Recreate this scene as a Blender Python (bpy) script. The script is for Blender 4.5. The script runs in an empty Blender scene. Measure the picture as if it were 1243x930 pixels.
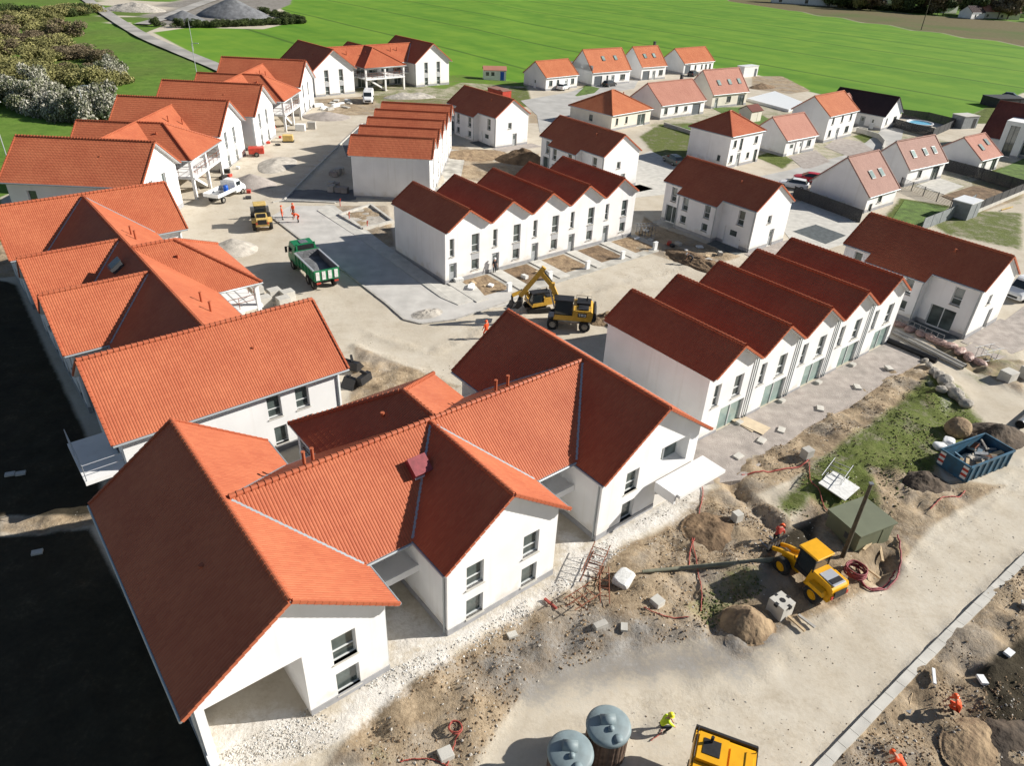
import bpy, bmesh, math, random
import numpy as np
from mathutils import Vector, Matrix
random.seed(7)
S = bpy.context.scene
COL = S.collection
# ------------------------------------------------------------------ camera
CAMH = 30.33; PITCH = 0.5579866; ROLL = 0.0486; FOC = 870.81; PCX, PCY = 621.5, 465.0
_F = np.array([0, math.cos(PITCH), -math.sin(PITCH)]); _R0 = np.array([1., 0, 0]); _U0 = np.cross(_R0, _F)
_R = math.cos(ROLL) * _R0 + math.sin(ROLL) * _U0; _U = -math.sin(ROLL) * _R0 + math.cos(ROLL) * _U0
cd = bpy.data.cameras.new('camera'); cam = bpy.data.objects.new('camera', cd); COL.objects.link(cam)
cd.sensor_fit = 'HORIZONTAL'; cd.sensor_width = 36; cd.lens = 36 * FOC / 1243; cd.clip_start = 1; cd.clip_end = 6000
cam.matrix_world = Matrix(((_R[0], _U[0], -_F[0], 0), (_R[1], _U[1], -_F[1], 0), (_R[2], _U[2], -_F[2], CAMH), (0, 0, 0, 1)))
S.camera = cam
# ------------------------------------------------------------------ sky, sun, exposure
SUN_AZ, SUN_EL = math.radians(9.5), math.radians(28.9)
W = bpy.data.worlds.new('World'); S.world = W; W.use_nodes = True
nt = W.node_tree; sky = nt.nodes.new('ShaderNodeTexSky'); sky.sky_type = 'NISHITA'; sky.sun_disc = False
sky.sun_elevation = SUN_EL; sky.sun_rotation = math.pi / 2 - SUN_AZ; sky.air_density = 1.0; sky.dust_density = 0.6
nt.links.new(sky.outputs[0], nt.nodes['Background'].inputs[0]); nt.nodes['Background'].inputs[1].default_value = 0.05
sl = bpy.data.lights.new('sun', 'SUN'); sl.energy = 5.0; sl.angle = math.radians(0.53); sl.color = (1, 0.95, 0.87)
so = bpy.data.objects.new('sun', sl); COL.objects.link(so)
sd = Vector((math.cos(SUN_AZ) * math.cos(SUN_EL), math.sin(SUN_AZ) * math.cos(SUN_EL), math.sin(SUN_EL)))
so.rotation_euler = sd.to_track_quat('Z', 'Y').to_euler(); so.location = (60, 10, 80)
S.view_settings.view_transform = 'Standard'; S.view_settings.look = 'None'; S.view_settings.gamma = 1
S.view_settings.exposure = 0.62; S.view_settings.use_curve_mapping = False
# ------------------------------------------------------------------ terrain and pixel helpers
def sstep(x, a, b):
    t = np.clip((np.asarray(x, float) - a) / (b - a), 0, 1); return t * t * (3 - 2 * t)
def g(x, y):
    return 0.72 * sstep(y, 58, 104) * sstep(-np.asarray(x, float), -6, 24)
def P(u, v, h=0.0):
    d = _F + ((u - PCX) / FOC) * _R - ((v - PCY) / FOC) * _U
    z = h
    for _ in range(6):
        t = (z - CAMH) / d[2]; x, y = d[0] * t, d[1] * t; z = float(g(x, y)) + h
    return Vector((x, y, z))
def PP(l): return [P(*q) for q in l]
# ------------------------------------------------------------------ object helpers
def tag(o, label=None, cat=None, group=None, kind=None):
    if label: o['label'] = label
    if cat: o['category'] = cat
    if group: o['group'] = group
    if kind: o['kind'] = kind
    return o
def thing(name, label, cat, loc=(0, 0, 0), rz=0., group=None):
    o = bpy.data.objects.new(name, None); COL.objects.link(o); o.location = loc; o.rotation_euler = (0, 0, rz); o.empty_display_size = .3
    return tag(o, label, cat, group)
def link(name, me, parent=None, loc=(0, 0, 0), rz=0.):
    o = bpy.data.objects.new(name, me); COL.objects.link(o); o.location = loc; o.rotation_euler = (0, 0, rz)
    if parent: o.parent = parent
    return o
def copy_tree(o, parent=None):
    c = o.copy(); COL.objects.link(c)
    if parent: c.parent = parent
    for ch in o.children: copy_tree(ch, c)
    return c
def rnd(a, b): return random.uniform(a, b)
class MB:
    def __init__(s): s.v = []; s.f = []; s.m = []; s.mats = []; s.sm = []
    def mi(s, mat):
        if mat not in s.mats: s.mats.append(mat)
        return s.mats.index(mat)
    def add(s, vs, fs, mat, smooth=False):
        k = len(s.v); s.v += [tuple(q) for q in vs]; i = s.mi(mat)
        for f in fs: s.f.append([k + j for j in f]); s.m.append(i); s.sm.append(smooth)
        return s
    def box(s, c, d, mat, rz=0., tilt=None, bev=0):
        x, y, z = d[0] / 2, d[1] / 2, d[2] / 2
        vs = [Vector((sx * x, sy * y, sz * z)) for sz in (-1, 1) for sy in (-1, 1) for sx in (-1, 1)]
        M = Matrix.Rotation(rz, 3, 'Z')
        if tilt: M = M @ Matrix.Rotation(tilt[1], 3, tilt[0])
        vs = [M @ q + Vector(c) for q in vs]
        return s.add(vs, [(0, 2, 3, 1), (4, 5, 7, 6), (0, 1, 5, 4), (2, 6, 7, 3), (0, 4, 6, 2), (1, 3, 7, 5)], mat)
    def b2(s, x0, y0, z0, x1, y1, z1, mat):
        return s.box(((x0 + x1) / 2, (y0 + y1) / 2, (z0 + z1) / 2), (abs(x1 - x0), abs(y1 - y0), abs(z1 - z0)), mat)
    def bar(s, a, b, w, h, mat):                      # box beam between two points
        a, b = Vector(a), Vector(b); d = b - a; L = d.length
        q = d.to_track_quat('X', 'Z').to_matrix()
        vs = [q @ Vector((sx * L / 2, sy * w / 2, sz * h / 2)) + (a + b) / 2 for sz in (-1, 1) for sy in (-1, 1) for sx in (-1, 1)]
        return s.add(vs, [(0, 2, 3, 1), (4, 5, 7, 6), (0, 1, 5, 4), (2, 6, 7, 3), (0, 4, 6, 2), (1, 3, 7, 5)], mat)
    def tube(s, pts, r, mat, n=8, cap=True, smooth=True):
        pts = [Vector(p) for p in pts]; k = len(pts); vs = []; rs = r if isinstance(r, (list, tuple)) else [r] * k
        for i, p in enumerate(pts):
            d = (pts[min(i + 1, k - 1)] - pts[max(i - 1, 0)]).normalized()
            q = d.to_track_quat('Z', 'Y').to_matrix()
            vs += [p + q @ Vector((rs[i] * math.cos(2 * math.pi * j / n), rs[i] * math.sin(2 * math.pi * j / n), 0)) for j in range(n)]
        fs = [(i * n + j, i * n + (j + 1) % n, (i + 1) * n + (j + 1) % n, (i + 1) * n + j) for i in range(k - 1) for j in range(n)]
        s.add(vs, fs, mat, smooth)
        if cap:
            s.add(vs[:n], [tuple(range(n))[::-1]], mat); s.add(vs[-n:], [tuple(range(n))], mat)
        return s
    def prism(s, poly, z0, z1, mat, side=None):
        n = len(poly); vs = [(p[0], p[1], z0 if len(p) < 3 else p[2] + z0) for p in poly] + [(p[0], p[1], z1 if len(p) < 3 else p[2] + z1) for p in poly]
        s.add(vs, [tuple(range(n))[::-1], tuple(range(n, 2 * n))], mat)
        return s.add(vs, [(i, (i + 1) % n, n + (i + 1) % n, n + i) for i in range(n)], side or mat)
    def lathe(s, prof, mat, n=20, c=(0, 0, 0), smooth=True):
        vs = [(c[0] + r * math.cos(2 * math.pi * j / n), c[1] + r * math.sin(2 * math.pi * j / n), c[2] + z) for r, z in prof for j in range(n)]
        return s.add(vs, [(i * n + j, i * n + (j + 1) % n, (i + 1) * n + (j + 1) % n, (i + 1) * n + j) for i in range(len(prof) - 1) for j in range(n)], mat, smooth)
    def loft(s, secs, mat, smooth=False, cap=True):
        n = len(secs[0]); vs = [q for c in secs for q in c]
        s.add(vs, [(i * n + j, i * n + (j + 1) % n, (i + 1) * n + (j + 1) % n, (i + 1) * n + j) for i in range(len(secs) - 1) for j in range(n)], mat, smooth)
        if cap: s.add(secs[0], [tuple(range(n))[::-1]], mat); s.add(secs[-1], [tuple(range(n))], mat)
        return s
    def profile(s, pts, y0, y1, mat, taper=None):      # side outline (x,z) extruded across y
        n = len(pts); t = taper or (lambda x, z: 1)
        vs = [(x, y0 * t(x, z), z) for x, z in pts] + [(x, y1 * t(x, z), z) for x, z in pts]
        s.add(vs, [tuple(range(n)), tuple(range(n, 2 * n))[::-1]], mat)
        return s.add(vs, [(i, n + i, n + (i + 1) % n, (i + 1) % n) for i in range(n)], mat)
    def mesh(s, name):
        me = bpy.data.meshes.new(name); me.from_pydata(s.v, [], s.f)
        for m in s.mats: me.materials.append(m)
        me.polygons.foreach_set('material_index', s.m); me.polygons.foreach_set('use_smooth', s.sm)
        bm = bmesh.new(); bm.from_mesh(me); bmesh.ops.recalc_face_normals(bm, faces=bm.faces); bm.to_mesh(me); bm.free()
        me.update(); return me
    def build(s, name, parent=None, loc=(0, 0, 0), rz=0., bevel=0):
        o = link(name, s.mesh(name), parent, loc, rz)
        if bevel:
            b = o.modifiers.new('bevel', 'BEVEL'); b.width = bevel; b.segments = 2; b.limit_method = 'ANGLE'; b.angle_limit = math.radians(40)
        return o
# ------------------------------------------------------------------ value noise (numpy)
_rs = np.random.RandomState(5); _LAT = _rs.rand(256, 256)
def vnoise(x, y):
    xi = np.floor(x).astype(int); yi = np.floor(y).astype(int); fx = x - xi; fy = y - yi
    fx = fx * fx * (3 - 2 * fx); fy = fy * fy * (3 - 2 * fy)
    a = _LAT[xi % 256, yi % 256]; b = _LAT[(xi + 1) % 256, yi % 256]; c = _LAT[xi % 256, (yi + 1) % 256]; d = _LAT[(xi + 1) % 256, (yi + 1) % 256]
    return (a * (1 - fx) + b * fx) * (1 - fy) + (c * (1 - fx) + d * fx) * fy
def fbm(x, y, o=4):
    r = 0; a = .5
    for i in range(o): r = r + a * vnoise(x * 2 ** i + 17 * i, y * 2 ** i + 31 * i); a /= 2
    return r
# ------------------------------------------------------------------ materials
def newmat(name):
    m = bpy.data.materials.new(name); m.use_nodes = True; n = m.node_tree
    return m, n, n.nodes['Principled BSDF'], n.nodes, n.links
def mat(name, col, rough=.7, var=.12, scale=3., metal=0., bump=0., bscale=30., spec=.4, dirt=None):
    m, n, b, N, L = newmat(name)
    b.inputs['Roughness'].default_value = rough; b.inputs['Metallic'].default_value = metal; b.inputs['Specular IOR Level'].default_value = spec
    tc = N.new('ShaderNodeTexCoord')
    no = N.new('ShaderNodeTexNoise'); no.inputs['Scale'].default_value = scale; no.inputs['Detail'].default_value = 5; L.new(tc.outputs['Object'], no.inputs['Vector'])
    r = N.new('ShaderNodeValToRGB'); r.color_ramp.elements[0].position = .3; r.color_ramp.elements[1].position = .7
    c2 = dirt if dirt else [c * (1 - 2 * var) for c in col]
    r.color_ramp.elements[0].color = (*c2, 1); r.color_ramp.elements[1].color = (*[min(1, c * (1 + var * .5)) for c in col], 1)
    L.new(no.outputs['Fac'], r.inputs[0]); L.new(r.outputs[0], b.inputs['Base Color'])
    if bump:
        n2 = N.new('ShaderNodeTexNoise'); n2.inputs['Scale'].default_value = bscale; n2.inputs['Detail'].default_value = 6; L.new(tc.outputs['Object'], n2.inputs['Vector'])
        bp = N.new('ShaderNodeBump'); bp.inputs['Strength'].default_value = 1; bp.inputs['Distance'].default_value = bump
        L.new(n2.outputs['Fac'], bp.inputs['Height']); L.new(bp.outputs[0], b.inputs['Normal'])
    return m
def tilemat(name, col, dark, rough=.5):
    m, n, b, N, L = newmat(name); b.inputs['Roughness'].default_value = rough; b.inputs['Specular IOR Level'].default_value = .18
    at = N.new('ShaderNodeAttribute'); at.attribute_name = 'tv'
    tc = N.new('ShaderNodeTexCoord'); no = N.new('ShaderNodeTexNoise'); no.inputs['Scale'].default_value = .35; no.inputs['Detail'].default_value = 6; L.new(tc.outputs['Object'], no.inputs['Vector'])
    ad = N.new('ShaderNodeMath'); ad.operation = 'MULTIPLY_ADD'; L.new(at.outputs['Fac'], ad.inputs[0]); ad.inputs[1].default_value = .28; L.new(no.outputs['Fac'], ad.inputs[2])
    r = N.new('ShaderNodeValToRGB'); r.color_ramp.elements[0].position = .3; r.color_ramp.elements[1].position = 1.05
    r.color_ramp.elements[0].color = (*dark, 1); r.color_ramp.elements[1].color = (*col, 1)
    L.new(ad.outputs[0], r.inputs[0]); L.new(r.outputs[0], b.inputs['Base Color'])
    return m
def flat(name, col, rough=.5, metal=0., spec=.5, emis=None):
    m, n, b, N, L = newmat(name); b.inputs['Base Color'].default_value = (*col, 1); b.inputs['Roughness'].default_value = rough
    b.inputs['Metallic'].default_value = metal; b.inputs['Specular IOR Level'].default_value = spec
    return m
def plaster(name, col, stain):
    m = mat(name, col, .9, .05, .45, bump=.002, bscale=60); n = m.node_tree; N, L = n.nodes, n.links; b = N['Principled BSDF']; src = b.inputs['Base Color'].links[0].from_socket
    tc = N.new('ShaderNodeTexCoord'); sp = N.new('ShaderNodeSeparateXYZ'); L.new(tc.outputs['Object'], sp.inputs[0]); no = N.new('ShaderNodeTexNoise'); no.inputs['Scale'].default_value = 1.1; no.inputs['Detail'].default_value = 7; L.new(tc.outputs['Object'], no.inputs['Vector'])
    a = N.new('ShaderNodeMath'); a.operation = 'MULTIPLY_ADD'; L.new(no.outputs['Fac'], a.inputs[0]); a.inputs[1].default_value = -2.6; L.new(sp.outputs['Z'], a.inputs[2])
    r = N.new('ShaderNodeMapRange'); r.inputs['From Min'].default_value = -.95; r.inputs['From Max'].default_value = -.35; r.inputs['To Min'].default_value = .55; r.inputs['To Max'].default_value = 0; L.new(a.outputs[0], r.inputs['Value'])
    mx = N.new('ShaderNodeMix'); mx.data_type = 'RGBA'; L.new(r.outputs[0], mx.inputs['Factor']); L.new(src, mx.inputs[6]); mx.inputs[7].default_value = (*stain, 1)
    mp = N.new('ShaderNodeMapping'); mp.inputs['Scale'].default_value = (2.2, 2.2, .12); L.new(tc.outputs['Object'], mp.inputs['Vector']); n2 = N.new('ShaderNodeTexNoise'); n2.inputs['Scale'].default_value = 1.; n2.inputs['Detail'].default_value = 5; L.new(mp.outputs[0], n2.inputs['Vector'])
    r2 = N.new('ShaderNodeMapRange'); r2.inputs['From Min'].default_value = .56; r2.inputs['From Max'].default_value = .72; r2.inputs['To Min'].default_value = 0; r2.inputs['To Max'].default_value = .3; L.new(n2.outputs['Fac'], r2.inputs['Value'])
    m2 = N.new('ShaderNodeMix'); m2.data_type = 'RGBA'; L.new(r2.outputs[0], m2.inputs['Factor']); L.new(mx.outputs[2], m2.inputs[6]); m2.inputs[7].default_value = (.62, .60, .56, 1); L.new(m2.outputs[2], b.inputs['Base Color']); return m
M = dict(
    plaster=plaster('plaster', (.80, .795, .79), (.56, .51, .43)),
    plinth=mat('plinth_render', (.34, .34, .35), .9, .1, 2.),
    cream=mat('cream_render', (.70, .66, .57), .9, .05, .8),
    soffit=mat('soffit', (.66, .67, .69), .7, .05, 2.),
    tile=tilemat('terracotta_tiles', (.48, .155, .076), (.37, .100, .050)),
    tile_pink=tilemat('salmon_tiles', (.50, .25, .185), (.40, .18, .13), .6),
    tile_orange=tilemat('orange_tiles', (.54, .20, .095), (.42, .13, .06), .6),
    tile_brown=tilemat('brown_tiles', (.21, .07, .05), (.13, .045, .035), .55),
    tile_rose=tilemat('rose_brown_tiles', (.38, .215, .17), (.28, .15, .115), .6),
    tile_dark=tilemat('anthracite_tiles', (.06, .035, .032), (.035, .022, .022), .5),
    gutter=flat('zinc_gutter', (.42, .46, .48), .45, .5),
    glass=mat('window_glass', (.10, .125, .12), .07, .35, .8, spec=.8),
    glass_green=mat('green_glass', (.30, .40, .37), .1, .2, .6, spec=.8),
    frame=flat('window_frame', (.62, .64, .64), .4), frame_dark=flat('dark_frame', (.06, .065, .07), .4),
    spandrel=flat('spandrel_grey', (.40, .41, .42), .6),
    door=mat('grey_door', (.36, .38, .39), .5, .1, 2.), garage=flat('garage_door', (.10, .115, .13), .5),
    concrete=mat('concrete', (.46, .44, .40), .9, .12, 1.5, bump=.006, bscale=25), concrete_pale=mat('pale_concrete', (.56, .54, .49), .9, .1, 1.2, bump=.005),
    concrete_dirty=mat('stained_concrete', (.50, .48, .43), .9, .25, .7, bump=.006),
    paver=mat('grey_pavers', (.54, .52, .485), .9, .1, .7, bump=.004), paver_shade=mat('paver_shade', (.16, .165, .17), .9, .15, .6, bump=.006),
    street=mat('street_surface', (.45, .44, .415), .95, .12, .35, bump=.008, bscale=8),
    soil=mat('brown_soil', (.23, .155, .09), .95, .3, .9, bump=.12, bscale=3, dirt=(.10, .066, .04)),
    soil_dark=mat('dark_soil', (.10, .074, .052), .95, .35, 1.2, bump=.12, bscale=3, dirt=(.045, .035, .027)),
    clay=mat('clay_soil', (.33, .24, .145), .95, .25, 1.4, bump=.12, bscale=3.5, dirt=(.17, .115, .07)),
    gravel=mat('pale_gravel', (.50, .46, .40), .95, .2, 1.5, bump=.06, bscale=12), gravel_grey=mat('grey_gravel', (.20, .205, .215), .95, .2, .8, bump=.08, bscale=5),
    gravel_pink=mat('mauve_gravel', (.40, .355, .32), .95, .15, 1.2, bump=.05, bscale=10),
    yellow=mat('machine_yellow', (.62, .36, .05), .4, .1, 3.), yellow_deep=mat('amber_yellow', (.80, .40, .012), .38, .06, 2.),
    yellow_pale=mat('worn_yellow', (.68, .48, .16), .5, .15, 3.), black=mat('black_metal', (.022, .022, .024), .5, .2, 4.), rubber=mat('rubber', (.03, .029, .028), .85, .3, 6.),
    steel=mat('grey_steel', (.34, .35, .36), .4, .15, 4., metal=.6), silver=flat('silver_paint', (.50, .52, .55), .35, .3),
    rim=mat('rim', (.32, .30, .26), .5, .2, 6.), carglass=flat('car_glass', (.02, .026, .03), .06, 0, .8), green=mat('truck_green', (.015, .19, .075), .4, .12, 3.),
    green_shed=mat('olive_green', (.150, .165, .105), .6, .08, 1.), green_pole=mat('olive_pole', (.21, .21, .15), .7, .15, 3.), wood_dark=mat('creosoted_wood', (.10, .088, .06), .85, .25, 3.),
    wood=mat('raw_timber', (.58, .44, .27), .8, .15, 4.), ply=mat('plywood', (.62, .51, .36), .8, .08, 2.), white=mat('white_paint', (.78, .79, .79), .35, .04, 2.),
    offwhite=mat('dusty_white_sheet', (.68, .68, .66), .7, .12, 4., bump=.02, bscale=7), blue=mat('skip_blue', (.035, .12, .20), .5, .2, 2., dirt=(.05, .085, .11)), blue_bright=flat('blue_plastic', (.01, .10, .50), .4),
    red=mat('red_plastic', (.55, .06, .035), .5, .15, 4.), rust=mat('rusty_steel', (.24, .085, .045), .9, .25, 12.), hose=mat('oxide_red_hose', (.38, .075, .055), .6, .15, 5.), maroon=mat('maroon_conduit', (.26, .05, .06), .6, .15, 5.),
    hiviz=mat('orange_hi_vis', (.85, .10, .025), .8, .08, 9.), hiviz_y=mat('yellow_hi_vis', (.62, .80, .03), .8, .08, 9.), skin=flat('skin', (.48, .27, .18), .6), navy=mat('navy_cloth', (.03, .035, .06), .9, .2, 9.),
    darkcloth=mat('dark_cloth', (.025, .025, .03), .9, .2, 9.), hat_orange=flat('orange_helmet', (.85, .11, .02), .35), hat_white=flat('white_helmet', (.75, .75, .75), .35), hat_yellow=flat('yellow_helmet', (.75, .70, .03), .35),
    lid=mat('tank_lid_grey', (.21, .27, .29), .55, .15, 2., dirt=(.16, .20, .21)), tank=mat('tank_brown', (.15, .10, .072), .6, .3, 4.), car_white=flat('car_white', (.75, .76, .77), .25), car_red=flat('car_red', (.45, .015, .03), .25),
    car_grey=flat('car_grey', (.13, .15, .14), .25), car_dark=flat('car_black', (.03, .032, .036), .25), fence=mat('anthracite_fence', (.045, .047, .05), .7, .15, 3.), fence_grey=mat('grey_panel_fence', (.25, .27, .28), .7, .1, 2.),
    pool=flat('pool_water', (.10, .42, .62), .08), bark=mat('bark', (.09, .07, .05), .9, .3, 5.), hazard=flat('hazard_white', (.75, .75, .72), .5), mesh=flat('grey_mesh', (.30, .31, .32), .5, .4), slate=mat('slate_paving', (.10, .115, .12), .8, .2, 2.))
# ------------------------------------------------------------------ ground
def axis(parts):
    r = []
    for a, b, st in parts: r += list(np.arange(a, b, st))
    return np.array(r)
gx = axis([(-2600, -600, 80), (-600, -130, 12), (-130, -34, .9), (-34, 50, .3), (50, 150, .9), (150, 700, 12), (700, 3401, 100)])
gy = axis([(-60, 8, 4), (8, 64, .27), (64, 130, .5), (130, 262, 1.), (262, 700, 5), (700, 1500, 40), (1500, 6001, 300)])
GX, GY = np.meshgrid(gx, gy); fx, fy = GX.ravel(), GY.ravel()
def mask(polys, blur=.6, base=None):
    out = np.zeros(len(fx)) if base is None else base
    for pl in polys:
        val = 1.
        if isinstance(pl, tuple): pl, val = pl
        w = np.array([[*P(u, v)[:2]] for u, v in pl])
        sel = np.where((fx > w[:, 0].min() - 3) & (fx < w[:, 0].max() + 3) & (fy > w[:, 1].min() - 3) & (fy < w[:, 1].max() + 3))[0]
        if not len(sel): continue
        x, y = fx[sel], fy[sel]; ins = np.zeros(len(sel), bool); dm = np.full(len(sel), 1e9)
        for i in range(len(w)):
            (x1, y1), (x2, y2) = w[i], w[(i + 1) % len(w)]
            c = ((y1 > y) != (y2 > y)); ins ^= c & (x < (x2 - x1) * (y - y1) / (y2 - y1 + 1e-12) + x1)
            dx, dy = x2 - x1, y2 - y1; t = np.clip(((x - x1) * dx + (y - y1) * dy) / (dx * dx + dy * dy + 1e-9), 0, 1)
            dm = np.minimum(dm, np.hypot(x - x1 - t * dx, y - y1 - t * dy))
        sg = np.where(ins, dm, -dm); out[sel] = np.maximum(out[sel], val * np.clip(.5 + sg / (2 * blur), 0, 1))
    return out
m_dirt = mask([
    [(390, 935), (450, 862), (520, 815), (600, 762), (690, 715), (745, 665), (800, 645), (850, 602), (900, 585), (960, 640), (930, 720), (880, 770), (760, 790), (690, 800), (640, 832), (600, 890), (570, 940)],
    [(850, 575), (905, 560), (1000, 505), (1090, 438), (1118, 440), (1112, 480), (1030, 540), (960, 585), (900, 610)],
    [(985, 600), (1060, 560), (1130, 560), (1145, 585), (1220, 590), (1130, 640), (1090, 690), (1050, 720), (960, 760), (900, 800), (850, 770), (930, 700)],
    [(985, 945), (1128, 795), (1243, 672), (1330, 620), (1400, 1000)], [(1085, 440), (1130, 445), (1160, 480), (1130, 500), (1100, 480)],
    [(545, 178), (562, 176), (600, 196), (655, 186), (645, 210), (610, 228), (556, 214)], [(770, 300), (782, 262), (800, 275), (900, 312), (880, 318), (820, 318)],
    [(405, 250), (470, 250), (480, 300), (470, 300)], [(560, 470), (430, 420), (425, 490), (420, 520), (540, 470)], [(0, 628), (60, 626), (118, 622), (118, 640), (40, 650), (0, 648)], [(-200, 780), (-120, 900), (-60, 985), (-200, 985)],
    [(-60, 290), (15, 295), (22, 335), (-60, 345)], [(1180, 220), (1243, 195), (1243, 240), (1180, 262)], [(1110, 415), (1243, 440), (1243, 480), (1160, 440)],
    ([(380, 120), (470, 115), (560, 122), (560, 135), (470, 140), (400, 140)], .8), ([(640, 135), (700, 130), (690, 150), (640, 150)], .6), ([(912, 92), (950, 92), (985, 110), (960, 114), (912, 108)], .8)])
m_dirt = mask([([(690, 912), (900, 838), (1000, 752), (1110, 676), (1240, 586), (1240, 592), (1112, 684), (1003, 762), (903, 848), (695, 924)], .4), ([(640, 905), (860, 822), (960, 740), (1080, 662), (1240, 560), (1240, 565), (1084, 669), (964, 748), (864, 831), (645, 915)], .36), ([(440, 400), (520, 425), (640, 372), (850, 318), (850, 324), (644, 381), (524, 434), (444, 408)], .38)], .35, m_dirt)
m_grass = mask([
    ([(985, 562), (1060, 512), (1125, 455), (1165, 470), (1200, 520), (1215, 548), (1150, 552), (1125, 590), (1060, 575), (1075, 640), (1020, 640), (985, 615), (955, 640), (935, 620)], .82),
    ([(780, 152), (900, 118), (1000, 150), (1085, 150), (1243, 200), (1243, 250), (1120, 232), (1040, 190), (960, 200), (880, 172)], .5), ([(820, 735), (880, 690), (930, 690), (930, 715), (860, 765)], .55), ([(1085, 250), (1243, 258), (1243, 305), (1150, 285)], .75),
    ([(775, 165), (800, 150), (855, 148), (835, 195), (795, 190)], .8), [(815, 160), (838, 150), (880, 163), (862, 170)], [(690, 115), (715, 100), (730, 108), (705, 122)],
    [(1065, 272), (1092, 240), (1155, 250), (1130, 275), (1100, 288)], [(1195, 208), (1243, 195), (1300, 210), (1243, 225)], [(860, 128), (905, 132), (950, 150), (915, 158)], [(915, 190), (940, 182), (965, 195), (950, 205)],
    [(1035, 165), (1060, 158), (1075, 175), (1062, 180)], [(1160, 150), (1200, 128), (1243, 125), (1243, 150)], ([(560, 110), (640, 105), (650, 130), (600, 130)], .8), ([(410, 100), (560, 90), (640, 100), (600, 125), (470, 132)], .6),
    ([(1110, 405), (1200, 420), (1243, 425), (1243, 470), (1190, 470)], .45), ([(440, 905), (470, 895), (490, 930), (440, 935)], .45)])
m_chalk = mask([
    [(250, 880), (330, 860), (400, 872), (470, 812), (500, 790), (550, 775), (600, 738), (660, 712), (690, 665), (720, 662), (830, 590), (862, 578), (850, 610), (800, 640), (755, 662), (720, 700), (660, 732), (580, 772), (500, 830), (430, 890), (360, 925), (270, 940)],
    ([(470, 720), (550, 770), (470, 815)], .9), ([(670, 630), (722, 660), (680, 700)], .8), ([(1100, 440), (1125, 455), (1165, 500), (1145, 505)], .5)], .9)
m_soil_shade = mask([([(-400, 335), (0, 340), (20, 345), (45, 400), (120, 560), (125, 622), (100, 628), (0, 626), (0, 652), (110, 642), (240, 880), (275, 965), (-60, 985), (-120, 900), (-200, 780), (-400, 770)], .97),  # first outline paints the blocks' shade into the ground, sunlit strip left out
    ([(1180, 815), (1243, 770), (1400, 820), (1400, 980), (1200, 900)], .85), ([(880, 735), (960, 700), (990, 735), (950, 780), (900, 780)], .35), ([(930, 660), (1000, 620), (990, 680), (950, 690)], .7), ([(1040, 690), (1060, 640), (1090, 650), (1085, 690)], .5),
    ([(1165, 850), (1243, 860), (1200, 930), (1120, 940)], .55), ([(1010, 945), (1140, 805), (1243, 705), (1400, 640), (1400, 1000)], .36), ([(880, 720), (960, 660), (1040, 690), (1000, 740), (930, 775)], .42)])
m_meadow = mask([
    [(-900, 420), (-40, 345), (20, 320), (0, 240), (100, 200), (140, 170), (215, 135), (275, 112), (268, 84), (210, 62), (165, 40), (125, 15), (105, -5), (-600, -60)],
    [(940, -6), (1010, 6), (1130, 19), (1243, 27), (1500, 60), (1500, -20)], [(175, 40), (205, 28), (190, 15), (140, 5), (140, 12)], [(-900, -60), (105, -5), (205, 3), (225, -20), (350, -10), (350, -60)]])
m_wheat = mask([[(186, 39), (230, 33), (320, 35), (366, 24), (340, 10), (350, -5), (350, -60), (860, -50), (870, -12), (885, 1), (1118, 37), (1243, 55), (1500, 93), (1500, 160), (1243, 112), (1205, 128), (1150, 152), (1095, 138), (1040, 118), (1005, 116), (960, 106), (935, 94), (905, 88), (862, 82), (780, 76), (690, 82), (640, 105), (560, 100), (540, 108), (400, 90), (345, 85), (268, 82)]], 1.5)
m_plough = mask([[(870, -12), (885, 1), (1118, 37), (1243, 55), (1500, 93), (1500, 70), (1243, 27), (1130, 19), (1010, 6), (940, -6)]], 2.)
m_grey = mask([[(192, 30), (178, 25), (205, 4), (225, -20), (360, -20), (352, 5), (330, 14), (300, 26), (250, 32)],
    ([(545, 800), (640, 752), (750, 735), (860, 765), (930, 740), (985, 745), (960, 790), (900, 830), (820, 835), (700, 850), (640, 872), (590, 850)], .62), ([(600, 935), (640, 885), (720, 855), (800, 850), (830, 870), (820, 935)], .3)], 1.2)
Z = g(fx, fy); near = 1 - sstep(fy, 60, 110)
nb = fbm(fx * .9, fy * .9, 5) - .47; nb2 = fbm(fx * .25 + 9, fy * .25, 3) - .45; nb3 = np.abs(fbm(fx * 2.2 + 5, fy * 2.2, 3) - .45)
Z = Z + near * (m_dirt * (.75 * nb + .4 * nb2 + .45 * nb3) + m_chalk * .16 * nb + m_soil_shade * .35 * nb + m_grey * .12 * nb + m_grass * (.4 * nb + .5 * nb2))
Z = Z + (m_meadow * .7 * (fbm(fx * .06, fy * .06, 3) - .45))
trench = mask([[(858, 562), (866, 557), (948, 648), (940, 655)], [(1052, 700), (1075, 668), (1088, 690), (1072, 712)]], .4); Z = Z - .55 * trench; m_soil_shade = np.maximum(m_soil_shade, .45 * trench)
bank = mask([[(985, 562), (1060, 512), (1125, 455), (1150, 470), (1100, 540), (1010, 620), (900, 690), (860, 690), (940, 620)]], 2.5); Z = Z + .5 * bank
sand = np.clip(1 - m_dirt - m_chalk - m_soil_shade - m_grass - m_wheat - m_meadow, 0, 1); Z = Z + sand * near * .05 * nb
lab_pts = None
nx, ny = len(gx), len(gy); idx = np.arange(nx * ny).reshape(ny, nx)
quads = np.stack([idx[:-1, :-1], idx[:-1, 1:], idx[1:, 1:], idx[1:, :-1]], -1).reshape(-1, 4)
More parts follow.
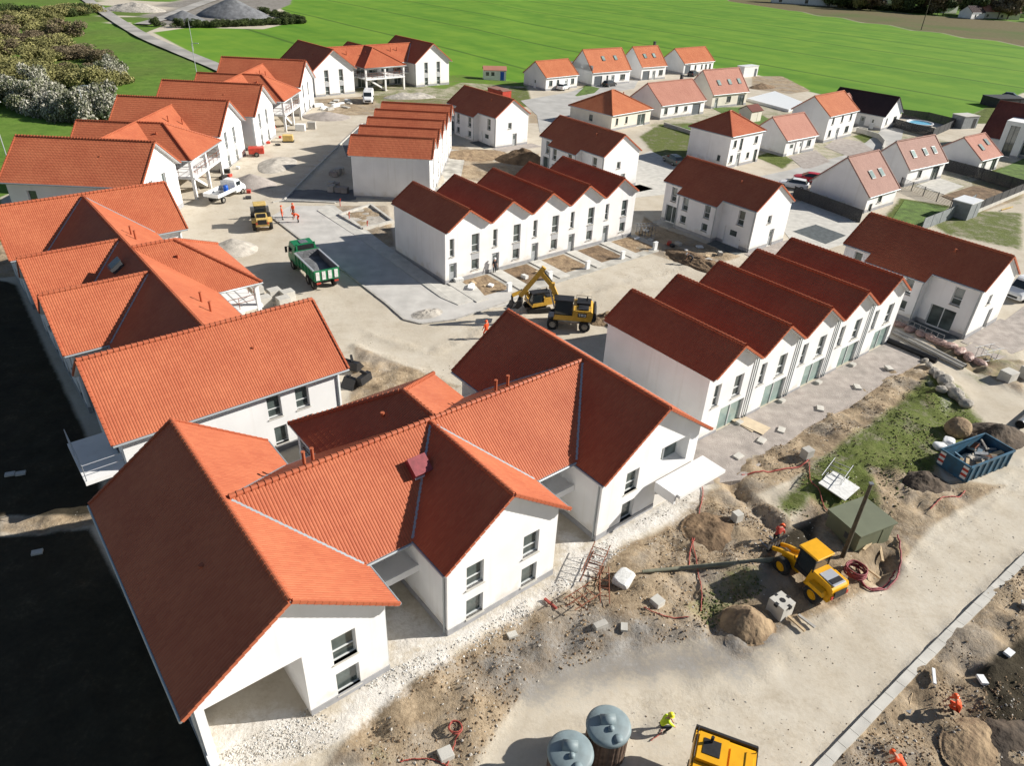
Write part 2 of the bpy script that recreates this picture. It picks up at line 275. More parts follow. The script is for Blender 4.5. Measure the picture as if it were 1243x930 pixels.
def npmesh(name, V, Q, mats, mi=None, tv=None, smooth=False):
    me = bpy.data.meshes.new(name); me.vertices.add(len(V)); me.vertices.foreach_set('co', np.ascontiguousarray(V, dtype=np.float32).ravel())
    me.loops.add(len(Q) * 4); me.loops.foreach_set('vertex_index', np.ascontiguousarray(Q, dtype=np.int32).ravel())
    me.polygons.add(len(Q)); me.polygons.foreach_set('loop_start', np.arange(0, len(Q) * 4, 4, dtype=np.int32))
    for m in mats: me.materials.append(m)
    if mi is not None: me.polygons.foreach_set('material_index', np.ascontiguousarray(mi, dtype=np.int32))
    me.polygons.foreach_set('use_smooth', np.full(len(Q), bool(smooth)))
    if tv is not None:
        a = me.attributes.new('tv', 'FLOAT', 'FACE'); a.data.foreach_set('value', np.ascontiguousarray(tv, dtype=np.float32))
    me.update(); me.validate(); return me
def gz(x, y):                                       # terrain height with bumps, nearest grid node
    i = int(np.clip(np.searchsorted(gx, x), 1, nx - 1)); j = int(np.clip(np.searchsorted(gy, y), 1, ny - 1))
    q = Z.reshape(ny, nx)[j - 1:j + 1, i - 1:i + 1]
    tx = (x - gx[i - 1]) / (gx[i] - gx[i - 1]); ty = (y - gy[j - 1]) / (gy[j] - gy[j - 1])
    return float((q[0, 0] * (1 - tx) + q[0, 1] * tx) * (1 - ty) + (q[1, 0] * (1 - tx) + q[1, 1] * tx) * ty)
def G(u, v, dz=0.0):
    p = P(u, v); return Vector((p.x, p.y, gz(p.x, p.y) + dz))
me = npmesh('ground', np.stack([fx, fy, Z], -1), quads, [], smooth=True)
for nm, chans in (('ca', (m_dirt, m_grass, m_chalk, m_soil_shade)), ('cb', (m_meadow, m_wheat, m_plough, m_grey))):
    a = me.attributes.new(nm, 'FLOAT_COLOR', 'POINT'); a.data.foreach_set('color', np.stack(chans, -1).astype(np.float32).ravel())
def ground_material():
    m, n, b, N, L = newmat('ground'); b.inputs['Roughness'].default_value = .95; b.inputs['Specular IOR Level'].default_value = .15
    ge = N.new('ShaderNodeNewGeometry')
    def noise(sc, det=6, rough=.6, vec=None):
        q = N.new('ShaderNodeTexNoise'); q.inputs['Scale'].default_value = sc; q.inputs['Detail'].default_value = det; q.inputs['Roughness'].default_value = rough
        L.new(vec or ge.outputs['Position'], q.inputs['Vector']); return q.outputs['Fac']
    def ramp(f, cols, pos=None):
        r = N.new('ShaderNodeValToRGB'); pos = pos or [.3 + .4 * i / (len(cols) - 1) for i in range(len(cols))]
        while len(r.color_ramp.elements) < len(cols): r.color_ramp.elements.new(.5)
        for e, c, p in zip(r.color_ramp.elements, cols, pos): e.position = p; e.color = (*c, 1)
        L.new(f, r.inputs[0]); return r.outputs[0]
    def math_(op, a, b2, c=None):
        q = N.new('ShaderNodeMath'); q.operation = op
        for i, v in enumerate((a, b2, c)):
            if v is None: continue
            if isinstance(v, (int, float)): q.inputs[i].default_value = v
            else: L.new(v, q.inputs[i])
        return q.outputs[0]
    def mix(f, a, c):
        q = N.new('ShaderNodeMix'); q.data_type = 'RGBA'; L.new(f, q.inputs['Factor'])
        for s, v in ((6, a), (7, c)):
            if isinstance(v, tuple): q.inputs[s].default_value = (*v, 1)
            else: L.new(v, q.inputs[s])
        return q.outputs[2]
    nl, nm, nf = noise(.09, 5), noise(.55, 7, .65), noise(4., 6, .7)
    nmf = math_('ADD', math_('MULTIPLY', nm, .6), math_('MULTIPLY', nf, .4))
    A = N.new('ShaderNodeAttribute'); A.attribute_name = 'ca'; B = N.new('ShaderNodeAttribute'); B.attribute_name = 'cb'
    sa = N.new('ShaderNodeSeparateColor'); L.new(A.outputs['Color'], sa.inputs[0]); sb = N.new('ShaderNodeSeparateColor'); L.new(B.outputs['Color'], sb.inputs[0])
    def soft(ch, amt=1.0, lo=.32, hi=.68, nz=nmf):
        v = math_('MULTIPLY_ADD', math_('SUBTRACT', nz, .5), amt, ch)
        q = N.new('ShaderNodeMapRange'); q.interpolation_type = 'SMOOTHSTEP'; q.inputs['From Min'].default_value = lo; q.inputs['From Max'].default_value = hi; L.new(v, q.inputs['Value']); return q.outputs[0]
    sandc = ramp(nmf, [(.41, .35, .265), (.54, .485, .395), (.60, .555, .47)], [.32, .5, .68])
    sandc = mix(math_('MULTIPLY', ramp(nl, [(0, 0, 0), (1, 1, 1)], [.42, .62]), .55), sandc, (.44, .385, .30))
    dirtc = ramp(nmf, [(.105, .08, .055), (.265, .20, .13), (.41, .32, .215), (.48, .41, .32)], [.30, .44, .56, .72])
    dirtc = mix(math_('MULTIPLY', ramp(noise(.22, 6, .7), [(0, 0, 0), (1, 1, 1)], [.48, .60]), .7), dirtc, (.32, .28, .23))
    grassc = ramp(nmf, [(.055, .060, .02), (.105, .135, .03), (.17, .18, .07)], [.34, .5, .66])
    chalkc = ramp(nmf, [(.40, .36, .31), (.62, .59, .54), (.70, .68, .65)], [.3, .5, .7])
    soilshadec = ramp(nmf, [(.030, .025, .017), (.050, .041, .026), (.115, .088, .055)], [.35, .55, .75])  # dark soil tone, also the colour of the painted shade at left
    meadc = ramp(nmf, [(.055, .12, .018), (.11, .20, .028), (.175, .275, .05)], [.3, .5, .7])
    meadc = mix(math_('MULTIPLY', ramp(noise(.03, 4), [(0, 0, 0), (1, 1, 1)], [.45, .6]), .5), meadc, (.105, .125, .035))
    # wheat with tramlines
    dv = P(690, 62) - P(410, 3); ang = math.atan2(dv.y, dv.x)
    mp = N.new('ShaderNodeMapping'); mp.inputs['Rotation'].default_value = (0, 0, -ang); L.new(ge.outputs['Position'], mp.inputs['Vector'])
    mp2 = N.new('ShaderNodeMapping'); mp2.inputs['Scale'].default_value = (.006, .10, 1); L.new(mp.outputs[0], mp2.inputs['Vector'])
    ns = noise(1., 5, .6, mp2.outputs[0])
    whc = ramp(ns, [(.085, .20, .018), (.110, .235, .022), (.140, .265, .028)], [.32, .5, .68])
    whc = mix(math_('MULTIPLY', ramp(nl, [(0, 0, 0), (1, 1, 1)], [.45, .65]), .45), whc, (.19, .31, .03))
    sx = N.new('ShaderNodeSeparateXYZ'); L.new(mp.outputs[0], sx.inputs[0])
    wob = math_('MULTIPLY_ADD', noise(.02, 3), 3., sx.outputs['Y'])
    tl = math_('ABSOLUTE', math_('SUBTRACT', math_('FRACT', math_('DIVIDE', wob, 38.), 0), .5), 0)
    line = N.new('ShaderNodeMapRange'); line.inputs['From Min'].default_value = .012; line.inputs['From Max'].default_value = .028; line.inputs['To Min'].default_value = .6; line.inputs['To Max'].default_value = 0; L.new(tl, line.inputs['Value'])
    whc = mix(line.outputs[0], whc, (.042, .085, .016))
    ploc = ramp(nmf, [(.09, .075, .04), (.145, .12, .06), (.19, .16, .085)])
    ploc = mix(ramp(noise(.012, 5), [(0, 0, 0), (1, 1, 1)], [.5, .62]), ploc, (.10, .125, .04))
    greyc = ramp(nmf, [(.13, .115, .10), (.235, .215, .19), (.36, .345, .32)], [.3, .5, .7])
    c = sandc
    c = mix(soft(sb.outputs[0], .7), c, meadc); c = mix(soft(sb.outputs[1], .25), c, whc); c = mix(soft(sb.outputs[2], .3), c, ploc)
    c = mix(soft(sa.outputs[0], 1.0), c, dirtc); c = mix(soft(A.outputs['Alpha'], .5), c, soilshadec); c = mix(soft(B.outputs['Alpha'], 1.5, .25, .75), c, greyc)
    c = mix(soft(sa.outputs[1], 1.7, .3, .85), c, grassc); c = mix(soft(sa.outputs[2], 1.5, .3, .75), c, chalkc)
    # scattered small stones
    vo = N.new('ShaderNodeTexVoronoi'); vo.inputs['Scale'].default_value = 3.2; L.new(ge.outputs['Position'], vo.inputs['Vector'])
    st = N.new('ShaderNodeMapRange'); st.inputs['From Min'].default_value = .10; st.inputs['From Max'].default_value = .15; st.inputs['To Min'].default_value = 1; st.inputs['To Max'].default_value = 0; L.new(vo.outputs['Distance'], st.inputs['Value'])
    anyd = math_('MAXIMUM', sa.outputs[0], sa.outputs[2])
    c = mix(math_('MULTIPLY', math_('MULTIPLY', st.outputs[0], anyd), ramp(noise(1.3), [(0, 0, 0), (1, 1, 1)], [.5, .56])), c, (.56, .53, .47))
    L.new(c, b.inputs['Base Color'])
    bp = N.new('ShaderNodeBump'); bp.inputs['Strength'].default_value = .8; bp.inputs['Distance'].default_value = .18
    vg = math_('SUBTRACT', 1., math_('MULTIPLY', math_('MAXIMUM', sb.outputs[1], sb.outputs[2]), .75))
    rough_amt = math_('MULTIPLY', math_('ADD', math_('MULTIPLY', math_('MAXIMUM', anyd, sa.outputs[1]), .9), .16), vg)
    L.new(math_('MULTIPLY', math_('ADD', noise(1.6, 8, .68), math_('MULTIPLY', noise(7., 4, .7), .25)), rough_amt), bp.inputs['Height']); L.new(bp.outputs[0], b.inputs['Normal'])
    return m
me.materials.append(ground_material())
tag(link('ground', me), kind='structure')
# ------------------------------------------------------------------ paving sheets, roads, kerbs
def sheet(name, pts, matl, dz=.03, th=.25, kind='structure'):
    pts = PP(pts) if len(pts[0]) == 2 else pts
    mb = MB(); mb.prism([(p[0], p[1], float(g(p[0], p[1]))) for p in pts], dz - th, dz, matl); return tag(mb.build(name), kind=kind)
def ribbon(name, pts, w, matl, dz=.03, n=60):
    q = [P(*p) for p in pts]; out = []
    for i in range(n + 1):                             # Catmull-Rom
        t = i / n * (len(q) - 1); k = min(int(t), len(q) - 2); f = t - k
        a, b, c, d = q[max(k - 1, 0)], q[k], q[k + 1], q[min(k + 2, len(q) - 1)]
        out.append(.5 * ((2 * b) + (c - a) * f + (2 * a - 5 * b + 4 * c - d) * f * f + (3 * b - a - 3 * c + d) * f ** 3))
    mb = MB(); vs = []
    for i, p in enumerate(out):
        d = (out[min(i + 1, n)] - out[max(i - 1, 0)]); d.z = 0; d.normalize(); s = Vector((-d.y, d.x, 0)) * w / 2
        for e in (p + s, p - s): vs.append((e.x, e.y, float(g(e.x, e.y)) + dz + (.5 if w > 30 else 0)))
    mb.add(vs, [(2 * i, 2 * i + 1, 2 * i + 3, 2 * i + 2) for i in range(n)], matl); return tag(mb.build(name), kind='structure')
M['farm'] = mat('farm_road', (.40, .38, .35), .95, .2, .15, bump=.02, bscale=4)
ribbon('farm_road', [(95, -8), (130, 17), (172, 43), (215, 62), (268, 84), (300, 100)], 4.2, M['farm'], .35)
ribbon('yard_road', [(172, 30), (200, 22), (235, 8), (275, -6)], 5, M['farm'], .35)
sheet('street', [(632, 122), (690, 112), (735, 98), (775, 97), (770, 107), (735, 114), (708, 124), (706, 142), (712, 158), (706, 172), (680, 168), (655, 160), (652, 140)], M['street'], .03)
sheet('street', [(885, 222), (960, 206), (1030, 187), (1052, 172), (1080, 150), (1098, 152), (1094, 170), (1082, 190), (1020, 205), (985, 215), (960, 228), (905, 232)], M['street'], .03)
sheet('parking_court', [(772, 190), (790, 183), (832, 204), (808, 236), (770, 240), (758, 232)], M['concrete_pale'], .03)
sheet('parking_court', [(948, 276), (962, 247), (985, 240), (1048, 276), (1034, 293), (1003, 303), (960, 292)], M['concrete_pale'], .03)
sheet('paving_square', [(962, 281), (990, 272.7), (1027, 286), (1002, 296.5)], M['slate'], .036)
sheet('forecourt', [(1000, 178), (1018, 167), (1045, 172), (1062, 183), (1030, 190)], M['gravel_pink'], .034)
sheet('forecourt', [(958, 190), (990, 182), (1008, 196), (985, 204), (975, 205)], M['gravel_pink'], .034)
sheet('forecourt', [(862, 158), (890, 148), (916, 140), (922, 148), (880, 166)], M['concrete_pale'], .034)
sheet('terrace', [(1110, 226), (1140, 216), (1170, 226), (1146, 236)], M['concrete_pale'], .036)
sheet('parking_bays', [(337, 245), (345, 243), (407, 181), (440, 150), (452, 150), (450, 170), (432, 242), (407, 246)], M['paver_shade'], .06)  # grey pavers; the terrace's shade is put into this darker colour
PB = sheet('parking_bays', [(329, 263), (368, 293), (420, 331), (469, 369), (491, 388.5), (511, 393), (552, 388), (592, 375), (619, 371), (640, 355), (575, 345), (541, 348), (470, 300), (430, 270), (405, 250), (385, 250), (352, 250)], M['paver'], .04)
sheet('pavement', [(385, 256), (396, 249), (406, 250), (470, 299), (541, 349), (575, 345), (590, 362), (556, 371), (535, 362), (429, 285)], M['concrete_pale'], .10)
for k in range(10):                                      # pale bay markers along the parking edge
    a = P(351 + k * 5.6, 235 - k * 5.7)
    mb = MB(); z = float(g(a.x, a.y)); mb.box((a.x, a.y, z + .064), (.85, .55, .012), M['concrete_pale']); tag(mb.build('bay_marking'), kind='structure')
def kerb(pts, w=.28, h=.12, matl='concrete_pale', step=1.0, name='kerb'):
    q = PP(pts); mb = MB()
    for a, b in zip(q[:-1], q[1:]):
        L_ = (b - a).length; n = max(1, int(L_ / step)); d = (b - a) / n
        for i in range(n):
            s = a + d * i + d * .012; e = a + d * (i + 1) - d * .012; s.z = float(g(s.x, s.y)) + h / 2 - .05; e.z = float(g(e.x, e.y)) + h / 2 - .05
            mb.bar(s, e, w, h + .1, M[matl])
    return tag(mb.build(name), kind='structure')
kerb([(329, 263), (368, 293), (420, 331), (469, 369), (491, 388.5), (511, 393.5), (552, 388.5), (592, 375.5), (660, 352)], .22, .12, 'concrete')
kerb([(331, 246), (345, 243.5), (407, 246.5)], .22, .14); kerb([(345, 243), (407, 181), (440, 150)], .2, .16, 'concrete_pale')
kerb([(990, 940), (1064, 862), (1130, 793), (1243, 680), (1330, 597)], .45, .16)
kerb([(984, 945), (1060, 866), (1126, 797), (1243, 688)], .25, .08, 'concrete')
kerb([(806, 153), (840, 163), (872, 173), (890, 182)], .3, .25, 'concrete', name='kerb')
# ------------------------------------------------------------------ building kit
class Fr:                                                # a local frame inside a thing: a along the ridge, b across
    def __init__(s, x=0, y=0, z=0, th=0): s.x, s.y, s.z, s.th = x, y, z, th; s.c, s.s = math.cos(th), math.sin(th)
    def p(s, a, b, z): return Vector((s.x + a * s.c - b * s.s, s.y + a * s.s + b * s.c, s.z + z))
    def d(s, a, b): return Vector((a * s.c - b * s.s, a * s.s + b * s.c, 0))
class Roof:
    def __init__(s, roll=.155, course=.36, cols=4): s.V = []; s.Q = []; s.m = []; s.tv = []; s.n = 0; s.roll, s.course, s.cols = roll, course, cols; s.slab = MB(); s.flash = None
    def facet(s, e0, e1, r0, r1, flatmode=False):
        e0, e1, r0, r1 = map(Vector, (e0, e1, r0, r1))
        if (e1 - e0).cross((r0 + r1) / 2 - (e0 + e1) / 2).z < 0: e0, e1, r0, r1 = e1, e0, r1, r0
        e = (e1 - e0).normalized(); S_ = (e1 - e0).length; up = (r0 - e0) - e * (r0 - e0).dot(e)
        if up.length < 1e-3: up = (r1 - e0) - e * (r1 - e0).dot(e)
        T = up.length; v = up / T; n = e.cross(v)
        k0 = (r0 - e0).dot(e) / T; k1 = ((r1 - e0).dot(e) - S_) / T
        nc = max(1, round(T / s.course)); nr = max(1, round(S_ / s.roll)); lo = min(0, k0 * T); hi = max(S_, S_ + k1 * T)
        C = s.cols; su = np.arange(0, nr * C + 1) / C * (S_ / nr); su = su + 0
        if lo < 0 or hi > S_: su = np.linspace(lo, hi, int((hi - lo) / s.roll) * C + 1)
        prof = np.array([0, .85, 1., .8]) if C == 4 else (np.array([0, 1.]) if C == 2 else np.array([0, .8, .4]))
        tt = [] ; hh = []
        for i in range(nc): tt += [i * T / nc, (i + 1) * T / nc]; hh += [.014, 0.0]
        tt = np.array(tt); hh = np.array(hh)
        s0 = k0 * tt; s1 = S_ + k1 * tt
        Sg = np.clip(su[None, :], s0[:, None], s1[:, None]); Tg = np.repeat(tt[:, None], len(su), 1)
        H = hh[:, None] + .020 * prof[(np.arange(len(su)) % C)][None, :]
        V = np.array(e0)[None, None] + Sg[..., None] * np.array(e) + Tg[..., None] * np.array(v) + H[..., None] * np.array(n)
        R_, K = Sg.shape; ix = np.arange(R_ * K).reshape(R_, K) + s.n
        Q = np.stack([ix[:-1, :-1], ix[:-1, 1:], ix[1:, 1:], ix[1:, :-1]], -1).reshape(-1, 4)
        ci = (np.arange(R_ - 1) // 2)[:, None] * 131 + (np.arange(K - 1) // C)[None, :]
        tv = _rs.rand(9973)[(ci * 7919 % 9973)].ravel()
        keep = (np.abs((Sg[:-1, 1:] - Sg[:-1, :-1])) + np.abs(Sg[1:, 1:] - Sg[1:, :-1])).ravel() > 1e-5
        s.V.append(V.reshape(-1, 3)); s.Q.append(Q[keep]); s.tv.append(tv[keep]); s.n += R_ * K
        off = n * -.012; o2 = n * -.15; c4 = [e0, e1, r1, r0] if (r1 - r0).length > 1e-3 else [e0, e1, r0]
        k = len(c4); s.slab.add([p + off for p in c4] + [p + o2 for p in c4], [tuple(range(k)), tuple(range(k, 2 * k))[::-1]] + [(i, (i + 1) % k, k + (i + 1) % k, k + i) for i in range(k)], M['soffit'])
    def build(s, parent, tile, name='roof'):
        V = np.concatenate(s.V); Q = np.concatenate(s.Q); tv = np.concatenate(s.tv)
        sv = np.array([tuple(q) for q in s.slab.v]); k = len(V); sq = []
        for f in s.slab.f: sq.append([j + k for j in (f if len(f) == 4 else list(f) + [f[-1]])])
        tri = [f for f in sq if f[2] == f[3]]; sq4 = [f for f in sq if f[2] != f[3]]
        me = npmesh(name, np.concatenate([V, sv]), np.concatenate([Q, np.array(sq4)]) if sq4 else Q, [M[tile], M['soffit']], np.concatenate([np.zeros(len(Q)), np.ones(len(sq4))]), np.concatenate([tv, np.zeros(len(sq4))]))
        if tri:
            bm = bmesh.new(); bm.from_mesh(me); bm.verts.ensure_lookup_table()
            for f in tri:
                try: nf = bm.faces.new([bm.verts[j] for j in f[:3]]); nf.material_index = 1
                except ValueError: pass
            bm.to_mesh(me); bm.free()
        return link(name, me, parent)
def ridge_caps(mb, a, b, tile, r=.13, seg=.34):
    a, b = Vector(a), Vector(b); L_ = (b - a).length; n = max(1, round(L_ / seg)); d = (b - a) / n; u = d.normalized(); side = u.cross(Vector((0, 0, 1))).normalized(); w = side.cross(u)
    for i in range(n):
        vs = []
        for t, rr in ((0, r * 1.22), (.22, r * 1.22), (.24, r), (1.0, r * .95)):
            c = a + d * (i + t)
            vs += [c + side * (rr * math.cos(q)) + w * (rr * math.sin(q) - .02) for q in [-.35, .35, 1.05, 1.57, 2.09, 2.79, 3.49]]
        mb.add(vs, [(k * 7 + j, k * 7 + j + 1, k * 7 + 8 + j, k * 7 + 7 + j) for k in range(3) for j in range(6)], tile, False)
def verge(mb, a, b, tile, seg=.36):
    a, b = Vector(a), Vector(b); n = max(1, round((b - a).length / seg)); d = (b - a) / n
    for i in range(n):
        mb.bar(a + d * i + Vector((0, 0, .035)), a + d * (i + 1) + Vector((0, 0, .0)), .13, .17, tile)
def gable(parent, fr, a0, a1, hw, ze, zr, tile, cap0=True, cap1=True, gut=True, b0=None, cols=4, sides=(-1, 1), b_c=0, name='roof'):
    """gable roof: ridge along a at b=b_c from a0..a1, eaves at b_c +- hw (heights of roof edge ze, ridge zr)"""
    R = Roof(cols=cols)
    for t in sides: R.facet(fr.p(a0, b_c + t * hw, ze), fr.p(a1, b_c + t * hw, ze), fr.p(a0, b_c, zr), fr.p(a1, b_c, zr))
    ro = R.build(parent, tile, name); mb = MB()
    ridge_caps(mb, fr.p(a0, b_c, zr + .05), fr.p(a1, b_c, zr + .05), M[tile]); mb.build('ridge_cap', ro)
    for on, a, q in ((cap0, a0, -1), (cap1, a1, 1)):
        if on:
            vb = MB()
            for t in sides: verge(vb, fr.p(a + q * .02, b_c + t * hw, ze + .0), fr.p(a + q * .02, b_c + t * .05, zr - .035), M[tile])
            vb.build('verge', ro)
    if gut:
        for t in sides:
            gb = MB(); gb.tube([fr.p(a0, b_c + t * (hw + .05), ze - .06), fr.p(a1, b_c + t * (hw + .05), ze - .06)], .075, M['gutter'], 6); gb.build('gutter', ro)
    return ro
_WC = {}
def wmesh(w, h, kind, part):
    key = (round(w, 2), round(h, 2), kind, part)
    if key in _WC: return _WC[key]
    mb = MB(); t = .07; fm = M['frame_dark'] if 'dark' in kind else M['frame']; d = .06
    gl = M['glass_green'] if 'green' in kind else M['glass']
    if part == 'frame':
        if kind in ('door', 'garage', 'white_door'):
            mm = M['door'] if kind == 'door' else M['garage'] if kind == 'garage' else M['white']
            mb.b2(t, -.03, 0, w - t, .03, h - t, mm)
            if kind == 'garage':
                for i in range(1, 4): mb.b2(t, .03, h * i / 4 - .012, w - t, .042, h * i / 4 + .012, M['frame_dark'])
            else: mb.b2(w * .3, .03, h * .55, w * .7, .036, h * .85, M['glass'])
            fm = mm if kind != 'door' else M['frame']
        mb.b2(0, -d / 2, 0, t, d, h, fm); mb.b2(w - t, -d / 2, 0, w, d, h, fm); mb.b2(t, -d / 2, h - t, w - t, d, h, fm)
        if kind not in ('door', 'garage', 'white_door'):
            mb.b2(t, -d / 2, 0, w - t, d, t, fm)
            if w > 1.25: mb.b2(w / 2 - .04, -d / 2, t, w / 2 + .04, d + .01, h - t, fm)
            if h > 1.5 and 'glassdoor' not in kind: mb.b2(t, -d / 2, h * .38 - .03, w - t, d, h * .38 + .03, fm)
    elif part == 'pane': mb.b2(t, -.02, t, w - t, .01, h - t, gl)
    elif part == 'sill': mb.b2(-.05, -.02, -.06, w + .05, .30, 0, M['concrete_pale'])
    elif part == 'handle': mb.b2(w - .22, .03, h * .45, w - .10, .075, h * .45 + .04, M['steel'])
    _WC[key] = mb.mesh({'frame': 'window_frame', 'pane': 'pane', 'sill': 'sill', 'handle': 'handle'}[part]); return _WC[key]
def window(parent, o, e, u, z, w, h, kind='window', depth=.20, sill=True):
    n = Vector((e.y, -e.x, 0)); rz = math.atan2(e.y, e.x) ; pos = o + e * u - n * depth + Vector((0, 0, z))
    isd = kind in ('door', 'garage', 'white_door')
    nm = 'garage_door' if kind == 'garage' else 'door' if isd else 'glazed_door' if 'glassdoor' in kind else 'window'
    f = link(nm, wmesh(w, h, kind, 'frame'), parent, pos, rz + math.pi); f.rotation_euler[2] = rz
    f.scale = (1, -1, 1)
    if not isd: link('pane', wmesh(w, h, kind, 'pane'), f)
    elif kind != 'garage': link('handle', wmesh(w, h, kind, 'handle'), f)
    if sill and not isd and 'glassdoor' not in kind: link('sill', wmesh(w, h, kind, 'sill'), f)
    return f
def facade(mb, o, e, L_, H, opens, matl, depth=.22, apex=None, apex_u=None, z0=-.6, dark=None):
    """vertical wall with real openings; o = base left corner seen from outside, e = direction to the right"""
    o, e = Vector(o), Vector(e).normalized(); n = Vector((e.y, -e.x, 0)); zv = Vector((0, 0, 1))
    us = sorted({0, L_} | {q[0] for q in opens} | {q[2] for q in opens}); zs = sorted({z0, H} | {q[1] for q in opens} | {q[3] for q in opens})
    pt = lambda u, z, d=0: o + e * u + zv * z - n * d
    for u0, u1 in zip(us[:-1], us[1:]):
        for z0_, z1 in zip(zs[:-1], zs[1:]):
            uc, zc = (u0 + u1) / 2, (z0_ + z1) / 2
            if any(q[0] < uc < q[2] and q[1] < zc < q[3] for q in opens): continue
            mb.add([pt(u0, z0_), pt(u1, z0_), pt(u1, z1), pt(u0, z1)], [(0, 1, 2, 3)], matl)
    for q in opens:
        a, b, c, d = q[:4]; dp = q[4] if len(q) > 4 else depth
        mb.add([pt(a, b), pt(c, b), pt(c, d), pt(a, d), pt(a, b, dp), pt(c, b, dp), pt(c, d, dp), pt(a, d, dp)], [(0, 1, 5, 4), (1, 2, 6, 5), (2, 3, 7, 6), (3, 0, 4, 7)], matl)
        if not (len(q) > 5 and q[5]): mb.add([pt(a, b, dp + .08), pt(c, b, dp + .08), pt(c, d, dp + .08), pt(a, d, dp + .08)], [(0, 1, 2, 3)], matl)
    if apex is not None: mb.add([pt(0, H), pt(L_, H), pt(apex_u if apex_u is not None else L_ / 2, apex)], [(0, 1, 2)], matl)
class PB:
    def __init__(s): s.l = []
    def build(s, name, parent):
        for m in s.l: m.build(name, parent)
def plinth(pl, o, e, L_, gaps=(), h=.42, z0=-.6):
    o, e = Vector(o), Vector(e).normalized(); n = Vector((e.y, -e.x, 0)); u = -.02
    for a, b in sorted(gaps) + [(L_ + .02, L_ + .02)]:
        if a > u + .02:
            mb = MB(); pl.l.append(mb); s = o + e * u + n * .012; f = o + e * a + n * .012; zc = (h + z0) / 2
            mb.bar(s + Vector((0, 0, zc)), f + Vector((0, 0, zc)), .045, h - z0, M['plinth'])
        u = b
def pipe(parent, p, ztop, r=.05, m='gutter'):
    mb = MB(); mb.tube([(p[0], p[1], p[2] - .2), (p[0], p[1], ztop)], r, M[m], 6); mb.build('downpipe', parent)
def wall_set(parent, root_mb, pl_mb, o, e, L_, H, wins, matl=None, apex=None, plinth_on=True, depth=.2):
    """wins: (u, z, w, h, kind[, sill])"""
    matl = matl or M['plaster']; o = Vector(o); e = Vector(e).normalized()
    facade(root_mb, o, e, L_, H, [(u, z, u + w, z + h, depth + .03) for u, z, w, h, *k in wins], matl, apex=apex)
    gaps = [(u, u + w) for u, z, w, h, *k in wins if z < .3]
    if plinth_on: plinth(pl_mb, o, e, L_, gaps)
    for u, z, w, h, *k in wins: window(parent, o, e, u, z, w, h, k[0] if k else 'window', depth)
def spandrel(parent, o, e, u, z, w, h, depth=.03):
    o = Vector(o); e = Vector(e).normalized(); n = Vector((e.y, -e.x, 0)); mb = MB()
    c = o + e * (u + w / 2) + n * .004 + Vector((0, 0, z + h / 2)); mb.box(c, (w, .03, h), M['spandrel'], math.atan2(e.y, e.x)); mb.build('spandrel_panel', parent)
def vent(parent, p, h=.5, r=.09, m='tile'):
    mb = MB(); mb.tube([Vector(p) - Vector((0, 0, .3)), Vector(p) + Vector((0, 0, h))], r, M[m], 8); mb.tube([Vector(p) + Vector((0, 0, h)), Vector(p) + Vector((0, 0, h + .06))], r * 1.25, M[m], 8); mb.build('vent_pipe', parent)
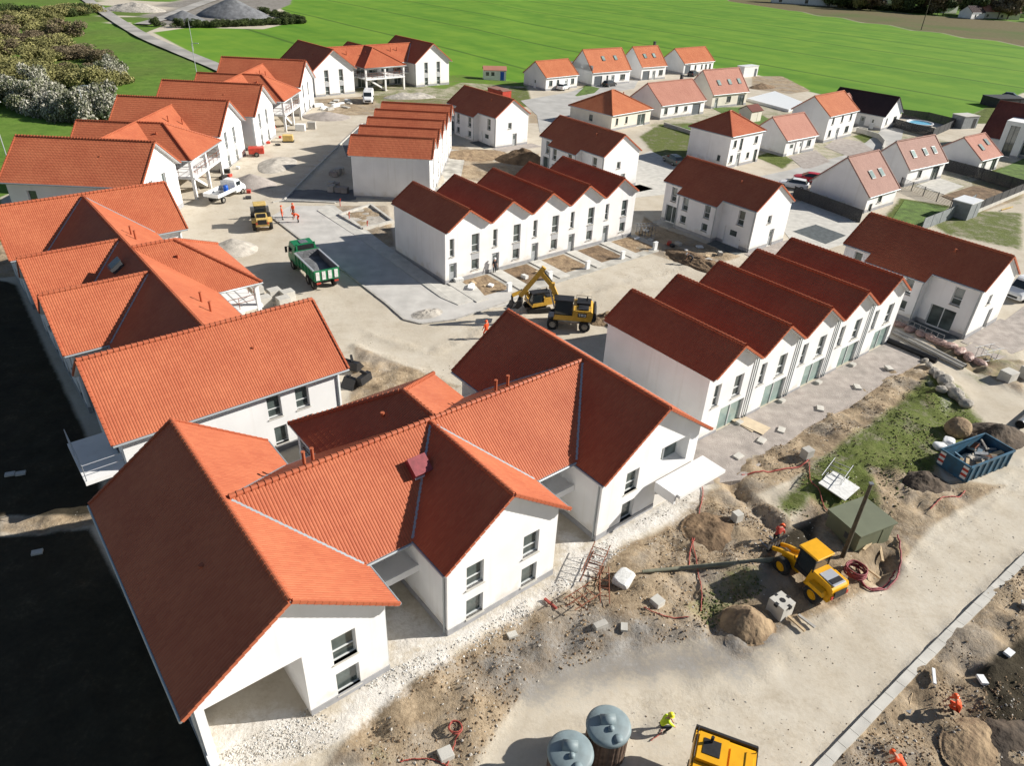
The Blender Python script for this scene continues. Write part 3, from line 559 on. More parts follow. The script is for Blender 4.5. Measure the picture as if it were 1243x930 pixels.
# ------------------------------------------------------------------ terrace rows
def terrace_row(label, x, y, th, front, name='terraced_houses', zb=0.):
    Wu, D, E, Rz, ov = 5.334, 9.94, 5.6, 7.42, .4
    r = thing(name, label, 'row houses', (x, y, zb), th, 'rows of terraced houses'); fr = Fr(); sl_ = (Rz - E) / (Wu / 2)
    wb, pb = MB(), PB(); ex = Vector((1, 0, 0))
    for i in range(5):
        o = Vector((i * Wu, 0, 0))
        if front == 'street': w = [(.45, .0, .95, 2.12, 'door'), (.55, 2.85, .55, 1.85, 'window'), (3.2, .85, .95, 1.15, 'window'), (3.2, 2.75, .95, 1.95, 'window')]
        else: w = [(2.1, .02, 2.75, 2.2, 'green glassdoor'), (.85, 2.75, .7, 1.85, 'window'), (3.1, 2.75, 1.0, 1.85, 'window')]
        wall_set(r, wb, pb, o, ex, Wu, E - .01, w, apex=Rz - .14)
        if front == 'street': spandrel(r, o, ex, 3.2, 2.05, .95, .66)
        oB = Vector(((i + 1) * Wu, D, 0)); wall_set(r, wb, pb, oB, -ex, Wu, E - .01, [(2.1, .02, 2.4, 2.2, 'glassdoor'), (.85, 2.75, .7, 1.85), (3.1, 2.75, 1., 1.85)] if front == 'street' else [(.9, 2.75, .9, 1.8), (3.2, 2.75, .9, 1.8), (.5, 0, .95, 2.1, 'door')], apex=Rz - .14)
        R = Roof(cols=4)
        for a0, a1 in ((i * Wu, i * Wu + Wu / 2), ((i + 1) * Wu, i * Wu + Wu / 2)):
            out = 0.02 if 0 < i or a0 > 0 else .12
            q = -.14 if (i == 0 and a0 == 0) else (.14 if (i == 4 and a0 == 5 * Wu) else 0)
            R.facet((a0 + q, -ov, E - abs(q) * sl_), (a0 + q, D + ov, E - abs(q) * sl_), (a1, -ov, Rz), (a1, D + ov, Rz))
        ro = R.build(r, 'tile'); mb = MB(); ridge_caps(mb, (i * Wu + Wu / 2, -ov, Rz + .05), (i * Wu + Wu / 2, D + ov, Rz + .05), M['tile']); mb.build('ridge_cap', ro)
        for yy in (-ov - .03, D + ov + .03):
            vb = MB()
            for a0 in (i * Wu + .06, (i + 1) * Wu - .06): verge(vb, (a0, yy, E + .02), (i * Wu + Wu / 2, yy, Rz - .02), M['tile'])
            vb.build('verge', ro)
        if i:
            vl = MB(); vl.b2(i * Wu - .12, -ov, E - .03, i * Wu + .12, D + ov, E + .005, M['gutter']); vl.build('valley_gutter', ro)
        if i and front != 'street':
            pipe(r, (i * Wu - .14, -.08, 0), E - .1, .045); pipe(r, (i * Wu + .14, -.08, 0), E - .1, .045)
    for o, e in ((Vector((0, D, 0)), Vector((0, -1, 0))), (Vector((5 * Wu, 0, 0)), Vector((0, 1, 0)))):
        facade(wb, o, e, D, E - .02, [], M['plaster']); plinth(pb, o, e, D)
    wb.build('wall', r); pb.build('plinth', r); return r
ROWB = (-7.224, 66.77, .6828); ROWC = (13.445, 41.806, .6832); ROWA = (-11.76, 91.35, 1.565)
terrace_row('white terrace of five dark red gables with front doors beside the excavators', *ROWB, 'street')
terrace_row('white terrace of five dark red gables with glazed garden doors above grassy bank', *ROWC, 'garden', zb=-.15)
terrace_row('white terrace with five stepped red gable roofs beside the dark shaded parking bays', *ROWA, 'street', zb=.42)
# ------------------------------------------------------------------ semi-detached catslide houses
def duplex(label, x, y, th, var=0):
    L_, Wd, E, Rz = 13.5, 6.9, 5.2, 7.55
    r = thing('catslide_house', label, 'house', (x, y, 0), th, 'white houses with stepped dark red roofs'); fr = Fr(); sl_ = (Rz - E) / (Wd / 2); oh = .3
    wb, pb = MB(), PB(); ex = Vector((1, 0, 0)); h = L_ / 2; hw = Wd / 2; c0, c1, pr = -h + L_ * .22, -h + L_ * .655, .95
    zp = E - pr * sl_
    # front: recess | projecting bay | recess
    wall_set(r, wb, pb, (-h, -hw, 0), ex, c0 + h, E, [(.55, .05, 2.0, 2.15, 'glassdoor'), (1.1, 2.75, .85, 1.8, 'window')])
    bw = c1 - c0
    wall_set(r, wb, pb, (c0, -hw - pr, 0), ex, bw, zp, [(.8, .95, .85, .95, 'window'), (.8, 2.55, .85, 1.7, 'window'), (bw - 1.75, .95, .85, .95, 'window'), (bw - 1.75, 2.55, .85, 1.7, 'window')])
    wall_set(r, wb, pb, (c1, -hw, 0), ex, h - c1, E, [(.9, .05, 2.35, 2.15, 'glassdoor' if var == 1 else 'white_door'), (2.35, 2.75, .9, 1.75, 'window')])
    for a in (c0, c1):
        facade(wb, (a, -hw, 0) if a == c0 else (a, -hw - pr, 0), (0, -1, 0) if a == c0 else (0, 1, 0), pr, zp - .02, [], M['plaster']); plinth(pb, (a, -hw, 0) if a == c0 else (a, -hw - pr, 0), (0, -1, 0) if a == c0 else (0, 1, 0), pr)
        wb.add([(a, -hw, zp - .02), (a, -hw - pr, zp - .02), (a, -hw, E)], [(0, 1, 2)], M['plaster'])
    # gable ends and rear
    wall_set(r, wb, pb, (h, -hw, 0), (0, 1, 0), Wd, E, [(2.1 if var else 2.6, 3.0, .75, .95, 'window'), (3.6, .02, .95, 2.1, 'door')], apex=Rz - .12)
    wall_set(r, wb, pb, (-h, hw, 0), (0, -1, 0), Wd, E, [(2.6, 3.0, .75, .95, 'window'), (2.0, .02, .95, 2.1, 'door')], apex=Rz - .12)
    wall_set(r, wb, pb, (h, hw, 0), -ex, L_, E, [(1.2, .9, 1., 1.1), (4.5, .05, 2., 2.15, 'glassdoor'), (8, .9, 1., 1.1), (1.2, 2.9, 1., 1.5), (8, 2.9, 1., 1.5)])
    wb.build('wall', r); pb.build('plinth', r)
    ze = E - oh * sl_; ov = .14; R = Roof()
    R.facet((-h - ov, hw + oh, ze), (h + ov, hw + oh, ze), (-h - ov, 0, Rz), (h + ov, 0, Rz))
    R.facet((-h - ov, -hw - oh, ze), (c0 - .12, -hw - oh, ze), (-h - ov, 0, Rz), (c0 - .12, 0, Rz)); R.facet((c1 + .12, -hw - oh, ze), (h + ov, -hw - oh, ze), (c1 + .12, 0, Rz), (h + ov, 0, Rz))
    q = pr + oh; R.facet((c0 - .12, -hw - q, E - q * sl_), (c1 + .12, -hw - q, E - q * sl_), (c0 - .12, 0, Rz), (c1 + .12, 0, Rz))
    ro = R.build(r, 'tile'); mb = MB(); ridge_caps(mb, (-h - ov, 0, Rz + .05), (h + ov, 0, Rz + .05), M['tile']); mb.build('ridge_cap', ro)
    for s in (-1, 1):
        vb = MB()
        for t in (-1, 1): verge(vb, (s * (h + ov + .03), t * (hw + oh), ze), (s * (h + ov + .03), t * .05, Rz - .03), M['tile'])
        vb.build('verge', ro)
    gb = MB(); gb.tube([(c0 - .12, -hw - q - .05, E - q * sl_ - .06), (c1 + .12, -hw - q - .05, E - q * sl_ - .06)], .07, M['gutter'], 6); gb.build('gutter', ro)
    for a, b in ((-h - ov, c0 - .12), (c1 + .12, h + ov)): gb = MB(); gb.tube([(a, -hw - oh - .05, ze - .06), (b, -hw - oh - .05, ze - .06)], .07, M['gutter'], 6); gb.build('gutter', ro)
    for a in (c0 + .12, c1 - .1): pipe(r, (a, -hw - pr - .07, 0), zp - .1)
    pipe(r, (h - .15, -hw - .07, 0), E - .1); vent(ro, (2.5, -1.2, Rz - .85), .3); return r
duplex('farthest white house with stepped dark red roof, beside the red container', -6.42, 129.09, -.866)
duplex('white stepped-roof house half hidden behind the terrace facing the excavators', 9.62, 107.86, -.886)
duplex('white house with stepped dark red roof in front of the slate paving square', 25.1, 87.22, -.877)
duplex('white house with dark red roof and large glazed door beside the laid pipes', 40.41, 67.58, -.888, 1)
# ------------------------------------------------------------------ older houses of the estate
def house(label, x, y, th, L_, Wd, E, Rz, tile, wall, wins, sky=(), side=(), ol=.15, ow=.28, left=(), extra=None, frame='dark', chim=None):
    r = thing('gabled_house', label, 'house', (x, y, 0), th); h, hw = L_ / 2, Wd / 2; wb, pb = MB(), PB(); sl_ = (Rz - E) / hw; m = M[wall]
    wall_set(r, wb, pb, (-h, -hw, 0), (1, 0, 0), L_, E, wins, m, plinth_on=True, depth=.15)
    wall_set(r, wb, pb, (h, -hw, 0), (0, 1, 0), Wd, E, side, m, apex=Rz - .1, depth=.15); wall_set(r, wb, pb, (h, hw, 0), (-1, 0, 0), L_, E, [(1.5, .9, 1.2, 1.2, 'dark'), (L_ - 3.2, .05, 2., 2.1, 'dark glassdoor')], m, depth=.15)
    wall_set(r, wb, pb, (-h, hw, 0), (0, -1, 0), Wd, E, left, m, apex=Rz - .1, depth=.15)
    wb.build('wall', r); pb.build('plinth', r); fr = Fr(); ro = gable(r, fr, -h - ol, h + ol, hw + ow, E - ow * sl_, Rz, tile, gut=True, cols=3 if y < 140 else 2)
    n = Vector((0, -sl_, 1)).normalized(); up = Vector((0, 1, sl_)).normalized()
    for a, f, *k in sky:                                       # skylights: a along the ridge, f up the slope
        b = -hw * (1 - f); z = E + (Rz - E) * f; c = Vector((a, b, z)) + n * .07; mb = MB(); q = Matrix((Vector((1, 0, 0)), up, Vector((1, 0, 0)).cross(up))).transposed()
        def pbox(w, l, t, mm, oz=0):
            vs = [q @ Vector((sx * w / 2, sy * l / 2, oz + sz * t / 2)) + c for sz in (-1, 1) for sy in (-1, 1) for sx in (-1, 1)]
            mb.add(vs, [(0, 2, 3, 1), (4, 5, 7, 6), (0, 1, 5, 4), (2, 6, 7, 3), (0, 4, 6, 2), (1, 3, 7, 5)], mm)
        w, l = (k + [.95, 1.25])[:2] if len(k) > 1 else (.95, 1.3)
        pbox(w, l, .14, M['frame_dark']); so_ = mb.build('skylight', ro); mb = MB(); pbox(w - .18, l - .2, .03, M['glass_green'], .075); mb.build('pane', so_)
    if chim:
        mb = MB(); mb.box((chim[0], chim[1], Rz + .15), (.5, .5, 1.5), M['fence']); mb.box((chim[0], chim[1], Rz + .93), (.62, .62, .08), M['fence']); mb.build('chimney', ro)
    return r
D_, GA, WN, GD = 'door', 'garage', 'dark', 'dark glassdoor'
house('low white bungalow with bright orange roof, a white car parked in front', 5.69, 183.39, .72, 10.14, 7.77, 3.05, 5.82, 'tile_orange', 'plaster', [(1., .95, 1.1, 1.2, WN), (3.4, .95, .8, 1.2, WN), (6.0, .02, 1., 2.1, 'white_door'), (8., .95, 1.1, 1.2, WN)], side=[(3.4, .02, .9, 2.1, D_)], left=[(3.5, 0.02, .9, 2.1, 'white_door')])
house('tall orange roofed house with two skylights, second in the row along the field', 18.2, 193.4, .65, 12.5, 8.4, 3.3, 7.6, 'tile_orange', 'plaster', [(.7, .02, 2.5, 2.2, GA), (4.6, .9, .6, 1.3, WN), (6.2, .02, 1.1, 2.15, D_), (9.2, .95, 1.7, 1.25, WN)], sky=[(-1.2, .55), (2.8, .55)], left=[(4.0, 3.6, .8, 1., WN)])
house('orange roofed house with two skylights and black chimney beside the green field', 30.2, 204.2, .63, 8.6, 8.3, 3.4, 7.4, 'tile_orange', 'plaster', [(.5, .02, 2.4, 2.2, GA), (3.9, .02, 1.1, 2.15, D_), (6.2, .95, 1.5, 1.25, WN)], sky=[(-1.8, .5), (1.4, .5)], chim=(3.6, .4))
house('orange roofed bungalow at the far end of the row along the field', 44.72, 218.6, .70, 12.72, 7.8, 2.98, 6.0, 'tile_orange', 'plaster', [(.6, .02, 2.3, 2.2, GA), (4.6, .95, .8, 1.2, WN), (7.4, .95, .7, 1.2, WN), (9.1, .02, .9, 2.1, GD), (10.9, .02, .9, 2.1, GD)])
house('long salmon roofed bungalow with short lawn behind the cream hipped bungalow', 29.57, 159., .68, 13.4, 8.8, 2.9, 6.2, 'tile_pink', 'plaster', [(1.0, .95, 1., 1.2, WN), (4.2, .95, .9, 1.2, WN), (7.0, 1.1, 1., .9, WN), (9.6, .02, 2.5, 2.2, GA)], left=[(2.2, .95, .9, 1.2, WN)], chim=(3.6, .2))
house('salmon roofed house with three skylights beside the white foundation slab', 42.75, 172.1, .62, 11.3, 7.8, 3.1, 7.2, 'tile_pink', 'cream', [(.9, .02, 1., 2.1, D_), (4.6, 1.0, 1.4, 1.2, WN), (8.3, .02, 2.2, 2.2, GD)], sky=[(-2.6, .42), (.8, .42), (3.9, .42)])
house('small pale pink roofed house with white garage door behind the tall hipped house', 45.8, 131.8, .67, 8.9, 7.2, 2.9, 5.8, 'tile_pink', 'plaster', [(.9, .02, 2.3, 2.1, 'white_door'), (4.2, .02, 1., 2.1, 'white_door'), (6.4, .95, 1.2, 1.1, WN)], left=[])
house('two storey white house with plain orange roof at the edge of the green field', 56.88, 144.4, .75, 10.9, 7.4, 4.9, 7.6, 'tile_orange', 'plaster', [(1.2, .9, 1., 1.2, WN), (4.2, .02, 1.1, 2.15, D_), (7.6, .9, 1.5, 1.2, WN), (1.5, 3.1, .8, 1.2, WN), (5., 3.1, .8, 1.2, WN), (8.4, 3.1, .8, 1.2, WN)])
house('rose roofed house with two skylights and long grey gable wall, nearest of the older houses', 47.27, 102.65, .68, 7.8, 8.6, 2.55, 6.6, 'tile_rose', 'plaster', [(2.9, 1.0, 1.1, 1.1, WN), (.9, .02, .9, 1.1, WN)], sky=[(-.9, .45), (1.6, .45)])
house('rose roofed house with three skylights and a paved terrace between dark garden fences', 61.0, 116.6, .62, 10.6, 6.4, 2.9, 6.1, 'tile_rose', 'plaster', [(3.0, 1.0, 1.2, 1.1, WN), (7.2, .02, 2.1, 2.2, GD)], sky=[(-2.7, .45), (.6, .45), (3.2, .45)])
house('pale pink roofed house with two skylights before the dark brown modern house', 75.1, 125.4, .65, 7.0, 7.4, 2.55, 5.2, 'tile_pink', 'plaster', [(1.0, .02, 1.5, 2.1, 'glassdoor'), (4.6, .02, 1.7, 2.1, GD)], sky=[(-.9, .45), (1.9, .62)])
def hip_house(label, x, y, th, L_, Wd, E, Rz, rl, tile, wall, front, right, zleft=()):
    r = thing('hipped_house', label, 'house', (x, y, 0), th); h, hw = L_ / 2, Wd / 2; wb, pb = MB(), PB(); m = M[wall]
    wall_set(r, wb, pb, (-h, -hw, 0), (1, 0, 0), L_, E, front, m, depth=.15); wall_set(r, wb, pb, (h, -hw, 0), (0, 1, 0), Wd, E, right, m, depth=.15)
    facade(wb, (h, hw, 0), (-1, 0, 0), L_, E, [], m); wall_set(r, wb, pb, (-h, hw, 0), (0, -1, 0), Wd, E, zleft, m, depth=.15); wb.build('wall', r); pb.build('plinth', r)
    o = .35; R = Roof(cols=3); e = E - .12; A, B_ = (-rl / 2, 0, Rz), (rl / 2, 0, Rz); c = [(-h - o, -hw - o, e), (h + o, -hw - o, e), (h + o, hw + o, e), (-h - o, hw + o, e)]
    R.facet(c[0], c[1], A, B_); R.facet(c[1], c[2], B_, B_); R.facet(c[2], c[3], B_, A); R.facet(c[3], c[0], A, A); ro = R.build(r, tile)
    mb = MB()
    for q, k in ((c[0], A), (c[1], B_), (c[2], B_), (c[3], A)): ridge_caps(mb, Vector(q) + Vector((0, 0, .05)), Vector(k) + Vector((0, 0, .06)), M[tile])
    if rl > .3: ridge_caps(mb, Vector(A) + Vector((0, 0, .06)), Vector(B_) + Vector((0, 0, .06)), M[tile])
    mb.build('ridge_cap', ro); gb = MB()
    for i in range(4): gb.tube([c[i], c[(i + 1) % 4]], .07, M['gutter'], 6)
    gb.build('gutter', ro); vent(ro, (h * .45, -.6, Rz - .9), .4); return r
hip_house('cream hipped bungalow with half orange half dark roof beside the street bend', 16.6, 147.0, math.radians(44), 11.6, 10.6, 2.9, 5.9, .8, 'tile_orange', 'cream', [(1.2, .95, .7, 1.2, WN), (4., .95, .7, 1.2, WN), (7.6, .02, 2.4, 2.15, 'glassdoor')], [(2., .95, 1, 1.2, WN)], [(5., .95, .9, 1.1, WN)])
hip_house('tall white hipped house with brown roof and black windows on the corner of the street', 33.1, 122.3, math.radians(41), 8.6, 8.0, 5.1, 7.7, .5, 'tile', 'plaster', [(.6, .9, .8, 1.1, WN), (2.4, .02, 1., 2.15, D_), (5.1, 1., .8, .9, WN), (7.2, .02, .9, 2.1, GD), (.9, 3.2, .8, 1.1, WN), (2.6, 2.6, .8, 1.8, WN), (6.6, 3.2, .9, 1.1, WN)], [(3., 3.2, .9, 1.1, WN)], [(6., .9, .6, .9, WN)])
# T-shaped house with black roof
def tee_house():
    r = thing('gabled_house', 'white bungalow with black roof and pale pink side roof next to the blue pool', 'house', (70.3, 158.5, 0), math.radians(-45.5)); wb, pb = MB(), PB()
    L_, Wd, E, Rz = 12., 8.4, 2.9, 6.0; h, hw = L_ / 2, Wd / 2
    wall_set(r, wb, pb, (-h, -hw, 0), (1, 0, 0), L_, E, [(7.4, .02, 1.1, 2.1, D_), (9.6, .02, .9, 2.1, 'white_door')], depth=.15); wall_set(r, wb, pb, (h, -hw, 0), (0, 1, 0), Wd, E, [(1.6, .9, .8, 1.3, 'window'), (5.2, .9, 1.6, 1.2, WN)], apex=Rz - .1, depth=.15)
    facade(wb, (h, hw, 0), (-1, 0, 0), L_, E, [], M['plaster']); facade(wb, (-h, hw, 0), (0, -1, 0), Wd, E, [], M['plaster'], apex=Rz - .1)
    gable(r, Fr(), -h - .15, h + .3, hw + .3, E - .2, Rz, 'tile_dark', cols=2)
    f2 = Fr(-3.2, -3.2, 0, -math.pi / 2); gable(r, f2, -1.5, 3.6, 3.6, E - .2, 5.4, 'tile_pink', cols=2)
    wall_set(r, wb, pb, (-6.4, -6.6, 0), (1, 0, 0), 6.4, E, [(2, .9, 1.2, 1.2, WN)], apex=5.2, depth=.15); facade(wb, (0, -6.6, 0), (0, 1, 0), 3, E, [], M['plaster']); facade(wb, (-6.4, -3.6, 0), (0, -1, 0), 3., E, [], M['plaster'])
    wb.build('wall', r); pb.build('plinth', r)
tee_house()
def modern_house():
    r = thing('modern_house', 'dark brown roofed house with white glazed projection at the right edge', 'house', (93.9, 137.3, 0), math.radians(-43)); wb, pb = MB(), PB(); L_, Wd, E, Rz = 16., 11., 2.8, 8.0; h, hw = 8., 5.5
    wall_set(r, wb, pb, (-h, -hw, 0), (1, 0, 0), L_, E, [(6.4, .6, 1.4, 1.6, WN), (10, .6, 1.4, 1.6, WN)], depth=.15); facade(wb, (-h, hw, 0), (0, -1, 0), Wd, E, [], M['plaster'], apex=Rz - .1); facade(wb, (h, -hw, 0), (0, 1, 0), Wd, E, [], M['plaster'], apex=Rz - .1); facade(wb, (h, hw, 0), (-1, 0, 0), L_, E, [], M['plaster'])
    gable(r, Fr(), -h - .2, h + .2, hw + .4, E - .3, Rz, 'tile_brown', cols=2)
    wall_set(r, wb, pb, (-4.6, -hw - 1.4, 0), (1, 0, 0), 3.6, 6.0, [(.9, .1, 1.5, 5.2, 'dark glassdoor')], depth=.2)
    for o, e in (((-1., -hw - 1.4, 0), (0, 1, 0)), ((-4.6, -1.6, 0), (0, -1, 0))): facade(wb, o, e, 5.3, 6.0, [], M['plaster'])
    wb.add([(-4.6, -hw - 1.4, 6.0), (-1., -hw - 1.4, 6.0), (-1, -1.6, 6.0), (-4.6, -1.6, 6.0)], [(0, 1, 2, 3)], M['plaster'])
    wb.build('wall', r); pb.build('plinth', r)
modern_house()
# ------------------------------------------------------------------ large L-plan apartment complexes
def railing(parent, pts, h=1.0, matl='white', name='railing', n=None, r=.025, bars=True):
    mb = MB(); pts = [Vector(p) for p in pts]
    for a, b in zip(pts[:-1], pts[1:]):
        for f in ((1., .55) if bars else (1.,)): mb.tube([a + Vector((0, 0, h * f)), b + Vector((0, 0, h * f))], r, M[matl], 5)
        k = n or max(1, int((b - a).length / 1.2))
        for i in range(k + 1): mb.tube([a + (b - a) * (i / k), a + (b - a) * (i / k) + Vector((0, 0, h))], r, M[matl], 5)
    return mb.build(name, parent)
def stacked(u, w=1.05, lo=(.45, 1.35), up=(2.6, 1.55), kind='window'): return [(u, lo[0], w, lo[1], kind), (u, up[0], w, up[1], kind)]
def complex_(label, x, y, th, z0, B, gables, porch, gs, WL=13.8, WW=8.4, E=5.2, RZ=8.2, fronts=None, name='apartment_building', stairs=True, cols=4, offs=0., ends=None, sidew=None, hatch=None, vents=(), gwin=True):
    """wings centred at b=0 and b=B (long axis a), spine along b at a=0, gs = side (+1/-1) of the small gables, porch on the other side"""
    r = thing(name, label, 'apartment building', (x, y, z0), th, 'white apartment blocks with terracotta roofs'); wb, pb = MB(), PB(); h, hw, o = WL / 2, WW / 2, .5
    sl_ = (RZ - E) / hw; ze = E - o * sl_
    for k, bc in enumerate((0, B)):
        ao = offs if k else 0
        f = (fronts or {}).get(k) or stacked(2.2) + stacked(5.2)
        f2 = (ends or {}).get(k) or stacked(2.0) + stacked(5.4)
        sw = (sidew or {}).get(k, [(2., .6, 1., 1.3), (2., 2.7, 1., 1.5), (10.5, .6, 1., 1.3), (10.5, 2.7, 1., 1.5)])
        simple = lambda l: [q for q in l if len(q) <= 5]; deep = lambda l: [q for q in l if len(q) > 5]
        for org, e, L_, wl, ap in (((ao + h, bc - hw, 0), (0, 1, 0), WW, f, RZ - .15), ((ao - h, bc + hw, 0), (0, -1, 0), WW, f2, RZ - .15), ((ao - h, bc - hw, 0), (1, 0, 0), WL, sw if k == 0 else [], None), ((ao + h, bc + hw, 0), (-1, 0, 0), WL, sw if k == 1 else [], None)):
            facade(wb, org, e, L_, E - .03, [(u, z, u + w_, z + h_, .28) for u, z, w_, h_, *q in simple(wl)] + [(u, z, u + w_, z + h_, d) for u, z, w_, h_, kd, d in deep(wl)], M['plaster'], apex=ap)
            plinth(pb, org, e, L_, [(q[0], q[0] + q[2]) for q in wl if q[1] < .3])
            for u, z, w_, h_, *q in simple(wl): window(r, Vector(org), Vector(e), u, z, w_, h_, q[0] if q else 'window', .24)
            for u, z, w_, h_, kd, d in deep(wl):
                if kd != 'open': window(r, Vector(org), Vector(e), u, z, w_, h_, kd, d - .05, False)
            ups = sorted({round(q[0], 2) for q in simple(wl)})
            if ap and len(simple(wl)) >= 2 and E > 5.25:
                for u in ups:
                    w_ = [q[2] for q in wl if abs(q[0] - u) < .01][0]
                    if len([q for q in wl if abs(q[0] - u) < .01]) == 2: spandrel(r, org, e, u, 1.8, w_, .8)
        ro = gable(r, Fr(ao, bc), -h - o, h + o, hw + o, ze, RZ, 'tile', cols=cols); vent(ro, (ao + 2.2, bc + (1.9 if k else -1.9), RZ - 1.5), .18, .1)
        for s in (-1, 1): pipe(r, (ao + h - .2, bc + s * (hw + .07), 0), E - .35)
    # spine
    sh, se, sz = 4.55, 4.95, 8.05; wv = 2.3
    R = Roof(cols=cols)
    for t in (-1, 1): R.facet((t * sh, .05, se), (t * sh, B - .05, se), (0, .05, sz), (0, B - .05, sz))
    ro = R.build(r, 'tile'); mb = MB(); ridge_caps(mb, (0, .3, sz + .05), (0, B - .3, sz + .05), M['tile']); mb.build('ridge_cap', ro)
    for t in (-1, 1): gb = MB(); gb.tube([(t * (sh + .05), hw + .2, se - .07), (t * (sh + .05), B - hw - .2, se - .07)], .075, M['gutter'], 6); gb.build('gutter', ro)
    for b_, a_ in vents: vent(ro, (a_, b_, sz - abs(a_) * .68), .75, .09)
    n_ = int((B - 2 * hw) / 3)
    for t in (-1, 1):
        org, e = ((wv, hw, 0), (0, 1, 0)) if t > 0 else ((-wv, B - hw, 0), (0, -1, 0)); L_ = B - 2 * hw; st = L_ / n_
        wl = [(i * st + .35, 2.85, 2.0, 2.05, 'glassdoor') for i in range(n_)] + [(i * st + .55, .05, 1.8, 2.1, 'glassdoor') for i in range(n_)]
        wall_set(r, wb, pb, org, e, L_, 5.8, wl)
        sb = MB(); sb.b2(t * wv, hw, 2.55, t * 4.3, B - hw, 2.78, M['plaster']); sb.build('balcony_slab', r)
        if t == gs: spans = [(hw + .05, gables[0] - 3.4)] + [(g1 + 3.4, g2 - 3.4) for g1, g2 in zip(gables[:-1], gables[1:]) if g2 - g1 > 7] + [(gables[-1] + 3.4, B - hw - .05)]
        else: spans = [(hw + .05, porch - 4.6), (porch + 4.6, B - hw - .05)]
        for s0, s1 in spans:
            if s1 - s0 > .5: pr_ = MB(); pr_.b2(t * 4.16, s0, 2.5, t * 4.34, s1, 2.92 if t == gs else 2.8, M['plaster']); pr_.build('balcony_edge', r)
            if s1 - s0 > .5 and t != gs: railing(r, [(t * 4.25, s0, 2.8), (t * 4.25, s1, 2.8)], .95, 'rust', r=.03)
    k1 = (sz - se) / sh
    for bc, q in ((0, 1), (B, -1)):
        for t in (-1, 1):
            f = lambda a, up: (t * a, bc + q * (RZ - sz + a * k1) / sl_, sz - a * k1 + up)
            if (RZ - sz + 4.5 * k1) / sl_ < hw + o: vb = MB(); vb.bar(f(.15, .045), f(4.5, .045), .15, .02, M['gutter']); vb.build('valley_flashing', ro)
    # small gables
    gh, gz_, ga = 3.95, 7.95, 7.35
    for bc in gables:
        fr = Fr(0, bc, 0, 0 if gs > 0 else math.pi); gable(r, fr, .1, ga, gh, 4.98, gz_, 'tile', cap0=False, cols=cols); gw = gh - .42; kg = (gz_ - 4.98) / gh
        for t in (-1, 1): vb = MB(); q_ = [(gs * (sz - gz_ + w_ * kg) / k1, bc + t * w_, gz_ - w_ * kg + .045) for w_ in (.1, gh - .05)]; vb.bar(q_[0], q_[1], .15, .02, M['gutter']); vb.build('valley_flashing', ro)
        org, e = ((6.9 * gs, bc - gs * gw, 0), (0, gs, 0)); Ew = 4.98 + .42 * .75
        wl = (stacked(1.15) + stacked(4.75)) if gwin else []
        wall_set(r, wb, pb, org, e, 2 * gw, Ew - .03, wl, apex=gz_ - .2)
        for s in (-1, 1):
            org = (wv * gs, bc + s * gw, 0) if s * gs < 0 else (6.9 * gs, bc + s * gw, 0); e = (gs, 0, 0) if s * gs < 0 else (-gs, 0, 0)
            facade(wb, org, e, 6.9 - wv, Ew - .05, [], M['plaster']); plinth(pb, org, e, 6.9 - wv); pipe(r, (6.7 * gs, bc + s * (gw + .07), 0), Ew - .35)
    # hipped porch with galleries
    ph, pz, pa, pr = 5.15, 8.0, 8.25, 3.35; s = -gs; R = Roof(cols=cols); ez = 4.9
    R.facet((s * pa, porch - ph, ez), (s * .1, porch - ph, ez), (s * pr, porch, pz), (s * .1, porch, pz)); R.facet((s * pa, porch + ph, ez), (s * .1, porch + ph, ez), (s * pr, porch, pz), (s * .1, porch, pz))
    R.facet((s * pa, porch - ph, ez), (s * pa, porch + ph, ez), (s * pr, porch, pz), (s * pr, porch, pz)); ro = R.build(r, 'tile')
    mb = MB(); ridge_caps(mb, (s * .2, porch, pz + .05), (s * pr, porch, pz + .05), M['tile'])
    for q in (-1, 1): ridge_caps(mb, (s * pa, porch + q * ph, ez + .06), (s * pr, porch, pz + .06), M['tile'])
    mb.build('ridge_cap', ro); gb = MB(); gb.tube([(s * 4.6, porch - ph, ez - .07), (s * pa, porch - ph, ez - .07), (s * pa, porch + ph, ez - .07), (s * 4.6, porch + ph, ez - .07)], .08, M['gutter'], 6); gb.build('gutter', ro)
    vent(ro, (s * 3, porch - 1.6, pz - .9), .15, .1)
    bm_ = MB(); bm_.b2(s * (pa - .55), porch - ph + .3, ez - .35, s * (pa - .25), porch + ph - .3, ez - .1, M['plaster']); bm_.build('porch_beam', r)
    for q in (-4.65, 0, 4.65):
        cb = MB(); cb.box((s * (pa - .42), porch + q, 2.1), (.34, .34, 5.2), M['plaster']); cb.build('column', r)
    sb = MB(); sb.b2(s * 4.3, porch - 4.8, 2.5, s * (pa - .1), porch + 4.8, 2.78, M['plaster']); sb.build('balcony_slab', r)
    railing(r, [(s * 4.4, porch - 4.7, 2.78), (s * (pa - .25), porch - 4.7, 2.78), (s * (pa - .25), porch + 4.7, 2.78), (s * 4.4, porch + 4.7, 2.78)], 1.0, 'rust', r=.028)
    if stairs:
        st = MB()
        for i in range(15): st.b2(s * (pa - 2.0), porch - 3.6 + i * .27, 2.5 - (i + 1) * .175, s * (pa - .75), porch - 3.3 + i * .27, 2.56 - i * .175, M['concrete_pale'])
        st.bar((s * (pa - .7), porch - 3.6, 2.4), (s * (pa - .7), porch + .7, -.1), .12, .3, M['plaster']); st.bar((s * (pa - .7), porch - 3.6, 3.3), (s * (pa - .7), porch + .7, .8), .05, .05, M['rust']); st.build('staircase', r)
    wb.build('wall', r); pb.build('plinth', r)
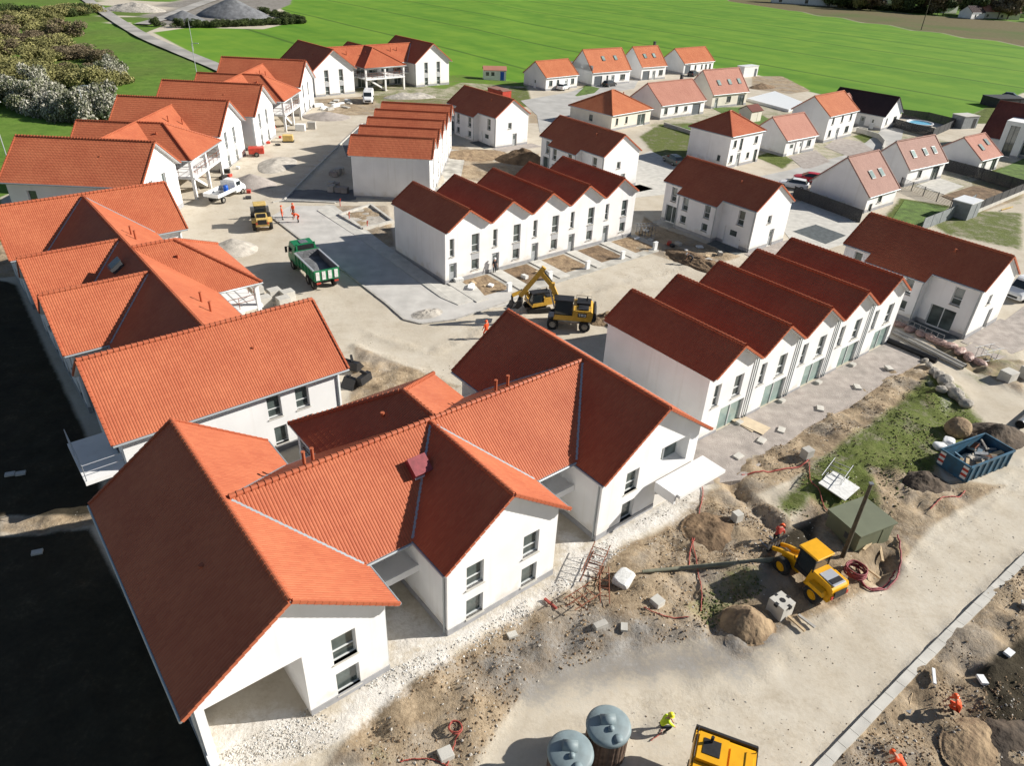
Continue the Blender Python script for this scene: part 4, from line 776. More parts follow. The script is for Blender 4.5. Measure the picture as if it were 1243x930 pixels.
    if hatch:
        a_, b_, glassy = hatch; z = sz - abs(a_) * .68; hb = MB(); hb.box((a_, b_, z + .2), (1.0, 1.05, .62), M['maroon'] if not glassy else M['frame_dark'], 0, ('Y', math.copysign(.6, a_))); ho = hb.build('roof_hatch', r)
        gb = MB(); gb.box((a_ + math.copysign(.06, a_), b_, z + (.53 if glassy else .08)), (.95, .95, .06), M['glass'] if glassy else M['silver'], 0, ('Y', math.copysign(.6, a_))); gb.build('hatch_cover', ho)
    return r
AF, AL, AM, AN, AD = (-12.88, 24.5, -.8765, -.03), (-19.8, 40.3, .708, .05), (-48.4, 80.3, .012, .55), (-47.8, 115.7, .003, .7), (-44.1, 161.9, -.84, .7)
fr0 = {0: [(.35, -.6, 4.05, 4.75, 'open', 4.2)] + stacked(5.75, 1.15, (.35, 1.5), (2.55, 1.65)),
       1: stacked(2.0, 1.05, (.4, 1.45), (2.6, 1.6)) + [(4.9, 2.8, 2.6, 1.95, 'glassdoor', .9), (5.0, .1, 2.3, 2.1, 'glassdoor', .9)]}
c0 = complex_('nearest white apartment block with open carport and alternating dark and orange roof slopes', *AF, 22.6, [11.1], 11.5, +1, fronts=fr0, hatch=(1.9, 9.2, False), vents=[(4.6, -1.7), (5.15, -1.9), (16.6, -1.3), (17.5, -1.3)], offs=-.45)
bs = MB(); bs.b2(6.8, 22.6 + .3, 2.5, 8.6, 22.6 + 4.6, 2.72, M['plaster']); bs.b2(6.8, 22.6 + .12, 2.0, 8.35, 22.6 + .3, 2.72, M['plaster']); bs.build('balcony_slab', c0)
cp = MB(); cp.b2(6.5, -4.26, -.6, 9.6, -4.02, 1.35, M['plaster']); cp.build('garden_wall', c0)
sw1 = {0: [(8.6, 2.65, .95, 1.65), (10.55, 2.65, .95, 1.65), (8.8, .5, .9, 1.4), (10.6, .4, .95, 1.6)]}
c1 = complex_('long white apartment block at the left with parallel orange roofs crossing a dark slope', *AL, 32.3, [11.35, 19.25], 16.9, -1, sidew=sw1, hatch=(-1.5, 15.6, True), vents=[(4.9, 1.9), (6.8, 1.9), (21., 1.4), (22.3, 1.4)])
bs = MB(); bs.b2(-9.2, -4.0, 2.35, -6.8, .6, 2.6, M['plaster']); bo = bs.build('balcony_slab', c1); railing(c1, [(-7., -3.9, 2.6), (-9.1, -3.9, 2.6), (-9.1, .5, 2.6)], 1.1, 'silver')
mw = dict(WW=9.5, E=5.45, RZ=8.75, WL=14.3)
tw = {0: stacked(2.3, .95, (.2, 1.9), (2.75, 2.2)) + stacked(5.6, .95, (.2, 1.9), (2.75, 2.2)), 1: stacked(2.3, .95, (.2, 1.9), (2.75, 2.2)) + stacked(5.6, .95, (.2, 1.9), (2.75, 2.2))}
complex_('white apartment block with porch columns and stairs behind the parked flatbed lorry', *AM, 23.4, [11.7], 11.9, -1, fronts=tw, vents=[(17.2, 1.6), (19., 2.6)], **mw)
complex_('white apartment block with hipped porch, between the flatbed lorry block and the farthest block', *AN, 24.7, [12.3], 12.6, -1, fronts=tw, vents=[(17.6, 1.4), (19., 1.9)], **mw)
complex_('farthest white apartment block, a white van parked before its stairs', *AD, 24.4, [5.6 + 6, ], 11.6, -1, WL=14.3, WW=9.0, E=5.3, RZ=8.7, cols=3, fronts=tw, vents=[(6., 2.), (17., 1.8), (18.6, 1.8)])
# ------------------------------------------------------------------ row plots, yards, fences, sheds
def rowp(row, u, v, z=0.): x, y, th = row; c, s = math.cos(th), math.sin(th); return Vector((x + u * c - v * s, y + u * s + v * c, z))
sheet('pavement', [rowp(ROWB, *q) for q in ((-.6, -.05), (27.4, -.05), (27.8, -5.3), (-.4, -6.2))], M['concrete_dirty'], .03)
for i in range(5):
    u0 = i * 5.334
    sheet('planting_bed', [rowp(ROWB, u0 + 1.75, -.25), rowp(ROWB, u0 + 5.0, -.25), rowp(ROWB, u0 + 5.0, -4.3), rowp(ROWB, u0 + 1.75, -4.3)], M['soil'] if i % 2 else M['clay'], .05)
    sheet('garden_path', [rowp(ROWB, u0 + .2, -.1), rowp(ROWB, u0 + 1.6, -.1), rowp(ROWB, u0 + 1.6, -5.2), rowp(ROWB, u0 + .2, -5.2)], M['concrete_pale'], .13)
    mb = MB(); mb.box((0, 0, .45), (.5, .28, .9), M['white']); mb.box((0, 0, .92), (.56, .34, .06), M['white']); p = rowp(ROWB, u0 + 4.5, -4.75)
    o = mb.build('meter_box', None, (p.x, p.y, 0), ROWB[2]); tag(o, ['white meter box before the first planting bed, beside the excavators', 'white meter box before the second planting bed from the excavators', 'white meter box before the middle planting bed of the terrace', 'white meter box before the fourth planting bed from the excavators', 'white meter box before the last planting bed, farthest from the excavators'][i], 'meter box', 'meter boxes along the terrace street')
sheet('terrace', [rowp(ROWC, *q) for q in ((-1.5, -.05), (27.2, -.05), (27.6, -2.6), (25.5, -3.7), (20, -3.5), (14.5, -3.9), (8, -3.6), (3, -4.2), (-1, -4.6), (-3.4, -3.5))], M['gravel_pink'], .10, .4)
sheet('pavement', [rowp(ROWA, *q) for q in ((-1, -.05), (27, -.05), (27, -2.4), (20, -2.6), (12, -2.9), (4, -3.1), (-1, -2.2))], M['concrete_dirty'], .05)
for hx, hy, hth in ((-6.42, 129.09, -.866), (9.62, 107.86, -.886), (25.1, 87.22, -.877), (40.41, 67.58, -.888)):
    rw = (hx, hy, hth); sheet('pavement', [rowp(rw, *q) for q in ((6.8, -4.2), (9.2, -4.4), (9.4, 4.6), (6.8, 4.4))], M['gravel_pink'], .03); sheet('terrace', [rowp(rw, *q) for q in ((-6.7, -5.2), (-3.9, -5.2), (-3.9, -3.5), (-6.7, -3.5))], M['concrete_dirty'], .06)
    sheet('terrace', [rowp(rw, *q) for q in ((2.2, -5.4), (6.4, -5.4), (6.4, -3.5), (2.2, -3.5))], M['slate'], .06)
sheet('pad', [(1160, 428), (1192, 410), (1243, 372), (1300, 355), (1300, 400), (1205, 440)], M['gravel_pink'], .05)
sheet('lawn', [(1080, 270), (1098, 243), (1150, 252), (1128, 276), (1104, 290), (1070, 282)], mat('lawn_grass', (.115, .19, .035), .95, .25, .8, bump=.05, bscale=6), .05)
LAWN = bpy.data.materials['lawn_grass']
for l in ([(820, 158), (838, 150), (872, 161), (858, 168)], [(698, 116), (712, 103), (728, 107), (712, 121)], [(1200, 212), (1243, 192), (1300, 200), (1300, 222), (1243, 228)], [(862, 130), (905, 130), (945, 150), (915, 157)]): sheet('lawn', l, LAWN, .04)
sheet('garden_soil', [(1143, 238), (1180, 226), (1225, 232), (1180, 256)], M['soil'], .05)
def slab(label, pts, h, matl, name='foundation_slab', cat='foundation'):
    q = PP(pts); c = sum(q, Vector()) / len(q); mb = MB(); mb.prism([(p.x - c.x, p.y - c.y) for p in q], -.2, h, matl); return tag(mb.build(name, None, (c.x, c.y, c.z)), label, cat)
slab('white concrete foundation slab with low rim between salmon roofed house and green field', [(906, 122), (940, 113), (975, 127), (957, 136)], .55, M['white'])
def fence(label, pts, h, matl, base=0., bmat='concrete_pale', panel=2.4, name='garden_fence', solid=True):
    q = PP(pts); o0 = q[0]; r = thing(name, label, 'fence', o0, 0, 'garden fences of the estate'); pm, bm_ = MB(), MB()
    for a, b in zip(q[:-1], q[1:]):
        a, b = a - o0, b - o0; L_ = (b - a).length; n = max(1, int(L_ / panel)); d = (b - a) / n
        for i in range(n + 1):
            mb = MB(); mb.box(a + d * i + Vector((0, 0, (h + base) / 2)), (.09, .09, h + base + .06), M[matl], math.atan2(d.y, d.x)); mb.build('post', r)
        k = int(h / .16)
        for j in range(k): pm.bar(a + Vector((0, 0, base + .08 + j * h / k)), b + Vector((0, 0, base + .08 + j * h / k)), .03, h / k * (.93 if solid else .3), M[matl])
        if base: bm_.bar(a + Vector((0, 0, base / 2 - .1)), b + Vector((0, 0, base / 2 - .1)), .2, base + .2, M[bmat])
    pm.build('slat_panel', r)
    if bm_.v: bm_.build('base_wall', r)
    return r
fence('dark slatted fence along the shaded gable of the two skylight house', [(962, 240), (1000, 254), (1043, 270)], 1.7, 'fence')
fence('thin dark mesh fence between lawn and paved terrace', [(1092, 226), (1120, 238), (1153, 252)], 1.4, 'fence', solid=False)
fence('long black fence in front of the pale pink house', [(1145, 206), (1190, 218), (1243, 234)], 1.8, 'fence')
fence('black fence on a white base wall around the brown garden plot', [(1181, 260), (1212, 247), (1245, 233)], 1.2, 'fence', .5)
fence('grey panel fence behind the lawn, beside the long dark red roof', [(1118, 280), (1150, 267), (1180, 250)], 1.7, 'fence_grey')
fence('black fence in front of the blue pool', [(1080, 153), (1105, 160), (1131, 166)], 1.7, 'fence')
fence('black fence behind the blue pool along the green field', [(1094, 142), (1125, 146), (1157, 154)], 1.7, 'fence')
fence('black fence section joining the pool corner and the grey shed', [(1131, 166), (1145, 160), (1158, 154)], 1.6, 'fence')
def wall(label, pts, h, matl='concrete_pale', w=.25):
    q = PP(pts); o0 = q[0]; mb = MB()
    for a, b in zip(q[:-1], q[1:]): mb.bar(a - o0 + Vector((0, 0, h / 2 - .1)), b - o0 + Vector((0, 0, h / 2 - .1)), w, h + .2, M[matl])
    return tag(mb.build('garden_wall', None, o0), label, 'wall')
wall('low grey garden wall edging the vacant grass lot', [(806, 152), (840, 163), (872, 174), (888, 182)], .6, 'concrete')
wall('curved pale wall along the cul de sac drive', [(1039, 160), (1050, 163), (1066, 168), (1073, 176), (1070, 184)], .9, 'concrete_pale')
wall('pale wall bounding the grey forecourt of the two storey orange roofed house', [(1030, 160), (1042, 158), (1052, 160)], .7)
def shed(label, px, L_, Wd, h, rh, th, wallm, roofm, door=None, name='garden_shed', win=0):
    p = P(*px); r = thing(name, label, 'shed', p, th); mb = MB(); mb.b2(-L_ / 2, -Wd / 2, -.1, L_ / 2, Wd / 2, h, M[wallm])
    if rh: mb.add([(-L_ / 2, -Wd / 2, h), (-L_ / 2, Wd / 2, h), (-L_ / 2, 0, h + rh), (L_ / 2, -Wd / 2, h), (L_ / 2, Wd / 2, h), (L_ / 2, 0, h + rh)], [(0, 1, 2), (3, 4, 5)], M[wallm])
    mb.build('wall', r); rb = MB(); o = .18
    if rh:
        for s in (-1, 1): rb.add([(-L_ / 2 - o, s * (Wd / 2 + o), h - .05), (L_ / 2 + o, s * (Wd / 2 + o), h - .05), (L_ / 2 + o, 0, h + rh + .06), (-L_ / 2 - o, 0, h + rh + .06), (-L_ / 2 - o, s * (Wd / 2 + o), h + .05), (L_ / 2 + o, s * (Wd / 2 + o), h + .05), (L_ / 2 + o, 0, h + rh + .16), (-L_ / 2 - o, 0, h + rh + .16)], [(0, 1, 2, 3), (4, 5, 6, 7), (0, 1, 5, 4), (0, 3, 7, 4), (1, 2, 6, 5)], M[roofm])
    else: rb.b2(-L_ / 2 - .1, -Wd / 2 - .1, h, L_ / 2 + .1, Wd / 2 + .1, h + .12, M[roofm])
    rb.build('roof', r)
    for k in range(win): w = MB(); w.b2(-L_ / 2 + .5 + k * 1.3, -Wd / 2 - .04, 1.0, -L_ / 2 + 1.25 + k * 1.3, -Wd / 2 + .02, 1.8, M['glass']); w.build('window', r)
    d = MB(); d.b2(L_ / 2 - 1.4, -Wd / 2 - .04, 0, L_ / 2 - .5, -Wd / 2 + .02, 1.95, M[door or 'white']); d.build('door', r); return r
shed('small white site hut with pink roof standing at the field edge', (600, 96), 5.4, 2.6, 2.2, .7, .15, 'white', 'tile_pink', 'blue_bright', 'site_hut', 2)
shed('red roofed storage container behind the farthest stepped house', (606, 118), 5.2, 2.4, 1.7, 0, -.85, 'red', 'tile_rose', 'red', 'container')
shed('small cream shed with brown roof behind the tall hipped house', (909, 146), 3.6, 3.0, 2.1, .9, .7, 'cream', 'tile_brown', 'cream')
shed('flat white topped grey shed at the corner of the lawn', (1168, 262), 3.4, 2.4, 2.2, 0, .7, 'fence_grey', 'white', 'fence_grey')
shed('grey garden shed with slatted white end beside the green field', (1168, 154), 4.2, 3., 2.4, 0, .4, 'fence_grey', 'concrete_pale', 'fence')
shed('dark netted lean-to behind the modern brown house', (1215, 128), 8, 5, 2.0, 0, .3, 'fence', 'fence', 'fence', 'lean_to')
shed('white site cabin beside the house under construction at the field edge', (906, 92), 6.0, 2.4, 2.6, 0, .65, 'white', 'white', 'garage', 'site_cabin')
def pool():
    p = P(1114, 156); r = thing('swimming_pool', 'round above ground pool with blue water between black fences', 'pool', p); mb = MB(); mb.lathe([(2.5, 0), (2.5, 1.2), (2.62, 1.22), (2.62, 1.28), (2.38, 1.28), (2.38, 1.0)], M['white'], 28); mb.build('rim', r)
    w = MB(); w.lathe([(2.4, 1.1), (.01, 1.1)], M['pool'], 28); w.build('water', r)
pool()
# ------------------------------------------------------------------ heaps
def mound(name, label, cat, px, rx, ry, h, matl, rz=0., rough=.22, n=56, group=None, loc=None, steep=1.25):
    p = loc or P(*px); ks = np.linspace(-1.15, 1.15, n); A, B = np.meshgrid(ks, ks); r = np.hypot(A, B); s = rnd(0, 80)
    base = np.clip(1 - r, 0, 1) ** (1 / steep); ns = fbm(A * 2.2 + s, B * 2.2 + s, 4) - .47; nd = fbm(A * 7 + s, B * 7, 3) - .45
    nd2 = np.abs(fbm(A * 16 + s, B * 16, 3) - .45); H = h * base * (1 + rough * 2.4 * ns) + h * min(rough, .4) * .5 * nd2 * np.clip(1.15 - r, 0, 1) + h * rough * .8 * nd * np.clip(1.15 - r, 0, 1) * 1.0 - .12 * (r > 1.0) * h
    V = np.stack([A.ravel() * rx * (1 + .0), B.ravel() * ry, H.ravel() - .04], -1); V[:, 0] *= (1 + .25 * (fbm(B * 1.2 + s, A * 0 + s, 2) - .4)).ravel()
    ix = np.arange(n * n).reshape(n, n); Q = np.stack([ix[:-1, :-1], ix[:-1, 1:], ix[1:, 1:], ix[1:, :-1]], -1).reshape(-1, 4); rq = r.ravel()[Q].min(1); Q = Q[rq < 1.08]
    used = np.unique(Q); mp_ = -np.ones(n * n, int); mp_[used] = np.arange(len(used))
    o = link(name, npmesh(name, V[used], mp_[Q], [matl], smooth=True), None, (p.x, p.y, gz(p.x, p.y)), rz); return tag(o, label, cat, group)
mound('gravel_heap', 'big dark grey gravel heap in the yard at the top', 'heap', (284, 20), 13, 9, 6, M['gravel_grey'], rough=.08)
mound('gravel_heap', 'smaller grey gravel heap left of the big dark one in the top yard', 'heap', (224, 24), 7, 5, 3, M['gravel_grey'], rough=.08)
mound('rubble_heap', 'pale rubble heap with red and white scraps at the top edge', 'heap', (163, 12), 12, 7, 3, M['gravel'], rough=.35)
mound('gravel_heap', 'mauve gravel heap in front of the white flatbed lorry', 'heap', (305, 224), 3.4, 2.4, 1.5, M['gravel_pink'], rough=.08)
mound('sand_heap', 'low pale sand heap beside the shadow tips of the stepped gables', 'heap', (336, 200), 2.6, 4.6, .8, M['gravel'], rough=.1)
mound('sand_heap', 'pale sand heap beyond the orange porch roof at the left', 'heap', (284, 303), 2.6, 2.4, 1.3, M['gravel'], rough=.08)
mound('sand_heap', 'flat mauve sand heap in front of the farthest block', 'heap', (396, 142), 4.5, 3.4, 1.0, M['gravel_pink'], rough=.12)
mound('soil_heap', 'dark brown soil heap in front of the half hidden stepped house', 'heap', (634, 196), 4.4, 2.4, 2.0, M['soil'], rough=.3)
mound('soil_heap', 'low brown soil ridge beside the curved terrace path', 'heap', (570, 188), 5.5, 3.6, .6, M['clay'], .5, rough=.5)
mound('soil_heap', 'brown earth cone beside the concrete manhole block and the dark mud', 'heap', (906, 758), 1.4, 1.2, .95, M['clay'], .3, rough=.25)
mound('soil_heap', 'broad dark earth heap between pale trench and green cabin', 'heap', (868, 646), 1.9, 1.7, .38, M['soil'], .3, rough=.5)
mound('soil_heap', 'dark earth heap behind the blue skip', 'heap', (1206, 530), 2.6, 1.8, 1.0, M['soil_dark'], .3, rough=.4)
mound('soil_heap', 'dark root heap in front of the blue skip', 'heap', (1118, 588), 1.9, 1.3, .8, M['soil_dark'], .1, rough=.5)
mound('soil_heap', 'brown earth pile at the lower right beyond the kerb', 'heap', (1178, 905), 1.7, 1.0, .3, M['clay'], .6, rough=.4)
mound('soil_heap', 'darker earth pile at the lower right corner', 'heap', (1230, 900), 2.4, 1.8, .45, M['soil_dark'], .2, rough=.4)
mound('soil_heap', 'tan earth bank beside the rear of the stepped house at the junction', 'heap', (846, 318), 5., 2., .9, M['soil'], -.9, rough=.5)
mound('soil_heap', 'grey rubble bed inside the curved parking kerb', 'heap', (519, 381), 1.9, 1.1, .35, M['gravel'], .6, rough=.6)
mound('soil_heap', 'stony earth pile behind the wheeled excavator', 'heap', (737, 388), 2.0, 1.3, .7, M['clay'], .6, rough=.5)
mound('soil_heap', 'brown soil strip beside the foundation slab at the field edge', 'heap', (925, 106), 4.5, 2.2, .9, M['soil'], .6, rough=.4)
mound('soil_heap', 'grey rubble beside the stairs of the farthest block', 'heap', (497, 118), 6, 2.2, 1.2, M['gravel'], .4, rough=.6)
# ------------------------------------------------------------------ vegetation
def leafmat(name, col, c2):
    m, n, b, N, L = newmat(name); b.inputs['Roughness'].default_value = .8; b.inputs['Specular IOR Level'].default_value = .2; at = N.new('ShaderNodeAttribute'); at.attribute_name = 'tv'
    r = N.new('ShaderNodeValToRGB'); r.color_ramp.elements[0].color = (*c2, 1); r.color_ramp.elements[1].color = (*col, 1); r.color_ramp.elements[0].position = .25; r.color_ramp.elements[1].position = .85; L.new(at.outputs['Fac'], r.inputs[0]); L.new(r.outputs[0], b.inputs['Base Color']); return m
LM = dict(scrub=leafmat('scrub_leaves', (.31, .29, .115), (.15, .145, .055)), blossom=leafmat('blossom_leaves', (.50, .48, .41), (.10, .115, .05)), green=leafmat('tree_leaves', (.13, .16, .055), (.055, .075, .03)), brown=leafmat('bare_twigs', (.24, .19, .115), (.12, .095, .06)), hedge=leafmat('hedge_leaves', (.09, .12, .035), (.035, .05, .018)))
def foliage(name, lobes, n, sz, matl, seed):
    rs = np.random.RandomState(seed); V = []; tv = []
    ks = rs.randint(0, len(lobes), n)
    for k in ks:
        cx, cy, cz, rx, rz_ = lobes[k]; d = rs.normal(size=3); d /= np.linalg.norm(d); q = rs.rand() ** .28; c = np.array([cx, cy, cz]) + d * q * np.array([rx, rx, rz_])
        if c[2] < .05: c[2] = .05 + rs.rand() * .3
        a = rs.normal(size=3); a /= np.linalg.norm(a); b = np.cross(a, d + rs.normal(size=3) * .6); b /= np.linalg.norm(b) + 1e-6; s_ = sz * (.5 + rs.rand())
        V += [c - a * s_ - b * s_ * .6, c + a * s_ - b * s_ * .6, c + a * s_ * .8 + b * s_ * .6, c - a * s_ * .8 + b * s_ * .6]; tv.append(np.clip(rs.rand() * .7 + .3 * (k % 3) / 2, 0, 1))
    return npmesh(name, np.array(V), np.arange(len(V)).reshape(-1, 4), [matl], tv=tv)
def lobes(rs, k, R, H, z0): return [(rs.uniform(-R, R) * .75, rs.uniform(-R, R) * .75, z0 + rs.uniform(.15, .85) * H, R * rs.uniform(.32, .55), H * rs.uniform(.2, .36)) for _ in range(k)]
_rr = np.random.RandomState(3)
SHR = {k: [foliage('shrub', lobes(_rr, 13, 1.0, 1.0, 0), 5200, .036, LM[k], 10 + i) for i in range(3)] for k in ('scrub', 'blossom', 'brown', 'hedge')}
CRN = {k: [foliage('crown', lobes(_rr, 12, 1.0, 1.15, .35), 2600, .07, LM[k], 30 + i) for i in range(3)] for k in ('green', 'brown', 'scrub')}
tm = MB(); tm.tube([(0, 0, -.1), (.02, 0, .3), (0, .03, .62), (.04, .02, .95)], [.075, .055, .04, .015], M['bark'], 7)
for q in range(5): a = q * 1.3; tm.tube([(0, 0, .35 + q * .08), (.3 * math.cos(a), .3 * math.sin(a), .7 + q * .08), (.5 * math.cos(a), .5 * math.sin(a), .95 + q * .06)], [.03, .02, .006], M['bark'], 5)
TRUNK = tm.mesh('trunk')
def shrub(px, R, H, kind, label, group, name='shrub', loc=None):
    p = loc or P(*px); o = link(name, random.choice(SHR[kind]), None, (p.x, p.y, p.z - .1), rnd(0, 6.3)); o.scale = (R * rnd(.9, 1.1), R * rnd(.9, 1.1), H); return tag(o, label, 'shrub', group)
def tree(px, R, H, kind, label, group, loc=None):
    p = loc or P(*px); r = thing('tree', label, 'tree', (p.x, p.y, p.z - .1), rnd(0, 6.3), group); c = link('crown', random.choice(CRN[kind]), r); c.scale = (R, R, H / 1.55); t = link('trunk', TRUNK, r); t.scale = (H * .45, H * .45, H * .62); return r
random.seed(11)
for i in range(54):                                         # brown-green thicket on the slope above the meadow
    u, v = rnd(-30, 140), rnd(28, 108)
    if v > 108 - 0.12 * u * 0 and u > 120: continue
    if u > 75 + (v - 20) * .95: continue
    if 40 < u and v < 45 and u - 40 > v: continue
    k = random.choice(['scrub', 'scrub', 'brown']); shrub((u, v), rnd(3.2, 5.5), rnd(2.2, 4.4), k, 'olive brown shrub in the dense thicket left of the meadow' if k == 'scrub' else 'bare brown shrub in the dense thicket left of the meadow', 'shrubs of the thicket' if k == 'scrub' else 'bare shrubs of the thicket')
for u, v in ((-8, 118), (8, 128), (20, 120), (33, 134), (46, 126), (58, 140), (70, 130), (84, 140), (96, 134), (108, 146), (118, 134), (130, 140), (-15, 108), (50, 116), (98, 148), (122, 146), (-30, 125), (75, 146)): shrub((u, v), rnd(2.8, 3.8), rnd(3.8, 5.4), 'blossom', 'white blossoming bush in the hedge row behind the left roofs', 'blossoming hedge bushes')
for u, v in ((104, 100), (114, 104), (124, 100), (134, 98), (140, 92)): shrub((u, v), rnd(2.5, 3.6), rnd(3, 4.6), 'blossom' if u > 120 else 'hedge', 'pale blossoming bush at the tip of the thicket' if u > 120 else 'dark green bush at the tip of the thicket', 'bushes at the thicket tip' if u > 120 else 'dark bushes at the thicket tip')
for i in range(16): t = i / 15; shrub((10 + 95 * t + rnd(-5, 5), 24 - 14 * t + rnd(-4, 6)), rnd(4, 6), rnd(2, 4), random.choice(['hedge', 'scrub']), 'rough shrub at the top edge of the thicket', 'shrubs at the top edge')
for i in range(20): t = i / 19; shrub((256 + 108 * t, 33 - 5 * t), 2.5, 2.2, 'hedge', 'dark clipped bush in the hedge below the gravel heaps', 'hedge of the gravel yard')
for i in range(8): t = i / 7; shrub((362 - 42 * t, 27 - 12 * t), 2.5, 2.2, 'hedge', 'dark clipped bush in the hedge right of the gravel heaps', 'hedge right of the gravel yard')
for u, v in ((192, 32), (215, 33), (236, 33), (244, 33)): shrub((u, v), 2.2, 2.6, 'hedge', 'small dark bush at the yard gate', 'bushes at the yard gate')
random.seed(21)
for i in range(84):                                         # village wood beyond the ploughed strip
    u = rnd(985, 1290); v = 4 + (u - 985) * .060 + rnd(-14, 5)
    if i % 7 == 0: v = 6 + (u - 985) * .075
    k = random.choice(['green', 'green', 'brown', 'scrub']); tree((u, max(v, -30)), rnd(4, 8), rnd(8, 15), k, {'green': 'dark green tree in the village wood at the top right', 'brown': 'bare brown tree in the village wood at the top right', 'scrub': 'olive tree in the village wood at the top right'}[k], {'green': 'green village trees', 'brown': 'bare village trees', 'scrub': 'olive village trees'}[k])
for i in range(26): t = i / 25; shrub((1000 + 125 * t, 6 + 10 * t), 4.5, 3.5, 'hedge', 'low dark bush in the field hedge at the top right', 'field hedge bushes')
house('long white farm building beyond the ploughed strip at the top', *P(975, 5)[:2], -.2, 40, 11, 6, 10, 'tile_dark', 'plaster', [(4, 1, 2, 2, WN), (20, 1, 2, 2, WN)])
house('village house with pale pink roof among trees at the top right corner', *P(1207, 22)[:2], .1, 24, 10, 4, 9, 'tile_pink', 'cream', [(3, 1, 1.4, 1.4, WN), (12, 1, 1.4, 1.4, WN)])
house('village house with dark roof and white gable among the trees', *P(1143, 15)[:2], .3, 14, 9, 5, 9, 'tile_dark', 'plaster', [(3, 1, 1.4, 1.4, WN)])
house('village house with blue grey roof below the pink roofed one', *P(1178, 22)[:2], .5, 12, 8, 3.5, 6.5, 'tile_dark', 'plaster', [(3, 1, 1.4, 1.4, WN)])
house('village house with brown roof left of the pink roofed one', *P(1085, 4)[:2], .2, 16, 9, 4.5, 9, 'tile_brown', 'cream', [(3, 1, 1.4, 1.4, WN)])
# ------------------------------------------------------------------ poles
def pole(label, px, h, r0, matl, name='utility_pole', lamp=False, loc=None):
    p = loc or P(*px); r = thing(name, label, 'lamp post' if lamp else 'pole', (p.x, p.y, gz(p.x, p.y) - .1)); mb = MB(); mb.tube([(0, 0, -.3), (0, 0, h)], [r0, r0 * .7], M[matl], 10); mb.build('shaft', r)
    if lamp: mb = MB(); mb.tube([(0, 0, h - .05), (.5, 0, h + .12), (1.0, 0, h + .12)], .045, M[matl], 6); mb.build('arm', r); mb = MB(); mb.box((1.2, 0, h + .1), (.75, .25, .12), M['silver']); mb.build('lamp_head', r)
    else: mb = MB(); mb.box((0, 0, h + .03), (r0 * 1.5, r0 * 1.5, .08), M['steel']); mb.build('cap', r)
    return r
pole('dark wooden utility pole standing beside the olive green cabin', (1021, 680), 5.6, .14, 'wood_dark')
pole('thin pole alone at the far edge of the green field', (1118, 36), 13, .22, 'wood_dark')
pole('street lamp beside the farm road at the field corner', (235, 62), 7.5, .09, 'silver', 'street_lamp', True)
pole('short street lamp just behind the left roof ridge near the farm road', (239, 90), 6.5, .09, 'silver', 'street_lamp', True)
pole('street lamp in front of the blossoming hedge', (107, 150), 6, .09, 'silver', 'street_lamp', True)
pole('slim mast at the left picture edge beside the meadow', (10, 196), 8, .08, 'silver', 'street_lamp', True)
# ------------------------------------------------------------------ vehicles and machines (x forward, y left)
def wheel(parent, x, y, r, w, rim='rim', n=20):
    s = 1 if y > 0 else -1; mb = MB()
    prof = [(r * .6, -w / 2), (r * .93, -w / 2), (r, -w * .36), (r, w * .36), (r * .93, w / 2), (r * .6, w / 2), (r * .55, w * .3), (r * .55, -w * .3), (r * .6, -w / 2)]
    vs = [(x + q * math.cos(2 * math.pi * j / n), y + z, r + q * math.sin(2 * math.pi * j / n)) for q, z in prof for j in range(n)]
    mb.add(vs, [(i * n + j, i * n + (j + 1) % n, (i + 1) * n + (j + 1) % n, (i + 1) * n + j) for i in range(len(prof) - 1) for j in range(n)], M['rubber'], True)
    t = mb.build('wheel', parent); rb = MB()
    for a, b, q in ((0, w * .32, .58), (w * .32, w * .42, .3)):
        c = [(x + r * q * math.cos(2 * math.pi * j / 14), y + s * b, r + r * q * math.sin(2 * math.pi * j / 14)) for j in range(14)]; d = [(v[0], y + s * a, v[2]) for v in c]
        rb.add(c + d, [tuple(range(14))] + [(j, (j + 1) % 14, 14 + (j + 1) % 14, 14 + j) for j in range(14)], M[rim])
    rb.build('rim', t); return t
def between(a, b): a, b = P(*a), P(*b); d = b - a; return (a + b) / 2, math.atan2(d.y, d.x)
def sec(x, pts): return [(x, y, z) for y, z in pts] + [(x, -y, z) for y, z in reversed(pts)]
